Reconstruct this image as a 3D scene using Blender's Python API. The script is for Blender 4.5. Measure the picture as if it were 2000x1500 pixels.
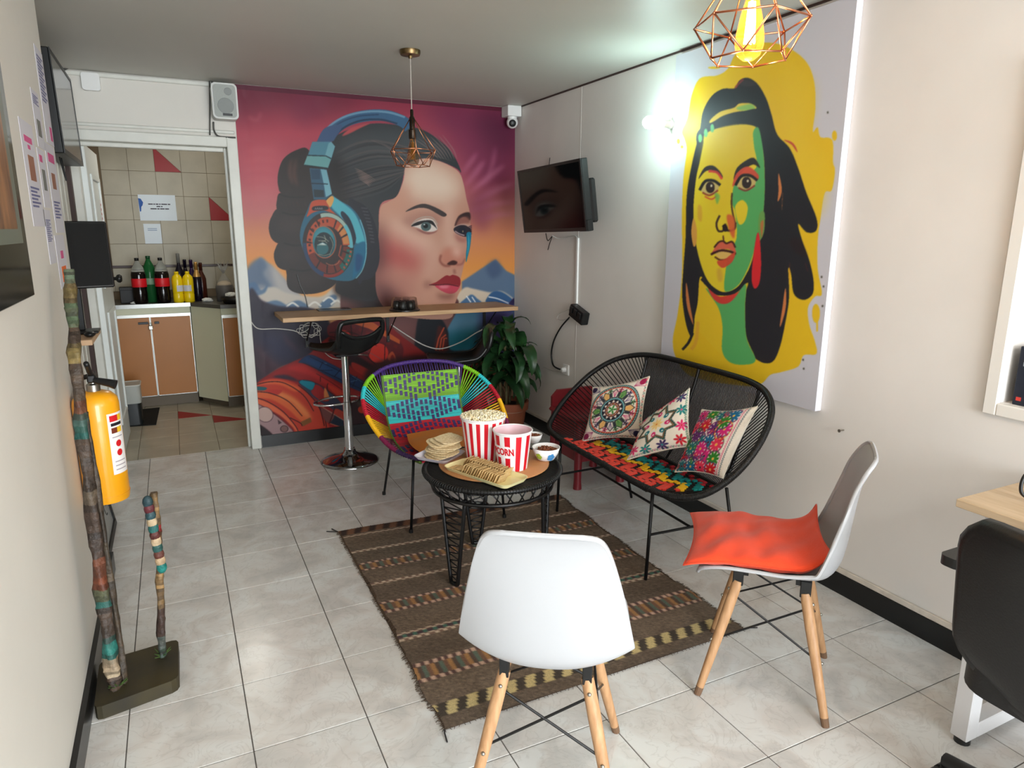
import bpy, math, random
import numpy as np
from math import sin, cos, pi, radians, sqrt
from mathutils import Vector, Matrix, noise

scene = bpy.context.scene
COL = scene.collection
for _o in list(bpy.data.objects):
    bpy.data.objects.remove(_o)
random.seed(7)

# ---------------------------------------------------------------- camera
F_PX, YAW, PITCH, ROLL, CAM_H = 1343.46, 0.45317, 0.22093, -0.003, 1.4823
cam_data = bpy.data.cameras.new('camera')
cam = bpy.data.objects.new('camera', cam_data)
COL.objects.link(cam)
cam_data.sensor_fit = 'HORIZONTAL'
cam_data.sensor_width = 36.0
cam_data.lens = F_PX / 2000.0 * 36.0
cam_data.clip_start = 0.02
_f = Vector((sin(YAW) * cos(PITCH), cos(YAW) * cos(PITCH), -sin(PITCH)))
_r0 = Vector((cos(YAW), -sin(YAW), 0))
_d0 = _f.cross(_r0)
_r = _r0 * cos(ROLL) + _d0 * sin(ROLL)
_d = -_r0 * sin(ROLL) + _d0 * cos(ROLL)
cam.matrix_world = Matrix(((_r.x, -_d.x, -_f.x, 0), (_r.y, -_d.y, -_f.y, 0), (_r.z, -_d.z, -_f.z, CAM_H), (0, 0, 0, 1)))
scene.camera = cam
CAMM = np.array([list(_r), list(_d), list(_f)])

def at(px, py, X=None, Y=None, Z=None):
    """point of the photograph's ray (px,py) on the plane X=, Y= or Z="""
    d = CAMM.T @ np.array([(px - 1000) / F_PX, (py - 750) / F_PX, 1.0])
    if X is not None: t = X / d[0]
    elif Y is not None: t = Y / d[1]
    else: t = (Z - CAM_H) / d[2]
    return Vector((d[0] * t, d[1] * t, CAM_H + d[2] * t))

def project(P):
    c = (np.asarray(P, float) - np.array([0, 0, CAM_H])) @ CAMM.T
    return np.stack([1000 + F_PX * c[..., 0] / c[..., 2], 750 + F_PX * c[..., 1] / c[..., 2]], -1)

# ---------------------------------------------------------------- world, light, exposure
world = bpy.data.worlds.new('world')
scene.world = world
world.use_nodes = True
world.node_tree.nodes['Background'].inputs[0].default_value = (0.75, 0.86, 1.0, 1)
world.node_tree.nodes['Background'].inputs[1].default_value = 1.0

def area_light(name, loc, target, sx, sy, power, color, spread=180):
    l = bpy.data.lights.new(name, 'AREA')
    l.shape = 'RECTANGLE'; l.size = sx; l.size_y = sy
    l.energy = power; l.color = color; l.spread = radians(spread)
    o = bpy.data.objects.new(name, l); COL.objects.link(o)
    o.location = loc
    o.rotation_euler = (Vector(target) - Vector(loc)).to_track_quat('-Z', 'Y').to_euler()
    return o
# daylight entering by the two openings of the room behind the photographer
WINDOW_W, FRONT_W, BULB_L, PENDANT_W, KITCHEN_W = 24, 275, 108, 5, 9.5
area_light('daylight_side_window', (2.36, -0.55, 1.55), (0.6, 2.6, 0.6), 1.1, 1.1, WINDOW_W, (1.0, 0.97, 0.93))
area_light('daylight_front_door', (1.0, -3.85, 1.2), (1.0, 3.0, 1.1), 2.3, 2.1, FRONT_W, (0.87, 0.945, 1.0))

area_light('added_ceiling_fill', (1.0, -1.3, 2.325), (1.0, -1.3, 0.0), 1.15, 0.28, 34, (1.0, 0.98, 0.95))  # unseen overhead panel, added to light the room from above

vs = scene.view_settings
scene.display_settings.display_device = 'sRGB'
vs.view_transform = 'Standard'
vs.look = 'None'
vs.gamma = 1.0
vs.use_curve_mapping = False
vs.exposure = 0.16

# ---------------------------------------------------------------- helpers
def lin(c):
    c = np.asarray(c, float)
    c = c / 255.0 if c.max() > 1.001 else c
    return np.where(c <= 0.04045, c / 12.92, ((c + 0.055) / 1.055) ** 2.4)

MATS = {}
def mat(name, col=(200, 200, 200), rough=0.5, metal=0.0, var=0.0, vscale=8.0, bump=0.0, bscale=60.0, trans=0.0, ior=1.45,
        attr=False, emit=0.0, ecol=None, coat=0.0, stretch=None, col2=None, spec=0.5, alpha=1.0, world_pos=False, sheen=0.0):
    if name in MATS: return MATS[name]
    m = bpy.data.materials.new(name); m.use_nodes = True
    nt = m.node_tree; N = nt.nodes; L = nt.links
    b = N['Principled BSDF']
    rgb = tuple(float(x) for x in lin(col)) + (1.0,)
    b.inputs['Base Color'].default_value = rgb
    b.inputs['Roughness'].default_value = rough
    b.inputs['Metallic'].default_value = metal
    b.inputs['IOR'].default_value = ior
    b.inputs['Specular IOR Level'].default_value = spec
    if trans: b.inputs['Transmission Weight'].default_value = trans
    if coat: b.inputs['Coat Weight'].default_value = coat
    if sheen: b.inputs['Sheen Weight'].default_value = sheen
    if alpha < 1: b.inputs['Alpha'].default_value = alpha
    if emit:
        b.inputs['Emission Color'].default_value = tuple(float(x) for x in lin(ecol or col)) + (1.0,)
        b.inputs['Emission Strength'].default_value = emit
    co = None
    if var or bump or col2:
        if world_pos:
            g = N.new('ShaderNodeNewGeometry'); co = g.outputs['Position']
        else:
            t = N.new('ShaderNodeTexCoord'); co = t.outputs['Object']
        if stretch:
            mp = N.new('ShaderNodeMapping'); mp.inputs['Scale'].default_value = stretch
            L.new(co, mp.inputs['Vector']); co = mp.outputs['Vector']
    src = None
    if attr:
        a = N.new('ShaderNodeAttribute'); a.attribute_name = 'Col'; src = a.outputs['Color']
        L.new(src, b.inputs['Base Color'])
    if var or col2:
        nz = N.new('ShaderNodeTexNoise'); nz.inputs['Scale'].default_value = vscale; nz.inputs['Detail'].default_value = 5
        L.new(co, nz.inputs['Vector'])
        if col2:
            rp = N.new('ShaderNodeValToRGB')
            rp.color_ramp.elements[0].position = 0.35; rp.color_ramp.elements[1].position = 0.68
            rp.color_ramp.elements[0].color = rgb
            rp.color_ramp.elements[1].color = tuple(float(x) for x in lin(col2)) + (1.0,)
            L.new(nz.outputs['Fac'], rp.inputs['Fac']); L.new(rp.outputs['Color'], b.inputs['Base Color'])
        else:
            mr = N.new('ShaderNodeMapRange')
            mr.inputs['From Min'].default_value = 0.3; mr.inputs['From Max'].default_value = 0.7
            mr.inputs['To Min'].default_value = 1 - var; mr.inputs['To Max'].default_value = 1 + var * 0.5
            L.new(nz.outputs['Fac'], mr.inputs['Value'])
            mx = N.new('ShaderNodeVectorMath'); mx.operation = 'SCALE'
            if src: L.new(src, mx.inputs[0])
            else: mx.inputs[0].default_value = rgb[:3]
            L.new(mr.outputs['Result'], mx.inputs['Scale']); L.new(mx.outputs['Vector'], b.inputs['Base Color'])
    if bump:
        n2 = N.new('ShaderNodeTexNoise'); n2.inputs['Scale'].default_value = bscale; n2.inputs['Detail'].default_value = 4
        L.new(co, n2.inputs['Vector'])
        bp = N.new('ShaderNodeBump'); bp.inputs['Strength'].default_value = bump; bp.inputs['Distance'].default_value = 0.01
        L.new(n2.outputs['Fac'], bp.inputs['Height']); L.new(bp.outputs['Normal'], b.inputs['Normal'])
    MATS[name] = m
    return m

def catmull(P, n=8, closed=False):
    P = [Vector(p) for p in P]; out = []; N = len(P)
    rng = range(N if closed else N - 1)
    for i in rng:
        if closed: a, b, c, d = P[(i - 1) % N], P[i], P[(i + 1) % N], P[(i + 2) % N]
        else: a, b, c, d = P[max(i - 1, 0)], P[i], P[i + 1], P[min(i + 2, N - 1)]
        for k in range(n):
            t = k / n
            out.append(0.5 * ((2 * b) + (c - a) * t + (2 * a - 5 * b + 4 * c - d) * t * t + (3 * b - a - 3 * c + d) * t ** 3))
    if not closed: out.append(P[-1].copy())
    return out

class MB:
    """collects geometry for ONE mesh object"""
    def __init__(s): s.v = []; s.f = []; s.c = []; s.mi = []; s.cur = None; s.m = 0
    def add(s, vs, fs):
        o = len(s.v); s.v.extend([tuple(v) for v in vs]); s.f.extend([tuple(i + o for i in f) for f in fs])
        if s.cur is not None: s.c.extend([s.cur] * len(vs))
        s.mi.extend([s.m] * len(fs)); return s
    def color(s, c): s.cur = tuple(float(x) for x in lin(c)) + (1.0,); return s
    def box(s, a, b, bev=0.0):
        x0, y0, z0 = a; x1, y1, z1 = b
        if bev <= 0:
            vs = [(x, y, z) for z in (z0, z1) for y in (y0, y1) for x in (x0, x1)]
            return s.add(vs, [(0, 2, 3, 1), (4, 5, 7, 6), (0, 1, 5, 4), (2, 6, 7, 3), (0, 4, 6, 2), (1, 3, 7, 5)])
        vs = []; idx = {}
        for zi, z in enumerate((z0, z1)):
            for yi, y in enumerate((y0, y1)):
                for xi, x in enumerate((x0, x1)):
                    dx, dy, dz = (bev if xi == 0 else -bev), (bev if yi == 0 else -bev), (bev if zi == 0 else -bev)
                    for ax in range(3):
                        p = [x + dx, y + dy, z + dz]; p[ax] = (x, y, z)[ax]
                        idx[(xi, yi, zi, ax)] = len(vs); vs.append(tuple(p))
        fs = []
        I = lambda x, y, z, a: idx[(x, y, z, a)]
        fs += [(I(0,0,0,2), I(0,1,0,2), I(1,1,0,2), I(1,0,0,2)), (I(0,0,1,2), I(1,0,1,2), I(1,1,1,2), I(0,1,1,2)),
               (I(0,0,0,1), I(1,0,0,1), I(1,0,1,1), I(0,0,1,1)), (I(0,1,0,1), I(0,1,1,1), I(1,1,1,1), I(1,1,0,1)),
               (I(0,0,0,0), I(0,0,1,0), I(0,1,1,0), I(0,1,0,0)), (I(1,0,0,0), I(1,1,0,0), I(1,1,1,0), I(1,0,1,0))]
        for y in (0, 1):
            for z in (0, 1): fs.append((I(0,y,z,1), I(1,y,z,1), I(1,y,z,2), I(0,y,z,2)))
        for x in (0, 1):
            for z in (0, 1): fs.append((I(x,0,z,0), I(x,1,z,0), I(x,1,z,2), I(x,0,z,2)))
        for x in (0, 1):
            for y in (0, 1): fs.append((I(x,y,0,0), I(x,y,1,0), I(x,y,1,1), I(x,y,0,1)))
        for x in (0, 1):
            for y in (0, 1):
                for z in (0, 1): fs.append((I(x,y,z,0), I(x,y,z,1), I(x,y,z,2)))
        return s.add(vs, fs)
    def tube(s, pts, r, n=6, closed=False, caps=True):
        P = [Vector(p) for p in pts]; N = len(P)
        R = r if isinstance(r, (list, tuple)) else [r] * N
        T = []
        for i in range(N):
            if closed: t = P[(i + 1) % N] - P[i - 1]
            else: t = P[min(i + 1, N - 1)] - P[max(i - 1, 0)]
            T.append(t.normalized() if t.length > 1e-9 else Vector((0, 0, 1)))
        u = T[0].orthogonal().normalized(); vs = []; fs = []
        for i in range(N):
            u = (u - T[i] * u.dot(T[i]))
            u = u.normalized() if u.length > 1e-6 else T[i].orthogonal().normalized()
            w = T[i].cross(u)
            for k in range(n):
                a = 2 * pi * k / n
                vs.append(P[i] + (u * cos(a) + w * sin(a)) * R[i])
        for i in range(N if closed else N - 1):
            j = (i + 1) % N
            for k in range(n):
                l = (k + 1) % n
                fs.append((i * n + k, i * n + l, j * n + l, j * n + k))
        if caps and not closed:
            fs.append(tuple(range(n - 1, -1, -1))); fs.append(tuple(range((N - 1) * n, N * n)))
        return s.add(vs, fs)
    def lathe(s, prof, n=32, c=(0, 0, 0), M=None, cap0=True, cap1=True):
        vs = []; fs = []
        for (r, z) in prof:
            for k in range(n):
                a = 2 * pi * k / n
                p = Vector((r * cos(a), r * sin(a), z))
                if M is not None: p = M @ p
                vs.append((p.x + c[0], p.y + c[1], p.z + c[2]))
        for i in range(len(prof) - 1):
            for k in range(n):
                l = (k + 1) % n
                fs.append((i * n + k, i * n + l, (i + 1) * n + l, (i + 1) * n + k))
        if cap0: fs.append(tuple(range(n - 1, -1, -1)))
        if cap1: fs.append(tuple(range((len(prof) - 1) * n, len(prof) * n)))
        return s.add(vs, fs)
    def sphere(s, c, r, n=12, m=8, sc=(1, 1, 1)):
        vs = [(c[0], c[1], c[2] - r * sc[2])]; fs = []
        for i in range(1, m):
            a = -pi / 2 + pi * i / m
            for k in range(n):
                b = 2 * pi * k / n
                vs.append((c[0] + r * sc[0] * cos(a) * cos(b), c[1] + r * sc[1] * cos(a) * sin(b), c[2] + r * sc[2] * sin(a)))
        vs.append((c[0], c[1], c[2] + r * sc[2])); top = len(vs) - 1
        for k in range(n):
            l = (k + 1) % n
            fs.append((0, 1 + l, 1 + k)); fs.append((top, 1 + (m - 2) * n + k, 1 + (m - 2) * n + l))
            for i in range(m - 2):
                fs.append((1 + i * n + k, 1 + i * n + l, 1 + (i + 1) * n + l, 1 + (i + 1) * n + k))
        return s.add(vs, fs)
    def prism(s, poly, h0, h1, axis='z'):
        """extrude a 2D polygon; axis is the extrusion direction"""
        n = len(poly); vs = []
        for h in (h0, h1):
            for (a, b) in poly:
                vs.append({'z': (a, b, h), 'y': (a, h, b), 'x': (h, a, b)}[axis])
        fs = [tuple(range(n - 1, -1, -1)), tuple(range(n, 2 * n))]
        for i in range(n):
            j = (i + 1) % n; fs.append((i, j, n + j, n + i))
        return s.add(vs, fs)
    def grid(s, G):
        """G[i][j] points"""
        a, b = len(G), len(G[0]); vs = [p for row in G for p in row]
        return s.add(vs, [(i * b + j, i * b + j + 1, (i + 1) * b + j + 1, (i + 1) * b + j) for i in range(a - 1) for j in range(b - 1)])
    def xf(s, M):
        s.v = [tuple(M @ Vector(v)) for v in s.v]; return s
    def mesh(s, name, mats, smooth=False):
        me = bpy.data.meshes.new(name); me.from_pydata(s.v, [], s.f)
        if s.c and len(s.c) == len(s.v):
            a = me.color_attributes.new('Col', 'FLOAT_COLOR', 'POINT')
            a.data.foreach_set('color', np.array(s.c, np.float32).ravel())
        mats = mats if isinstance(mats, (list, tuple)) else [mats]
        for m in mats: me.materials.append(m)
        if len(mats) > 1: me.polygons.foreach_set('material_index', np.array(s.mi, np.int32))
        import bmesh
        bm = bmesh.new(); bm.from_mesh(me); bmesh.ops.recalc_face_normals(bm, faces=bm.faces); bm.to_mesh(me); bm.free()
        if smooth: me.polygons.foreach_set('use_smooth', np.ones(len(me.polygons), bool))
        me.update(); return me
    def build(s, name, mats, parent=None, smooth=False, auto=None):
        me = s.mesh(name, mats, smooth or auto is not None)
        if auto is not None: me.set_sharp_from_angle(angle=radians(auto))
        o = bpy.data.objects.new(name, me); COL.objects.link(o)
        if parent is not None: o.parent = parent
        return o

def tag(o, label=None, cat=None, group=None, kind=None):
    if label: o['label'] = label
    if cat: o['category'] = cat
    if group: o['group'] = group
    if kind: o['kind'] = kind
    return o
def thing(name, label, cat, loc=(0, 0, 0), rz=0.0, group=None):
    o = bpy.data.objects.new(name, None); COL.objects.link(o)
    o.empty_display_size = 0.05
    o.location = loc; o.rotation_euler = (0, 0, rz)
    return tag(o, label, cat, group)
def struct(name, mb, m, label=None, **k):
    o = mb.build(name, m, **k); o['kind'] = 'structure'
    if label: o['label'] = label
    return o
def copy_tree(o, parent=None):
    c = o.copy(); COL.objects.link(c); c.parent = parent
    for ch in list(o.children): copy_tree(ch, c)
    return c
def link_mesh(name, me, parent=None, loc=(0, 0, 0)):
    o = bpy.data.objects.new(name, me); COL.objects.link(o); o.location = loc
    if parent is not None: o.parent = parent
    return o

def color_grid(name, P, C, m, parent=None, smooth=True):
    """P (a,b,3) points, C (a,b,3) sRGB 0..1 -> dense grid mesh with colour attribute 'Col'"""
    a, b = P.shape[:2]
    me = bpy.data.meshes.new(name)
    I = (np.arange(a - 1)[:, None] * b + np.arange(b - 1)[None, :]).ravel()
    F = np.stack([I, I + 1, I + b + 1, I + b], 1).astype(np.int32)
    me.vertices.add(a * b); me.vertices.foreach_set('co', P.reshape(-1).astype(np.float32))
    me.loops.add(F.size); me.loops.foreach_set('vertex_index', F.ravel())
    me.polygons.add(len(F)); me.polygons.foreach_set('loop_start', np.arange(0, F.size, 4, dtype=np.int32))
    me.update(calc_edges=True)
    c = np.concatenate([lin(np.clip(C, 0, 1)), np.ones((a, b, 1))], -1)
    at_ = me.color_attributes.new('Col', 'FLOAT_COLOR', 'POINT'); at_.data.foreach_set('color', c.reshape(-1).astype(np.float32))
    me.materials.append(m)
    if smooth: me.polygons.foreach_set('use_smooth', np.ones(len(F), bool))
    me.validate(); me.update()
    o = bpy.data.objects.new(name, me); COL.objects.link(o)
    if parent is not None: o.parent = parent
    return o

def text_mesh(name, body, size, m, parent=None, M=None, extrude=0.0005, align='CENTER', bold=0.0):
    cu = bpy.data.curves.new(name, 'FONT'); cu.body = body; cu.size = size; cu.extrude = extrude; cu.offset = bold
    cu.align_x = align; cu.align_y = 'CENTER'; cu.resolution_u = 3
    t = bpy.data.objects.new(name + '_tmp', cu); COL.objects.link(t)
    dg = bpy.context.evaluated_depsgraph_get(); dg.update()
    me = bpy.data.meshes.new_from_object(t.evaluated_get(dg)); me.name = name
    bpy.data.objects.remove(t); bpy.data.curves.remove(cu)
    me.materials.clear(); me.materials.append(m)
    if M is not None: me.transform(M)
    o = bpy.data.objects.new(name, me); COL.objects.link(o)
    if parent is not None: o.parent = parent
    return o

# ---------------------------------------------------------------- little raster painter for printed pictures
class Canvas:
    """RGB raster over a rectangle of picture coordinates; shapes are given in those coordinates"""
    def __init__(s, x0, y0, x1, y1, S, base):
        s.x0, s.y0, s.S = x0, y0, S
        s.w, s.h = int((x1 - x0) * S), int((y1 - y0) * S)
        s.I = np.empty((s.h, s.w, 3)); s.I[:] = np.array(base) / 255.0
        s.tr = lambda p: p
    def crop(s, ox, oy, k): s.tr = lambda p: (ox + p[0] * k, oy + p[1] * k); s.k = k
    def pts(s, P, smooth, n=6, closed=True):
        P = [s.tr(p) for p in P]
        if smooth and len(P) > 2: P = [(v.x, v.y) for v in catmull([(a, b, 0) for a, b in P], n, closed)]
        return (np.array(P) - (s.x0, s.y0)) * s.S
    @staticmethod
    def blur(M, r):
        r = int(round(r))
        if r < 1: return M
        for ax in (0, 1):
            for _ in range(2):
                pad = [(0, 0), (0, 0)]; pad[ax] = (r + 1, r)
                c = np.cumsum(np.pad(M, pad, mode='edge'), axis=ax)
                n = M.shape[ax]
                if ax == 0: M = (c[2 * r + 1:2 * r + 1 + n] - c[:n]) / (2 * r + 1)
                else: M = (c[:, 2 * r + 1:2 * r + 1 + n] - c[:, :n]) / (2 * r + 1)
        return M
    def mask(s, Q, b):
        pad = int(b * 2.2) + 3
        x0 = max(int(Q[:, 0].min()) - pad, 0); x1 = min(int(Q[:, 0].max()) + pad + 1, s.w)
        y0 = max(int(Q[:, 1].min()) - pad, 0); y1 = min(int(Q[:, 1].max()) + pad + 1, s.h)
        if x1 <= x0 or y1 <= y0: return None
        W, H = x1 - x0, y1 - y0
        D = np.zeros((H, W + 1)); A = Q - (x0, y0); B = np.roll(A, -1, 0)
        for (ax, ay), (bx, by) in zip(A, B):
            if ay == by: continue
            lo, hi = (ay, by) if ay < by else (by, ay)
            r0, r1 = max(int(math.ceil(lo - 0.5)), 0), min(int(math.ceil(hi - 0.5)), H)
            if r1 <= r0: continue
            rows = np.arange(r0, r1)
            xs = ax + (rows + 0.5 - ay) * (bx - ax) / (by - ay)
            c = np.clip(np.ceil(xs - 0.5), 0, W).astype(int)
            np.add.at(D, (rows, c), 1)
        M = (np.cumsum(D, 1)[:, :W] % 2)
        return (slice(y0, y1), slice(x0, x1)), M
    def put(s, sl, M, col, alpha):
        M = M[..., None] * alpha
        s.I[sl] = s.I[sl] * (1 - M) + np.array(col) / 255.0 * M
    def poly(s, P, col, blur=0.0, alpha=1.0, smooth=True):
        Q = s.pts(P, smooth); b = blur * s.S
        r = s.mask(Q, b)
        if r is None: return
        sl, M = r
        M = s.blur(M, max(b, 1.0))
        s.put(sl, M, col, alpha)
    def clip_poly(s, Pclip, P, col, blur=0.0, alpha=1.0):
        """soft polygon limited to the inside of another"""
        Q = s.pts(P, True); b = blur * s.S
        r = s.mask(Q, b); r2 = s.mask(s.pts(Pclip, True), 1)
        if r is None or r2 is None: return
        sl, M = r; M = s.blur(M, b)
        full = np.zeros((s.h, s.w)); full[r2[0]] = s.blur(r2[1], 1)
        s.put(sl, M * full[sl], col, alpha)
    def line(s, P, w, col, alpha=1.0, smooth=True, blur=0.0, taper=False):
        Q = s.pts(P, smooth, 6, False); h = w * s.k * s.S / 2 if hasattr(s, 'k') else w * s.S / 2
        T = np.gradient(Q, axis=0); T /= (np.linalg.norm(T, axis=1)[:, None] + 1e-9)
        Nn = np.stack([-T[:, 1], T[:, 0]], 1)
        hh = np.full(len(Q), h)
        if taper: hh = h * np.sin(np.linspace(0.12, pi - 0.12, len(Q)))
        R = np.concatenate([Q + Nn * hh[:, None], (Q - Nn * hh[:, None])[::-1]])
        for i in range(0, len(Q) - 1):      # segment by segment so that self-crossing strokes stay filled
            pass
        r = s.mask(R, blur * s.S)
        if r is None: return
        sl, M = r; M = s.blur(M, max(blur * s.S, 1.0))
        s.put(sl, M, col, alpha)
    def ell(s, cx, cy, rx, ry, col, rot=0.0, blur=0.0, alpha=1.0, ring=0.0, a0=0.0, a1=360.0):
        n = 40
        if ring <= 0 and a1 - a0 >= 360:
            P = [(cx + rx * cos(t) * cos(rot) - ry * sin(t) * sin(rot), cy + rx * cos(t) * sin(rot) + ry * sin(t) * cos(rot)) for t in np.linspace(0, 2 * pi, n, endpoint=False)]
            s.poly(P, col, blur, alpha, smooth=False)
        else:
            tt = np.linspace(radians(a0), radians(a1), n)
            f = lambda t, k: (cx + rx * k * cos(t) * cos(rot) - ry * k * sin(t) * sin(rot), cy + rx * k * cos(t) * sin(rot) + ry * k * sin(t) * cos(rot))
            P = [f(t, 1) for t in tt] + [f(t, 1 - ring) for t in tt[::-1]]
            s.poly(P, col, blur, alpha, smooth=False)
    def sample(s, px, py):
        x = np.clip((px - s.x0) * s.S - 0.5, 0, s.w - 1.001); y = np.clip((py - s.y0) * s.S - 0.5, 0, s.h - 1.001)
        xi, yi = x.astype(int), y.astype(int); fx, fy = (x - xi)[..., None], (y - yi)[..., None]
        I = s.I
        return (I[yi, xi] * (1 - fx) + I[yi, xi + 1] * fx) * (1 - fy) + (I[yi + 1, xi] * (1 - fx) + I[yi + 1, xi + 1] * fx) * fy
# ================================================================ the room
XL, XA, XR, YB, YF, ZC = -0.372, -0.50, 2.39, 4.87, -3.9, 2.36
Y_LEFT_END = 3.3
KY, KX0, KX1 = 6.95, -0.62, 1.25     # kitchen behind the doorway
DOOR_X0, DOOR_X1, DOOR_Z = -0.448, 0.385, 1.985

M_wall = mat('wall_paint_white', (224, 219, 214), 0.62, var=0.05, vscale=2.5, bump=0.06, bscale=9, world_pos=True)
M_wall_l = mat('wall_paint_cream', (216, 212, 204), 0.6, var=0.05, vscale=2.0, bump=0.05, bscale=8, world_pos=True)
M_ceil = mat('ceiling_paint', (190, 188, 180), 0.5, var=0.04, vscale=1.5, bump=0.03, bscale=5, world_pos=True)
M_black_tile = mat('black_skirting', (16, 17, 18), 0.28, var=0.2, vscale=10)
M_grout = mat('grout_dark', (92, 88, 84), 0.9)
M_frame_white = mat('door_frame_paint', (214, 214, 206), 0.45, var=0.07, vscale=9, bump=0.08, bscale=30)
M_white = mat('white_plastic', (228, 228, 226), 0.35)
M_black = mat('black_plastic', (18, 19, 20), 0.4)
M_blackmetal = mat('black_metal', (20, 20, 21), 0.4, metal=0.3)
M_chrome = mat('chrome', (225, 225, 228), 0.08, metal=1.0)
M_wood_shelf = mat('oak_board', (196, 160, 120), 0.5, col2=(176, 138, 98), vscale=5, stretch=(1, 14, 14))
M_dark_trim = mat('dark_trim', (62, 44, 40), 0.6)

def marble_material():
    m = bpy.data.materials.new('floor_marble_tile'); m.use_nodes = True
    N = m.node_tree.nodes; L = m.node_tree.links; b = N['Principled BSDF']
    g = N.new('ShaderNodeNewGeometry')
    n1 = N.new('ShaderNodeTexNoise'); n1.inputs['Scale'].default_value = 5.0; n1.inputs['Detail'].default_value = 7; n1.inputs['Distortion'].default_value = 1.2
    L.new(g.outputs['Position'], n1.inputs['Vector'])
    r1 = N.new('ShaderNodeValToRGB'); e = r1.color_ramp.elements
    e[0].position = 0.32; e[0].color = (*lin((198, 196, 193)), 1); e[1].position = 0.6; e[1].color = (*lin((220, 220, 218)), 1)
    x = r1.color_ramp.elements.new(0.46); x.color = (*lin((212, 208, 204)), 1)
    L.new(n1.outputs['Fac'], r1.inputs['Fac'])
    n2 = N.new('ShaderNodeTexNoise'); n2.inputs['Scale'].default_value = 9.0; n2.inputs['Detail'].default_value = 8; n2.inputs['Distortion'].default_value = 2.4
    L.new(g.outputs['Position'], n2.inputs['Vector'])
    r2 = N.new('ShaderNodeValToRGB'); e = r2.color_ramp.elements
    e[0].position = 0.47; e[0].color = (0, 0, 0, 1); e[1].position = 0.53; e[1].color = (0, 0, 0, 1)
    v = r2.color_ramp.elements.new(0.5); v.color = (1, 1, 1, 1)
    L.new(n2.outputs['Fac'], r2.inputs['Fac'])
    mx = N.new('ShaderNodeMixRGB'); mx.inputs['Color2'].default_value = (*lin((158, 153, 148)), 1)
    s = N.new('ShaderNodeMath'); s.operation = 'MULTIPLY'; s.inputs[1].default_value = 0.22
    L.new(r2.outputs['Color'], s.inputs[0]); L.new(s.outputs[0], mx.inputs['Fac']); L.new(r1.outputs['Color'], mx.inputs['Color1'])
    oi = N.new('ShaderNodeObjectInfo'); mr = N.new('ShaderNodeMapRange'); mr.inputs['To Min'].default_value = 0.95; mr.inputs['To Max'].default_value = 1.03
    L.new(oi.outputs['Random'], mr.inputs['Value'])
    vm = N.new('ShaderNodeVectorMath'); vm.operation = 'SCALE'; L.new(mx.outputs['Color'], vm.inputs[0]); L.new(mr.outputs['Result'], vm.inputs['Scale'])
    L.new(vm.outputs['Vector'], b.inputs['Base Color'])
    b.inputs['Roughness'].default_value = 0.22
    return m
M_marble = marble_material()

# floor: slab + one object per tile
floor = struct('floor', MB().box((XA - 0.1, YF, -0.06), (XR + 0.1, YB + 0.12, -0.0025)), M_grout, 'pale marbled tile floor of the room')
TILE, TX, TY, GAP = 1 / 3, 0.0798, 2.538, 0.0016
def tile_floor(parent, x0, x1, y0, y1, T, ox, oy, z, m, name, gap, h=0.004):
    full = None; cache = {}
    i0 = math.floor((x0 - ox) / T); i1 = math.ceil((x1 - ox) / T); j0 = math.floor((y0 - oy) / T); j1 = math.ceil((y1 - oy) / T)
    for j in range(j0, j1):
        for i in range(i0, i1):
            a, b = max(ox + i * T, x0), min(ox + (i + 1) * T, x1); c, d = max(oy + j * T, y0), min(oy + (j + 1) * T, y1)
            if b - a < 0.012 or d - c < 0.012: continue
            k = (round(b - a, 3), round(d - c, 3))
            if k not in cache:
                w, l = (b - a) / 2 - gap, (d - c) / 2 - gap
                cache[k] = MB().box((-w, -l, -h), (w, l, 0), 0.0012).mesh(name, m)
            link_mesh(name, cache[k], parent, ((a + b) / 2, (c + d) / 2, z))
tile_floor(floor, XA, XR, YF, YB + 0.06, TILE, TX, TY - TILE * 20, 0.0, M_marble, 'floor_tile', GAP)

struct('ceiling', MB().box((KX0 - 0.1, YF, ZC), (max(XR, KX1) + 0.1, KY + 0.1, ZC + 0.1)), M_ceil, 'grey white plastered ceiling')
# back wall with the doorway
wb = MB().box((XA - 0.1, YB, DOOR_Z), (DOOR_X1, YB + 0.12, ZC)).box((DOOR_X1, YB, 0), (XR, YB + 0.12, ZC)).box((XA - 0.1, YB, 0), (DOOR_X0, YB + 0.12, DOOR_Z))
struct('wall_back', wb, M_wall_l, 'back wall with the kitchen doorway')
# right wall, with a recessed shelf niche near the desk
NY0, NY1, NZ0, NZ1 = 0.3, 1.262, 0.935, 1.95
wr = MB()
for (a, b, c, d) in ((YF, NY0, 0, ZC), (NY1, YB + 0.12, 0, ZC), (NY0, NY1, 0, NZ0), (NY0, NY1, NZ1, ZC)):
    wr.box((XR, a, c), (XR + 0.16, b, d))
wr.box((XR + 0.13, NY0, NZ0), (XR + 0.16, NY1, NZ1))
wall_right = struct('wall_right', wr, M_wall, 'long white right wall')
seam = MB()
for y in (3.93,):
    seam.box((XR - 0.0015, y - 0.003, 0.12), (XR + 0.001, y + 0.003, ZC))
struct('trim_1', seam, mat('seam_paint', (206, 200, 194), 0.5), 'thin vertical joint between two wall panels')
struct('trim_2', MB().box((XR - 0.008, YF, ZC - 0.009), (XR, YB, ZC)), M_dark_trim, 'dark line where right wall meets ceiling')
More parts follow.
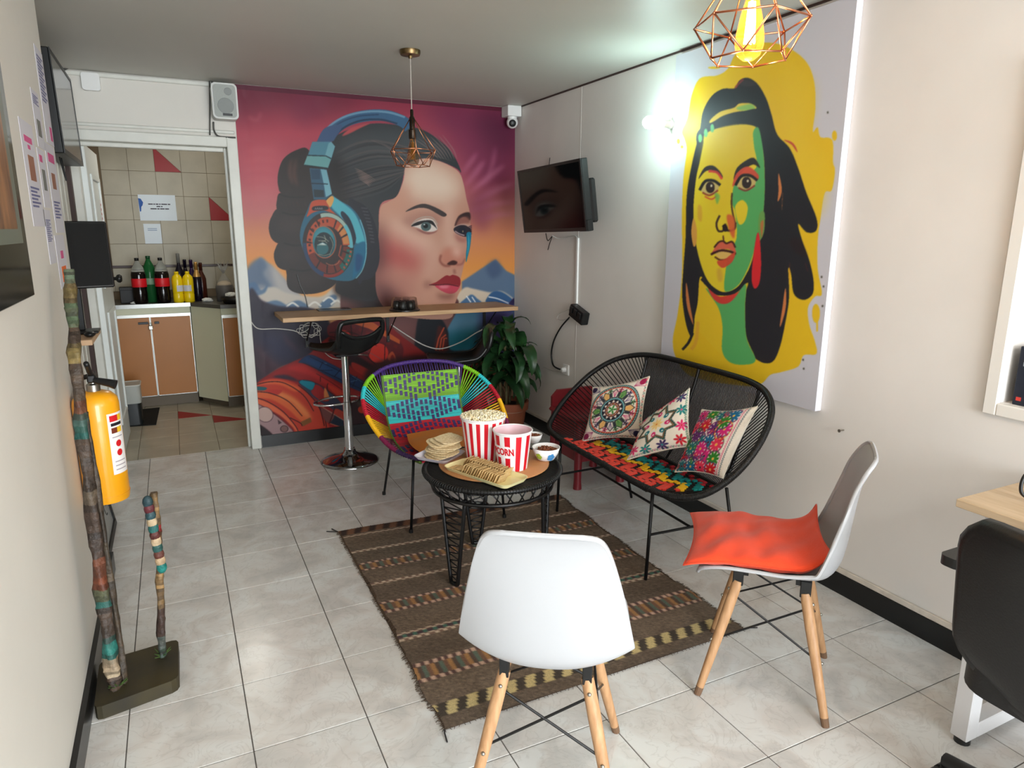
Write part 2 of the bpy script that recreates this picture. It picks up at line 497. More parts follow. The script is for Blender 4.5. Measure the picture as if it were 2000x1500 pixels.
# left wall and the alcove behind its end
struct('wall_left', MB().box((XL - 0.14, YF, 0), (XL, Y_LEFT_END, ZC)), M_wall_l, 'near white left wall with papers')
struct('wall_alcove', MB().box((XA - 0.1, Y_LEFT_END, 0), (XA, YB, ZC)), M_wall_l, 'white wall of the alcove past the left wall')
al = MB()
for y in (3.9, 4.06, 4.22, 4.38, 4.54): al.box((XA, y, 0.05), (XA + 0.012, y + 0.12, ZC - 0.3), 0.003)
struct('trim_3', al, M_frame_white, 'white vertical boards on the alcove wall')
struct('trim_4', MB().box((XA, 4.70, 0), (XA + 0.03, 4.76, 2.0)), M_dark_trim, 'dark upright strip beside the kitchen door')
# wall behind the photographer with the wide front opening, and a side window
wf = MB().box((XL - 0.14, YF - 0.1, 0), (-0.2, YF, ZC)).box((2.2, YF - 0.1, 0), (XR + 0.1, YF, ZC)).box((-0.2, YF - 0.1, 2.3), (2.2, YF, ZC))
struct('wall_front', wf, M_wall, 'wall behind the photographer with an open front door')
# skirting
bb = MB(); 
def skirting(name, segs, label):
    r = None
    m = MB()
    for s in segs: m.box(*s)
    return struct(name, m, M_black_tile, label)
sk = skirting('baseboard_right', [((XR - 0.014, YF, 0), (XR, YB - 0.014, 0.088))], 'black tiled skirting along the right wall')
skirting('baseboard_back', [((0.44, YB - 0.014, 0), (XR, YB, 0.085))], 'black tiled skirting under the mural')
skirting('baseboard_left', [((XL, YF, 0), (XL + 0.016, Y_LEFT_END, 0.085))], 'black skirting along the left wall')
struct('trim_5', MB().box((XR - 0.012, YF, 0.088), (XR, YB - 0.02, 0.112), 0.003), mat('plaster_lip', (208, 198, 186), 0.8, var=0.12, vscale=20, world_pos=True, bump=0.3, bscale=40), 'rough plaster lip above the right skirting')
# door frame
df = thing('door_frame_set', None, None); df['kind'] = 'structure'; df.name = 'trim_6'
df['label'] = 'worn white door frame of the kitchen doorway'
for nm, a, b in (('jamb', (DOOR_X1 - 0.012, YB - 0.03, 0), (DOOR_X1 + 0.05, YB + 0.13, DOOR_Z + 0.055)),
                 ('jamb', (DOOR_X0 - 0.04, YB - 0.02, 0), (DOOR_X0 + 0.01, YB + 0.13, DOOR_Z + 0.055)),
                 ('door_head', (DOOR_X0 + 0.01, YB - 0.03, DOOR_Z - 0.005), (DOOR_X1 - 0.012, YB + 0.13, DOOR_Z + 0.055)),
                 ('stop_strip', (DOOR_X0 + 0.01, YB + 0.04, DOOR_Z - 0.03), (DOOR_X1 - 0.03, YB + 0.075, DOOR_Z - 0.005)),
                 ('stop_strip', (DOOR_X1 - 0.03, YB + 0.04, 0), (DOOR_X1 - 0.012, YB + 0.075, DOOR_Z - 0.005)),
                 ('cornice_strip', (XA, YB - 0.012, DOOR_Z + 0.075), (DOOR_X1 + 0.04, YB, DOOR_Z + 0.095)),
                 ('cornice_strip', (XA, YB - 0.015, ZC - 0.03), (DOOR_X1 - 0.03, YB, ZC - 0.005))):
    MB().box(a, b, 0.004).build(nm, M_frame_white, df)
# door leaf swung into the kitchen
d1 = thing('door_1', 'white panelled kitchen door standing open', None, (-0.408, YB + 0.08, 0.008), radians(-0.8)); d1['kind'] = 'structure'
if 'category' in d1: del d1['category']
M_door = mat('door_paint', (222, 226, 224), 0.4, var=0.04, vscale=6)
MB().box((-0.036, 0, 0), (0, 0.70, 1.965), 0.003).build('leaf', M_door, d1)
for z0, z1 in ((0.2, 0.95), (1.1, 1.8)):
    m = MB()
    for a, b in (((0, 0.12, z0), (0.012, 0.15, z1)), ((0, 0.55, z0), (0.012, 0.58, z1)), ((0, 0.15, z0), (0.012, 0.55, z0 + 0.03)), ((0, 0.15, z1 - 0.03), (0.012, 0.55, z1))):
        m.box(a, b, 0.003)
    m.build('moulding', M_door, d1)
kn = MB(); kn.lathe([(0.012, 0), (0.012, 0.03), (0.026, 0.038), (0.03, 0.055), (0.02, 0.068)], 16, (0.0, 0.645, 1.13), Matrix.Rotation(pi / 2, 3, 'Y'))
kn.build('knob', M_black, d1, smooth=True)
sg = MB().box((0.001, 0.50, 1.50), (0.003, 0.64, 1.66)).build('notice', mat('notice_paper', (216, 210, 206), 0.7), d1)
sgm = MB()
for k in range(4): sgm.box((0.003, 0.52, 1.53 + 0.03 * k), (0.0036, 0.62 - 0.02 * (k % 2), 1.545 + 0.03 * k))
sgm.build('print', mat('print_red', (170, 70, 64), 0.7), sg)

# ================================================================ kitchen
M_ktile = mat('kitchen_wall_tile', (176, 168, 148), 0.42, var=0.12, vscale=5, world_pos=True)
M_ktile2 = mat('kitchen_floor_tile', (178, 170, 152), 0.3, var=0.15, vscale=6, world_pos=True)
M_kred = mat('kitchen_red_tile', (156, 10, 22), 0.45)
M_kgrout = mat('kitchen_grout', (120, 104, 84), 0.9)
M_brown = mat('brown_border_tile', (60, 34, 26), 0.35)
wkb = struct('wall_kitchen_back', MB().box((KX0 - 0.1, KY, 0), (KX1 + 0.1, KY + 0.1, ZC)), M_kgrout, 'tiled back wall of the kitchen')
KT = 0.2045
zs0 = 1.155
ti = {}
def ktile(w, h):
    k = (round(w, 4), round(h, 4))
    if k not in ti: ti[k] = MB().box((-w / 2 + 0.001, -0.006, -h / 2 + 0.001), (w / 2 - 0.001, 0, h / 2 - 0.001), 0.0012).mesh('wall_tile', M_ktile)
    return ti[k]
KOX = at(303, 335, Y=KY).x
for i in range(-3, 6):
    for j in range(5):
        xc = KOX + (i + 0.5) * KT; zc = zs0 - 0.010 + (j + 0.5) * KT
        if xc + KT / 2 > KX1 or xc - KT / 2 < KX0: continue
        if zc + KT / 2 > ZC + 0.04: continue
        if (i, j) in ((0, 4), (2, 2)):      # half tiles: beige + red triangles
            h = KT / 2 - 0.001
            MB().prism([(-h, -h), (h, -h), (-h, h)], -0.006, 0, 'y').build('red_tile', M_kred, wkb).location = (xc, KY, zc)
            MB().prism([(h, -h + 0.004), (h, h), (-h + 0.004, h)], -0.006, 0, 'y').build('wall_tile', M_ktile, wkb).location = (xc, KY, zc)
        else:
            link_mesh('wall_tile', ktile(KT, KT), wkb, (xc, KY, zc))
for i in range(-3, 6):
    xc = KOX + (i + 0.5) * KT
    if xc + KT / 2 > KX1: continue
    link_mesh('wall_tile', ktile(KT, 0.2), wkb, (xc, KY, zs0 - 0.012 - 0.1))
zt = zs0 - 0.010 + 5 * KT
MB().box((KX0, KY - 0.008, zs0 - 0.012), (KX1, KY, zs0 + 0.012), 0.003).build('border_strip', M_brown, wkb)
MB().box((KX0, KY - 0.009, zt), (KX1, KY, zt + 0.025), 0.003).build('border_strip', M_brown, wkb)
MB().box((KX0, KY - 0.004, zt + 0.025), (KX1, KY, ZC)).build('plaster_band', M_wall_l, wkb)
struct('wall_kitchen_left', MB().box((KX0 - 0.1, YB + 0.12, 0), (KX0, KY, ZC)), M_ktile, 'left kitchen wall')
struct('wall_kitchen_right', MB().box((KX1, YB + 0.12, 0), (KX1 + 0.1, KY, ZC)), M_ktile, 'right kitchen wall')
kf = struct('floor_kitchen', MB().box((KX0, YB + 0.12, -0.06), (KX1, KY, -0.0025)), M_kgrout, 'beige tiled kitchen floor with red triangles')
kfx = at(350, 861, Z=0).x
tile_floor(kf, KX0, KX1, YB + 0.062, KY - 0.45, 0.25, kfx, YB + 0.062, 0.0, M_ktile2, 'kitchen_tile', 0.0016)
for (px, py) in ((352, 806), (462, 820)):
    p = at(px, py, Z=0); ix = math.floor((p.x - kfx) / 0.25); iy = math.floor((p.y - (YB + 0.062)) / 0.25)
    x0, y0 = kfx + ix * 0.25, YB + 0.062 + iy * 0.25
    MB().prism([(x0 + 0.002, y0 + 0.002), (x0 + 0.248, y0 + 0.002), (x0 + 0.002, y0 + 0.248)], -0.001, 0.0008).build('red_tile', M_kred, kf)
# ================================================================ printed mural on the back wall
def paint_mural():
    c = Canvas(440, 140, 1030, 890, 2.2, (170, 78, 98))
    H, W = c.h, c.w
    yy = (np.arange(H)[:, None] / c.S + c.y0); xx = (np.arange(W)[None, :] / c.S + c.x0)
    # sky: maroon top -> pink -> salmon -> orange
    stops = [(140, (116, 40, 64)), (190, (150, 56, 82)), (260, (188, 82, 100)), (340, (186, 96, 110)), (410, (198, 130, 122)), (470, (220, 152, 110)), (520, (232, 164, 92)), (560, (236, 176, 110)), (890, (150, 120, 120))]
    ys = [s[0] for s in stops]
    for q in range(3): c.I[..., q] = np.interp(yy, ys, [s[1][q] for s in stops]) / 255.0
    c.crop(440, 130, 0.3)
    P = c.poly
    # purple vignettes and soft clouds
    P([(60, 60), (500, 80), (900, 140), (700, 300), (300, 260), (150, 330), (60, 300)], (122, 46, 70), 22, 0.65)
    P([(1300, 230), (1900, 300), (1900, 760), (1650, 800), (1500, 560)], (126, 52, 92), 26, 0.75)
    P([(1640, 300), (1900, 330), (1900, 560), (1700, 520)], (92, 34, 66), 18, 0.6)
    P([(440, 190), (640, 180), (620, 330), (480, 380)], (140, 56, 88), 14, 0.55)
    P([(120, 560), (330, 500), (380, 640), (330, 820), (130, 800)], (204, 100, 112), 16, 0.7)
    P([(100, 820), (330, 760), (300, 960), (120, 980)], (206, 122, 128), 14, 0.6)
    for k, (x0, y0, x1, y1, w) in enumerate(((1560, 780, 1690, 610, 30), (1600, 820, 1820, 640, 36), (1620, 880, 1880, 760, 40), (1590, 940, 1880, 880, 30), (1540, 700, 1640, 560, 22), (1650, 1000, 1880, 960, 30), (1700, 760, 1760, 520, 20))):
        c.line([(x0, y0), ((x0 + x1) / 2 + 12, (y0 + y1) / 2 - 14), (x1, y1)], w, (214, 140, 168), 0.55, blur=4, taper=True)
    P([(1570, 880), (1700, 800), (1740, 960), (1680, 1080), (1600, 1000)], (140, 70, 96), 12, 0.6)
    for k in range(6):
        c.line([(120, 560 + 60 * k), (230, 540 + 62 * k), (330, 560 + 60 * k)], 20, (214, 126, 130), 0.35, blur=5, taper=True)
    c.line([(150, 330), (210, 350), (230, 300)], 16, (200, 110, 120), 0.5, blur=3)
    # mountains, left
    P([(120, 1440), (130, 1340), (230, 1240), (300, 1290), (420, 1420), (560, 1560), (560, 1640), (110, 1640)], (150, 156, 166), 2, 1.0, smooth=False)
    P([(120, 1420), (150, 1300), (232, 1244), (270, 1300), (250, 1350), (300, 1440), (220, 1420), (180, 1500)], (104, 124, 150), 3, 0.85)
    P([(300, 1290), (420, 1420), (540, 1560), (420, 1560), (330, 1440)], (196, 190, 186), 5, 0.8)
    c.crop(460, 520, 0.31)
    P([(60, 190), (230, 130), (330, 170), (540, 190), (640, 110), (700, 200), (700, 260), (60, 270)], (206, 198, 188), 2, 1.0)
    P([(640, 95), (610, 140), (690, 200), (680, 150)], (228, 168, 120), 3, 0.9)
    for pts in (((150, 250), (250, 215), (320, 245), (330, 265), (160, 275)), ((330, 240), (400, 215), (460, 262), (330, 268)), ((540, 230), (610, 180), (640, 200), (590, 262), (530, 262)), ((60, 130), (120, 100), (160, 150), (200, 120), (180, 170), (80, 190))):
        P(list(pts), (92, 124, 158), 1.5, 0.85)
    for x, y in ((360, 245), (500, 240), (590, 210), (640, 230)): c.line([(x - 40, y + 12), (x, y - 14), (x + 40, y + 14)], 12, (236, 234, 228), 0.9)
    # mountains, right
    c.crop(440, 130, 0.3)
    P([(1540, 1400), (1600, 1360), (1690, 1300), (1760, 1255), (1830, 1330), (1890, 1360), (1900, 1640), (1540, 1640)], (110, 132, 158), 1.2, 1.0, smooth=False)
    P([(1700, 1310), (1760, 1258), (1800, 1330), (1740, 1380)], (84, 104, 138), 4, 0.7)
    c.crop(720, 560, 0.18)
    P([(920, 200), (940, 120), (1040, 10), (1130, 20), (1260, 50), (1330, 60), (1450, 50), (1580, 140), (1580, 200)], (222, 208, 190), 1.2, 1.0)
    P([(1000, 190), (1060, 120), (1120, 85), (1180, 130), (1220, 180)], (96, 132, 170), 0.8, 1.0)
    P([(1280, 180), (1300, 100), (1360, 50), (1440, 55), (1530, 110), (1560, 150), (1500, 190)], (70, 112, 156), 0.8, 1.0)
    c.line([(1060, 100), (1110, 170)], 14, (232, 236, 240)); c.line([(1120, 110), (1160, 170)], 12, (230, 234, 238)); c.line([(1300, 110), (1400, 130), (1520, 180)], 14, (226, 230, 236))
    P([(1520, 190), (1580, 120), (1582, 195)], (56, 46, 90), 0.8)
    # lower background, left: dark violet smoke
    c.crop(480, 640, 0.16)
    P([(40, -420), (200, -330), (420, -260), (900, -200), (1100, 200), (700, 420), (420, 480), (100, 720), (40, 760)], (52, 44, 62), 2, 1.0)
    P([(150, 60), (430, 60), (560, 200), (640, 330), (520, 430), (330, 400), (200, 250)], (54, 54, 84), 12, 0.9)
    P([(60, 180), (150, 200), (330, 420), (480, 480), (300, 590), (120, 690)], (92, 58, 68), 12, 0.75)
    P([(60, 300), (130, 320), (180, 560), (90, 640)], (46, 28, 40), 8, 0.8)
    for k, pts in enumerate((((120, 220), (220, 330), (420, 500)), ((90, 330), (160, 470), (260, 580)), ((440, 60), (560, 230), (700, 320)), ((280, 430), (380, 480), (470, 520)), ((480, 90), (520, 180), (640, 230)))):
        c.line(list(pts), 26, (126, 84, 92), 0.45, blur=4, taper=True)
    # lower background, right: teal lake and violet
    c.crop(720, 560, 0.18)
    P([(560, 270), (1600, 250), (1600, 800), (700, 800)], (66, 118, 142), 2, 1.0, smooth=False)
    P([(700, 290), (1240, 280), (1200, 470), (860, 500)], (110, 150, 172), 10, 0.8)
    P([(860, 520), (1250, 480), (1240, 700), (880, 700)], (38, 116, 128), 8, 0.9)
    P([(1230, 270), (1590, 260), (1590, 800), (1300, 800), (1260, 520)], (78, 62, 110), 10, 0.95)
    P([(1180, 460), (1320, 420), (1400, 700), (1200, 700)], (60, 56, 66), 8, 0.8)

    # ---- hair buns behind the headphones
    c.crop(500, 360, 0.16)
    hairc = (54, 46, 44)
    def lobe(pts):
        P(pts, hairc, 0, 1.0)
    c.crop(440, 130, 0.3)
    lobe([(540, 540), (460, 545), (380, 600), (345, 690), (345, 780), (380, 830), (560, 860), (600, 700)])
    lobe([(370, 820), (335, 880), (340, 940), (380, 960), (520, 960), (560, 860)])
    lobe([(360, 920), (300, 980), (284, 1060), (310, 1130), (380, 1160), (520, 1160), (540, 960)])
    lobe([(370, 1140), (325, 1190), (318, 1250), (350, 1310), (430, 1330), (560, 1330), (540, 1160)])
    lobe([(410, 1290), (400, 1360), (410, 1440), (470, 1475), (560, 1480), (650, 1460), (720, 1410), (760, 1330), (700, 1250), (560, 1240)])
    P([(520, 600), (640, 620), (740, 900), (560, 1300), (470, 1200), (500, 900)], hairc, 2, 1.0)
    for pts in (((430, 600), (420, 690), (440, 770)), ((460, 600), (450, 700), (470, 780))):
        c.line(list(pts), 26, (122, 82, 70), 0.6, blur=2.5, taper=True)
    for k in range(7): c.line([(360 + 26 * k, 880 - 6 * (k % 3)), (372 + 26 * k, 910)], 12, (128, 88, 78), 0.5, blur=1.5, taper=True)
    for cx, cy, rx, ry in ((420, 1030, 80, 60), (430, 1230, 70, 50), (540, 1390, 110, 50)):
        c.ell(cx, cy, rx, ry, (74, 62, 58), blur=10, alpha=0.6)
    for pts in (((350, 830), (420, 850), (520, 850)), ((370, 950), (440, 965), (520, 960)), ((380, 1150), (450, 1165), (520, 1160)), ((420, 1320), (500, 1330), (560, 1320))):
        c.line(list(pts), 10, (30, 26, 26), 0.7, blur=1)

    # ---- neck and chin
    skin = (206, 160, 140)
    P([(760, 1440), (860, 1440), (1100, 1450), (1500, 1500), (1450, 1700), (1300, 1900), (1200, 2050), (960, 2300), (840, 2200), (760, 1700)], (120, 82, 80), 1, 1.0)
    c.crop(720, 560, 0.18)
    P([(-200, -260), (60, -180), (420, 60), (860, 180), (840, 330), (640, 420), (520, 620), (430, 800), (200, 800), (60, 300)], (122, 84, 82), 4, 1.0)
    P([(200, 300), (420, 340), (520, 340), (440, 560), (350, 820), (240, 700)], (140, 98, 96), 12, 0.8)
    P([(-200, -100), (60, 40), (220, 260), (60, 330), (-120, 200)], (44, 34, 36), 14, 0.95)
    # dark collar right of the neck
    P([(560, 300), (760, 330), (860, 480), (880, 680), (1060, 700), (1100, 800), (500, 800), (500, 620)], (36, 40, 48), 1.5, 1.0)
    P([(760, 420), (840, 500), (860, 690), (720, 690), (730, 560)], (92, 40, 36), 2, 0.9)
    for k, pts in enumerate((((820, 440), (760, 560), (730, 690)), ((840, 520), (790, 560), (770, 690)), ((850, 560), (820, 560), (800, 690)))):
        c.line(list(pts), 16, (196, 92, 60), 0.9, smooth=False)

    # ---- head of hair
    c.crop(440, 130, 0.3)
    hair = [(700, 480), (760, 430), (880, 385), (1000, 370), (1150, 385), (1280, 410), (1380, 470), (1460, 540), (1510, 620), (1535, 690), (1500, 660), (1380, 610), (1280, 600), (1180, 640), (1150, 760), (1110, 850), (1010, 900), (1000, 1100), (1000, 1500), (740, 1480), (720, 1380), (680, 1200), (640, 900), (640, 640)]
    P(hair, (62, 66, 70), 0, 1.0)
    P([(760, 470), (1000, 400), (1300, 450), (1450, 570), (1280, 580), (1120, 640), (900, 600), (760, 620)], (86, 90, 94), 12, 0.8)
    P([(640, 640), (760, 620), (820, 860), (760, 900), (680, 860)], (44, 42, 44), 8, 0.9)
    P([(740, 1380), (1000, 1300), (1010, 1500), (740, 1500)], (36, 32, 34), 6, 0.9)
    rh = random.Random(3)
    for k in range(46):      # combed strands
        f = k / 45
        a = (720 + 40 * f, 560 + 330 * f); m_ = (980 + 60 * f, 480 + 330 * f); e = (1180 + 320 * (1 - f) ** 1.2, 560 + 120 * f + 60 * (1 - f))
        col = (132, 112, 108) if rh.random() < 0.4 else (48, 48, 50) if rh.random() < 0.5 else (98, 96, 98)
        c.line([a, m_, e], rh.uniform(5, 12), col, 0.35, taper=True)
    for k in range(8):
        c.line([(1230 + 26 * k, 470 - 4 * k), (1330 + 22 * k, 540), (1390 + 17 * k, 605)], 9, (168, 138, 132), 0.5, taper=True)
    for k in range(6):
        c.line([(840 + 6 * k, 660 + 14 * k), (900 + 4 * k, 690 + 14 * k), (980 - 8 * k, 740 + 8 * k)], 9, (176, 142, 132), 0.5, taper=True)
    for k in range(5):
        c.line([(950 + 60 * k, 480 + 14 * k), (1050 + 50 * k, 520 + 20 * k), (1120 + 40 * k, 580 + 16 * k)], 7, (160, 134, 130), 0.4, taper=True)
    # ---- face
    face = [(1180, 640), (1280, 600), (1380, 612), (1480, 655), (1530, 700), (1555, 780), (1570, 860), (1590, 940), (1595, 1010), (1592, 1080), (1575, 1180), (1560, 1260), (1545, 1330), (1530, 1400), (1535, 1440), (1515, 1490), (1490, 1560), (1460, 1640), (1250, 1640), (1080, 1600), (990, 1490), (980, 1300), (1000, 1080), (1010, 920), (1060, 880), (1120, 840), (1160, 740)]
    P(face, skin, 0, 1.0)
    K = lambda pts, col, b, a: c.clip_poly(face, pts, col, b, a)
    K([(1180, 660), (1300, 620), (1460, 680), (1530, 780), (1480, 880), (1330, 880), (1200, 840), (1150, 780)], (234, 212, 194), 16, 0.95)
    K([(1120, 800), (1200, 760), (1190, 880), (1090, 980), (1010, 960)], (214, 164, 142), 10, 0.6)
    K([(1060, 980), (1200, 1040), (1330, 1110), (1380, 1180), (1260, 1240), (1120, 1140)], (228, 192, 174), 14, 0.8)
    K([(980, 1120), (1150, 1170), (1290, 1260), (1240, 1330), (1080, 1300), (980, 1300)], (186, 84, 84), 20, 0.85)
    K([(970, 1060), (1010, 1050), (1040, 1300), (1020, 1500), (960, 1500)], (96, 56, 58), 14, 0.9)
    K([(980, 1330), (1120, 1330), (1240, 1430), (1150, 1560), (1000, 1560)], (190, 132, 120), 14, 0.7)
    K([(990, 1430), (1090, 1450), (1130, 1600), (1000, 1620)], (104, 64, 64), 14, 0.9)
    K([(1320, 1210), (1400, 1180), (1380, 1330), (1280, 1390)], (218, 176, 158), 10, 0.7)
    # nose
    K([(1420, 900), (1480, 900), (1500, 1080), (1520, 1200), (1440, 1200), (1420, 1080)], (226, 190, 172), 9, 0.7)
    K([(1400, 1230), (1440, 1180), (1520, 1190), (1565, 1230), (1540, 1300), (1460, 1300), (1405, 1280)], (204, 140, 120), 5, 0.85)
    K([(1480, 1180), (1530, 1190), (1525, 1240), (1490, 1230)], (236, 200, 184), 6, 0.8)
    c.line([(1405, 1225), (1398, 1265), (1425, 1295), (1465, 1296)], 14, (150, 88, 76), 0.75, blur=1.5)
    P([(1445, 1283), (1480, 1262), (1510, 1272), (1500, 1290), (1460, 1292)], (70, 36, 34), 1, 0.9)
    c.line([(1505, 1290), (1540, 1285), (1562, 1250)], 10, (150, 92, 84), 0.6, blur=1.5)
    c.line([(1490, 1320), (1495, 1350)], 16, (140, 84, 78), 0.55, blur=2)
    # eyes (crop of the face)
    c.crop(760, 360, 0.16)
    P([(160, 440), (300, 370), (480, 330), (640, 390), (600, 520), (420, 600), (280, 540)], (176, 130, 118), 6, 0.55)
    P([(200, 335), (300, 270), (420, 238), (540, 270), (680, 345), (700, 380), (660, 395), (590, 360), (480, 300), (360, 288)], (72, 62, 62), 0.5, 0.95)
    P([(275, 505), (340, 450), (440, 415), (530, 430), (580, 500), (585, 555), (520, 580), (430, 570), (360, 535)], (226, 214, 206), 0.5, 1.0)
    c.line([(270, 500), (340, 430), (440, 398), (530, 410), (590, 490)], 16, (190, 176, 164), 0.9)
    P([(270, 512), (330, 465), (440, 440), (530, 450), (585, 545), (560, 520), (500, 480), (420, 475), (350, 500)], (44, 38, 40), 0.3, 1.0)
    c.ell(450, 515, 62, 56, (92, 112, 112)); c.ell(446, 508, 30, 28, (30, 34, 36)); c.ell(430, 492, 10, 9, (220, 226, 226))
    P([(330, 545), (400, 590), (480, 610), (560, 590), (590, 560), (540, 580), (460, 585), (390, 560)], (150, 96, 92), 1, 0.8)
    # far eye
    P([(800, 500), (840, 400), (900, 355), (970, 340), (992, 370), (985, 440), (930, 400), (870, 420), (820, 500)], (70, 46, 46), 0.8, 1.0)
    P([(850, 420), (960, 395), (985, 470), (900, 480), (820, 510)], (150, 98, 88), 2, 0.8)
    P([(790, 540), (840, 505), (920, 498), (990, 540), (1000, 590), (940, 640), (860, 620), (800, 580)], (54, 46, 58), 0.4, 1.0)
    c.line([(805, 570), (850, 600), (920, 625)], 14, (214, 190, 190), 0.9); c.ell(890, 560, 44, 42, (38, 40, 56)); c.ell(900, 575, 9, 14, (150, 140, 120))
    c.line([(800, 520), (870, 492), (940, 495), (990, 520)], 9, (196, 178, 170), 0.8)
    for k in range(6): c.line([(970 + 4 * k, 520 + 16 * k), (1010, 505 + 20 * k)], 9, (36, 30, 54), 0.95)
    P([(800, 600), (900, 660), (950, 640), (930, 700), (840, 690)], (168, 104, 100), 3, 0.6)
    # blue tear streak
    P([(945, 600), (1000, 590), (998, 680), (985, 780), (960, 880), (940, 950), (938, 850), (950, 740)], (34, 138, 166), 0.4, 1.0)
    c.line([(968, 610), (972, 720), (955, 860)], 16, (84, 186, 208), 0.8, taper=True)
    # mouth
    P([(500, 1225), (580, 1190), (690, 1115), (740, 1118), (780, 1105), (850, 1130), (872, 1180), (850, 1250), (720, 1225), (600, 1230)], (158, 50, 58), 0.5, 1.0)
    P([(560, 1235), (680, 1222), (850, 1235), (845, 1280), (800, 1325), (730, 1335), (640, 1300)], (206, 84, 104), 0.6, 1.0)
    P([(610, 1240), (690, 1235), (740, 1245), (690, 1270), (630, 1265)], (236, 160, 172), 2, 0.8)
    c.line([(490, 1228), (600, 1228), (720, 1222), (850, 1245)], 12, (92, 26, 34), 0.9)
    P([(580, 1340), (700, 1350), (800, 1330), (760, 1390), (640, 1390)], (120, 76, 66), 5, 0.75)
    P([(440, 1180), (520, 1200), (500, 1260), (430, 1260)], (150, 100, 92), 5, 0.6)
    # ---- headphones
    c.crop(440, 130, 0.3)
    c.line([(640, 480), (720, 400), (800, 350), (920, 320), (1050, 320), (1160, 360), (1200, 400)], 74, (72, 112, 146), 1.0)
    c.line([(630, 440), (700, 370), (800, 318), (930, 293), (1060, 298), (1170, 330)], 14, (128, 166, 190), 0.9)
    c.line([(700, 470), (770, 400), (880, 352), (1010, 345), (1120, 372)], 12, (46, 70, 96), 0.9)
    c.line([(640, 450), (740, 370), (860, 325), (1000, 312)], 10, (54, 84, 116), 0.9)
    P([(760, 450), (820, 400), (940, 370), (880, 400), (800, 440)], (212, 96, 100), 1, 0.9)
    P([(600, 480), (650, 400), (760, 380), (720, 460), (690, 490), (600, 490)], (80, 104, 140), 0.6, 1.0)
    P([(566, 490), (690, 490), (714, 520), (690, 600), (668, 660), (512, 640), (540, 570)], (94, 146, 164), 0, 1.0, smooth=False)
    P([(690, 490), (714, 520), (690, 600), (650, 580), (672, 500)], (128, 178, 190), 0, 1.0, smooth=False)
    P([(535, 578), (655, 580), (690, 600), (668, 660), (512, 640)], (120, 172, 172), 0, 1.0, smooth=False)
    c.line([(535, 578), (655, 582), (690, 600)], 7, (34, 60, 72), 1.0, smooth=False)
    c.line([(515, 642), (665, 662)], 7, (34, 56, 66), 1.0, smooth=False)
    P([(548, 660), (650, 668), (668, 760), (690, 830), (650, 870), (575, 865), (560, 760)], (64, 104, 128), 0, 1.0, smooth=False)
    P([(620, 668), (660, 672), (680, 760), (695, 830), (655, 850), (640, 760)], (130, 180, 194), 0.5, 1.0, smooth=False)
    P([(556, 670), (615, 672), (618, 735), (562, 735)], (52, 84, 108), 0, 1.0, smooth=False); P([(575, 800), (640, 805), (645, 850), (580, 850)], (44, 62, 70), 0, 1.0, smooth=False)
    c.line([(560, 760), (668, 765)], 6, (30, 50, 62), smooth=False)
    # ear pad (dark), then cup
    P([(800, 900), (860, 880), (930, 930), (980, 1040), (1002, 1160), (1000, 1280), (960, 1370), (900, 1390), (860, 1380)], (46, 48, 58), 0.5, 1.0)
    for k in range(11): c.line([(885 + 9 * k * (1 - k / 30), 920 + 22 * k), (925 + 7 * k * (1 - k / 30), 925 + 22 * k)], 9, (84, 84, 92), 0.8)
    c.crop(500, 360, 0.16)
    P([(690, 200), (860, 190), (930, 130), (1000, 190), (1150, 270), (1260, 400), (1330, 580), (1350, 780), (1330, 960), (1270, 1090), (1180, 1170), (1050, 1180), (880, 1150), (740, 1060), (630, 930), (560, 760), (535, 620), (560, 480), (620, 330)], (52, 112, 136), 0, 1.0)
    P([(930, 150), (1080, 240), (1200, 350), (1280, 520), (1330, 720), (1200, 700), (1130, 520), (1020, 380), (920, 270)], (96, 182, 196), 1, 1.0)
    P([(1060, 330), (1150, 430), (1220, 640), (1190, 740), (1150, 560), (1040, 380)], (34, 52, 70), 0.4, 1.0)
    P([(1210, 760), (1330, 700), (1345, 850), (1310, 1000), (1230, 1100), (1180, 1140), (1200, 940)], (36, 118, 150), 1, 1.0)
    P([(1220, 860), (1300, 880), (1280, 1020), (1220, 1060)], (36, 86, 130), 2, 0.9)
    c.line([(1270, 430), (1335, 640), (1345, 850), (1300, 1040), (1220, 1150)], 12, (150, 206, 214), 0.8)
    P([(690, 205), (860, 195), (900, 290), (1000, 390), (900, 340), (800, 320), (690, 350), (620, 400), (640, 330)], (196, 92, 64), 0, 1.0)
    P([(860, 195), (930, 140), (950, 190), (910, 280), (880, 250)], (224, 172, 104), 0.5, 1.0)
    P([(705, 270), (860, 265), (870, 310), (700, 320)], (50, 50, 56), 0, 1.0); 
    for x in (720, 745, 770, 795): c.line([(x, 308), (x + 8, 282), (x + 18, 306)], 7, (206, 208, 208), 0.9, smooth=False)
    c.ell(880, 740, 310, 400, (60, 46, 44), rot=-0.12)
    c.ell(880, 735, 300, 388, (168, 188, 178), rot=-0.12, ring=0.13, a0=-100, a1=10)
    c.ell(882, 735, 300, 388, (112, 186, 198), rot=-0.12, ring=0.2, a0=-35, a1=12)
    c.ell(880, 745, 262, 345, (188, 92, 60), rot=-0.12, ring=0.32, a0=-200, a1=5)
    c.ell(880, 745, 258, 340, (206, 142, 86), rot=-0.12, ring=0.28, a0=-45, a1=2)
    c.ell(880, 745, 262, 345, (122, 58, 46), rot=-0.12, ring=0.3, a0=8, a1=165)
    c.ell(880, 745, 300, 388, (42, 110, 104), rot=-0.12, ring=0.24, a0=14, a1=62)
    c.ell(880, 745, 305, 395, (150, 58, 48), rot=-0.12, ring=0.10, a0=60, a1=150)
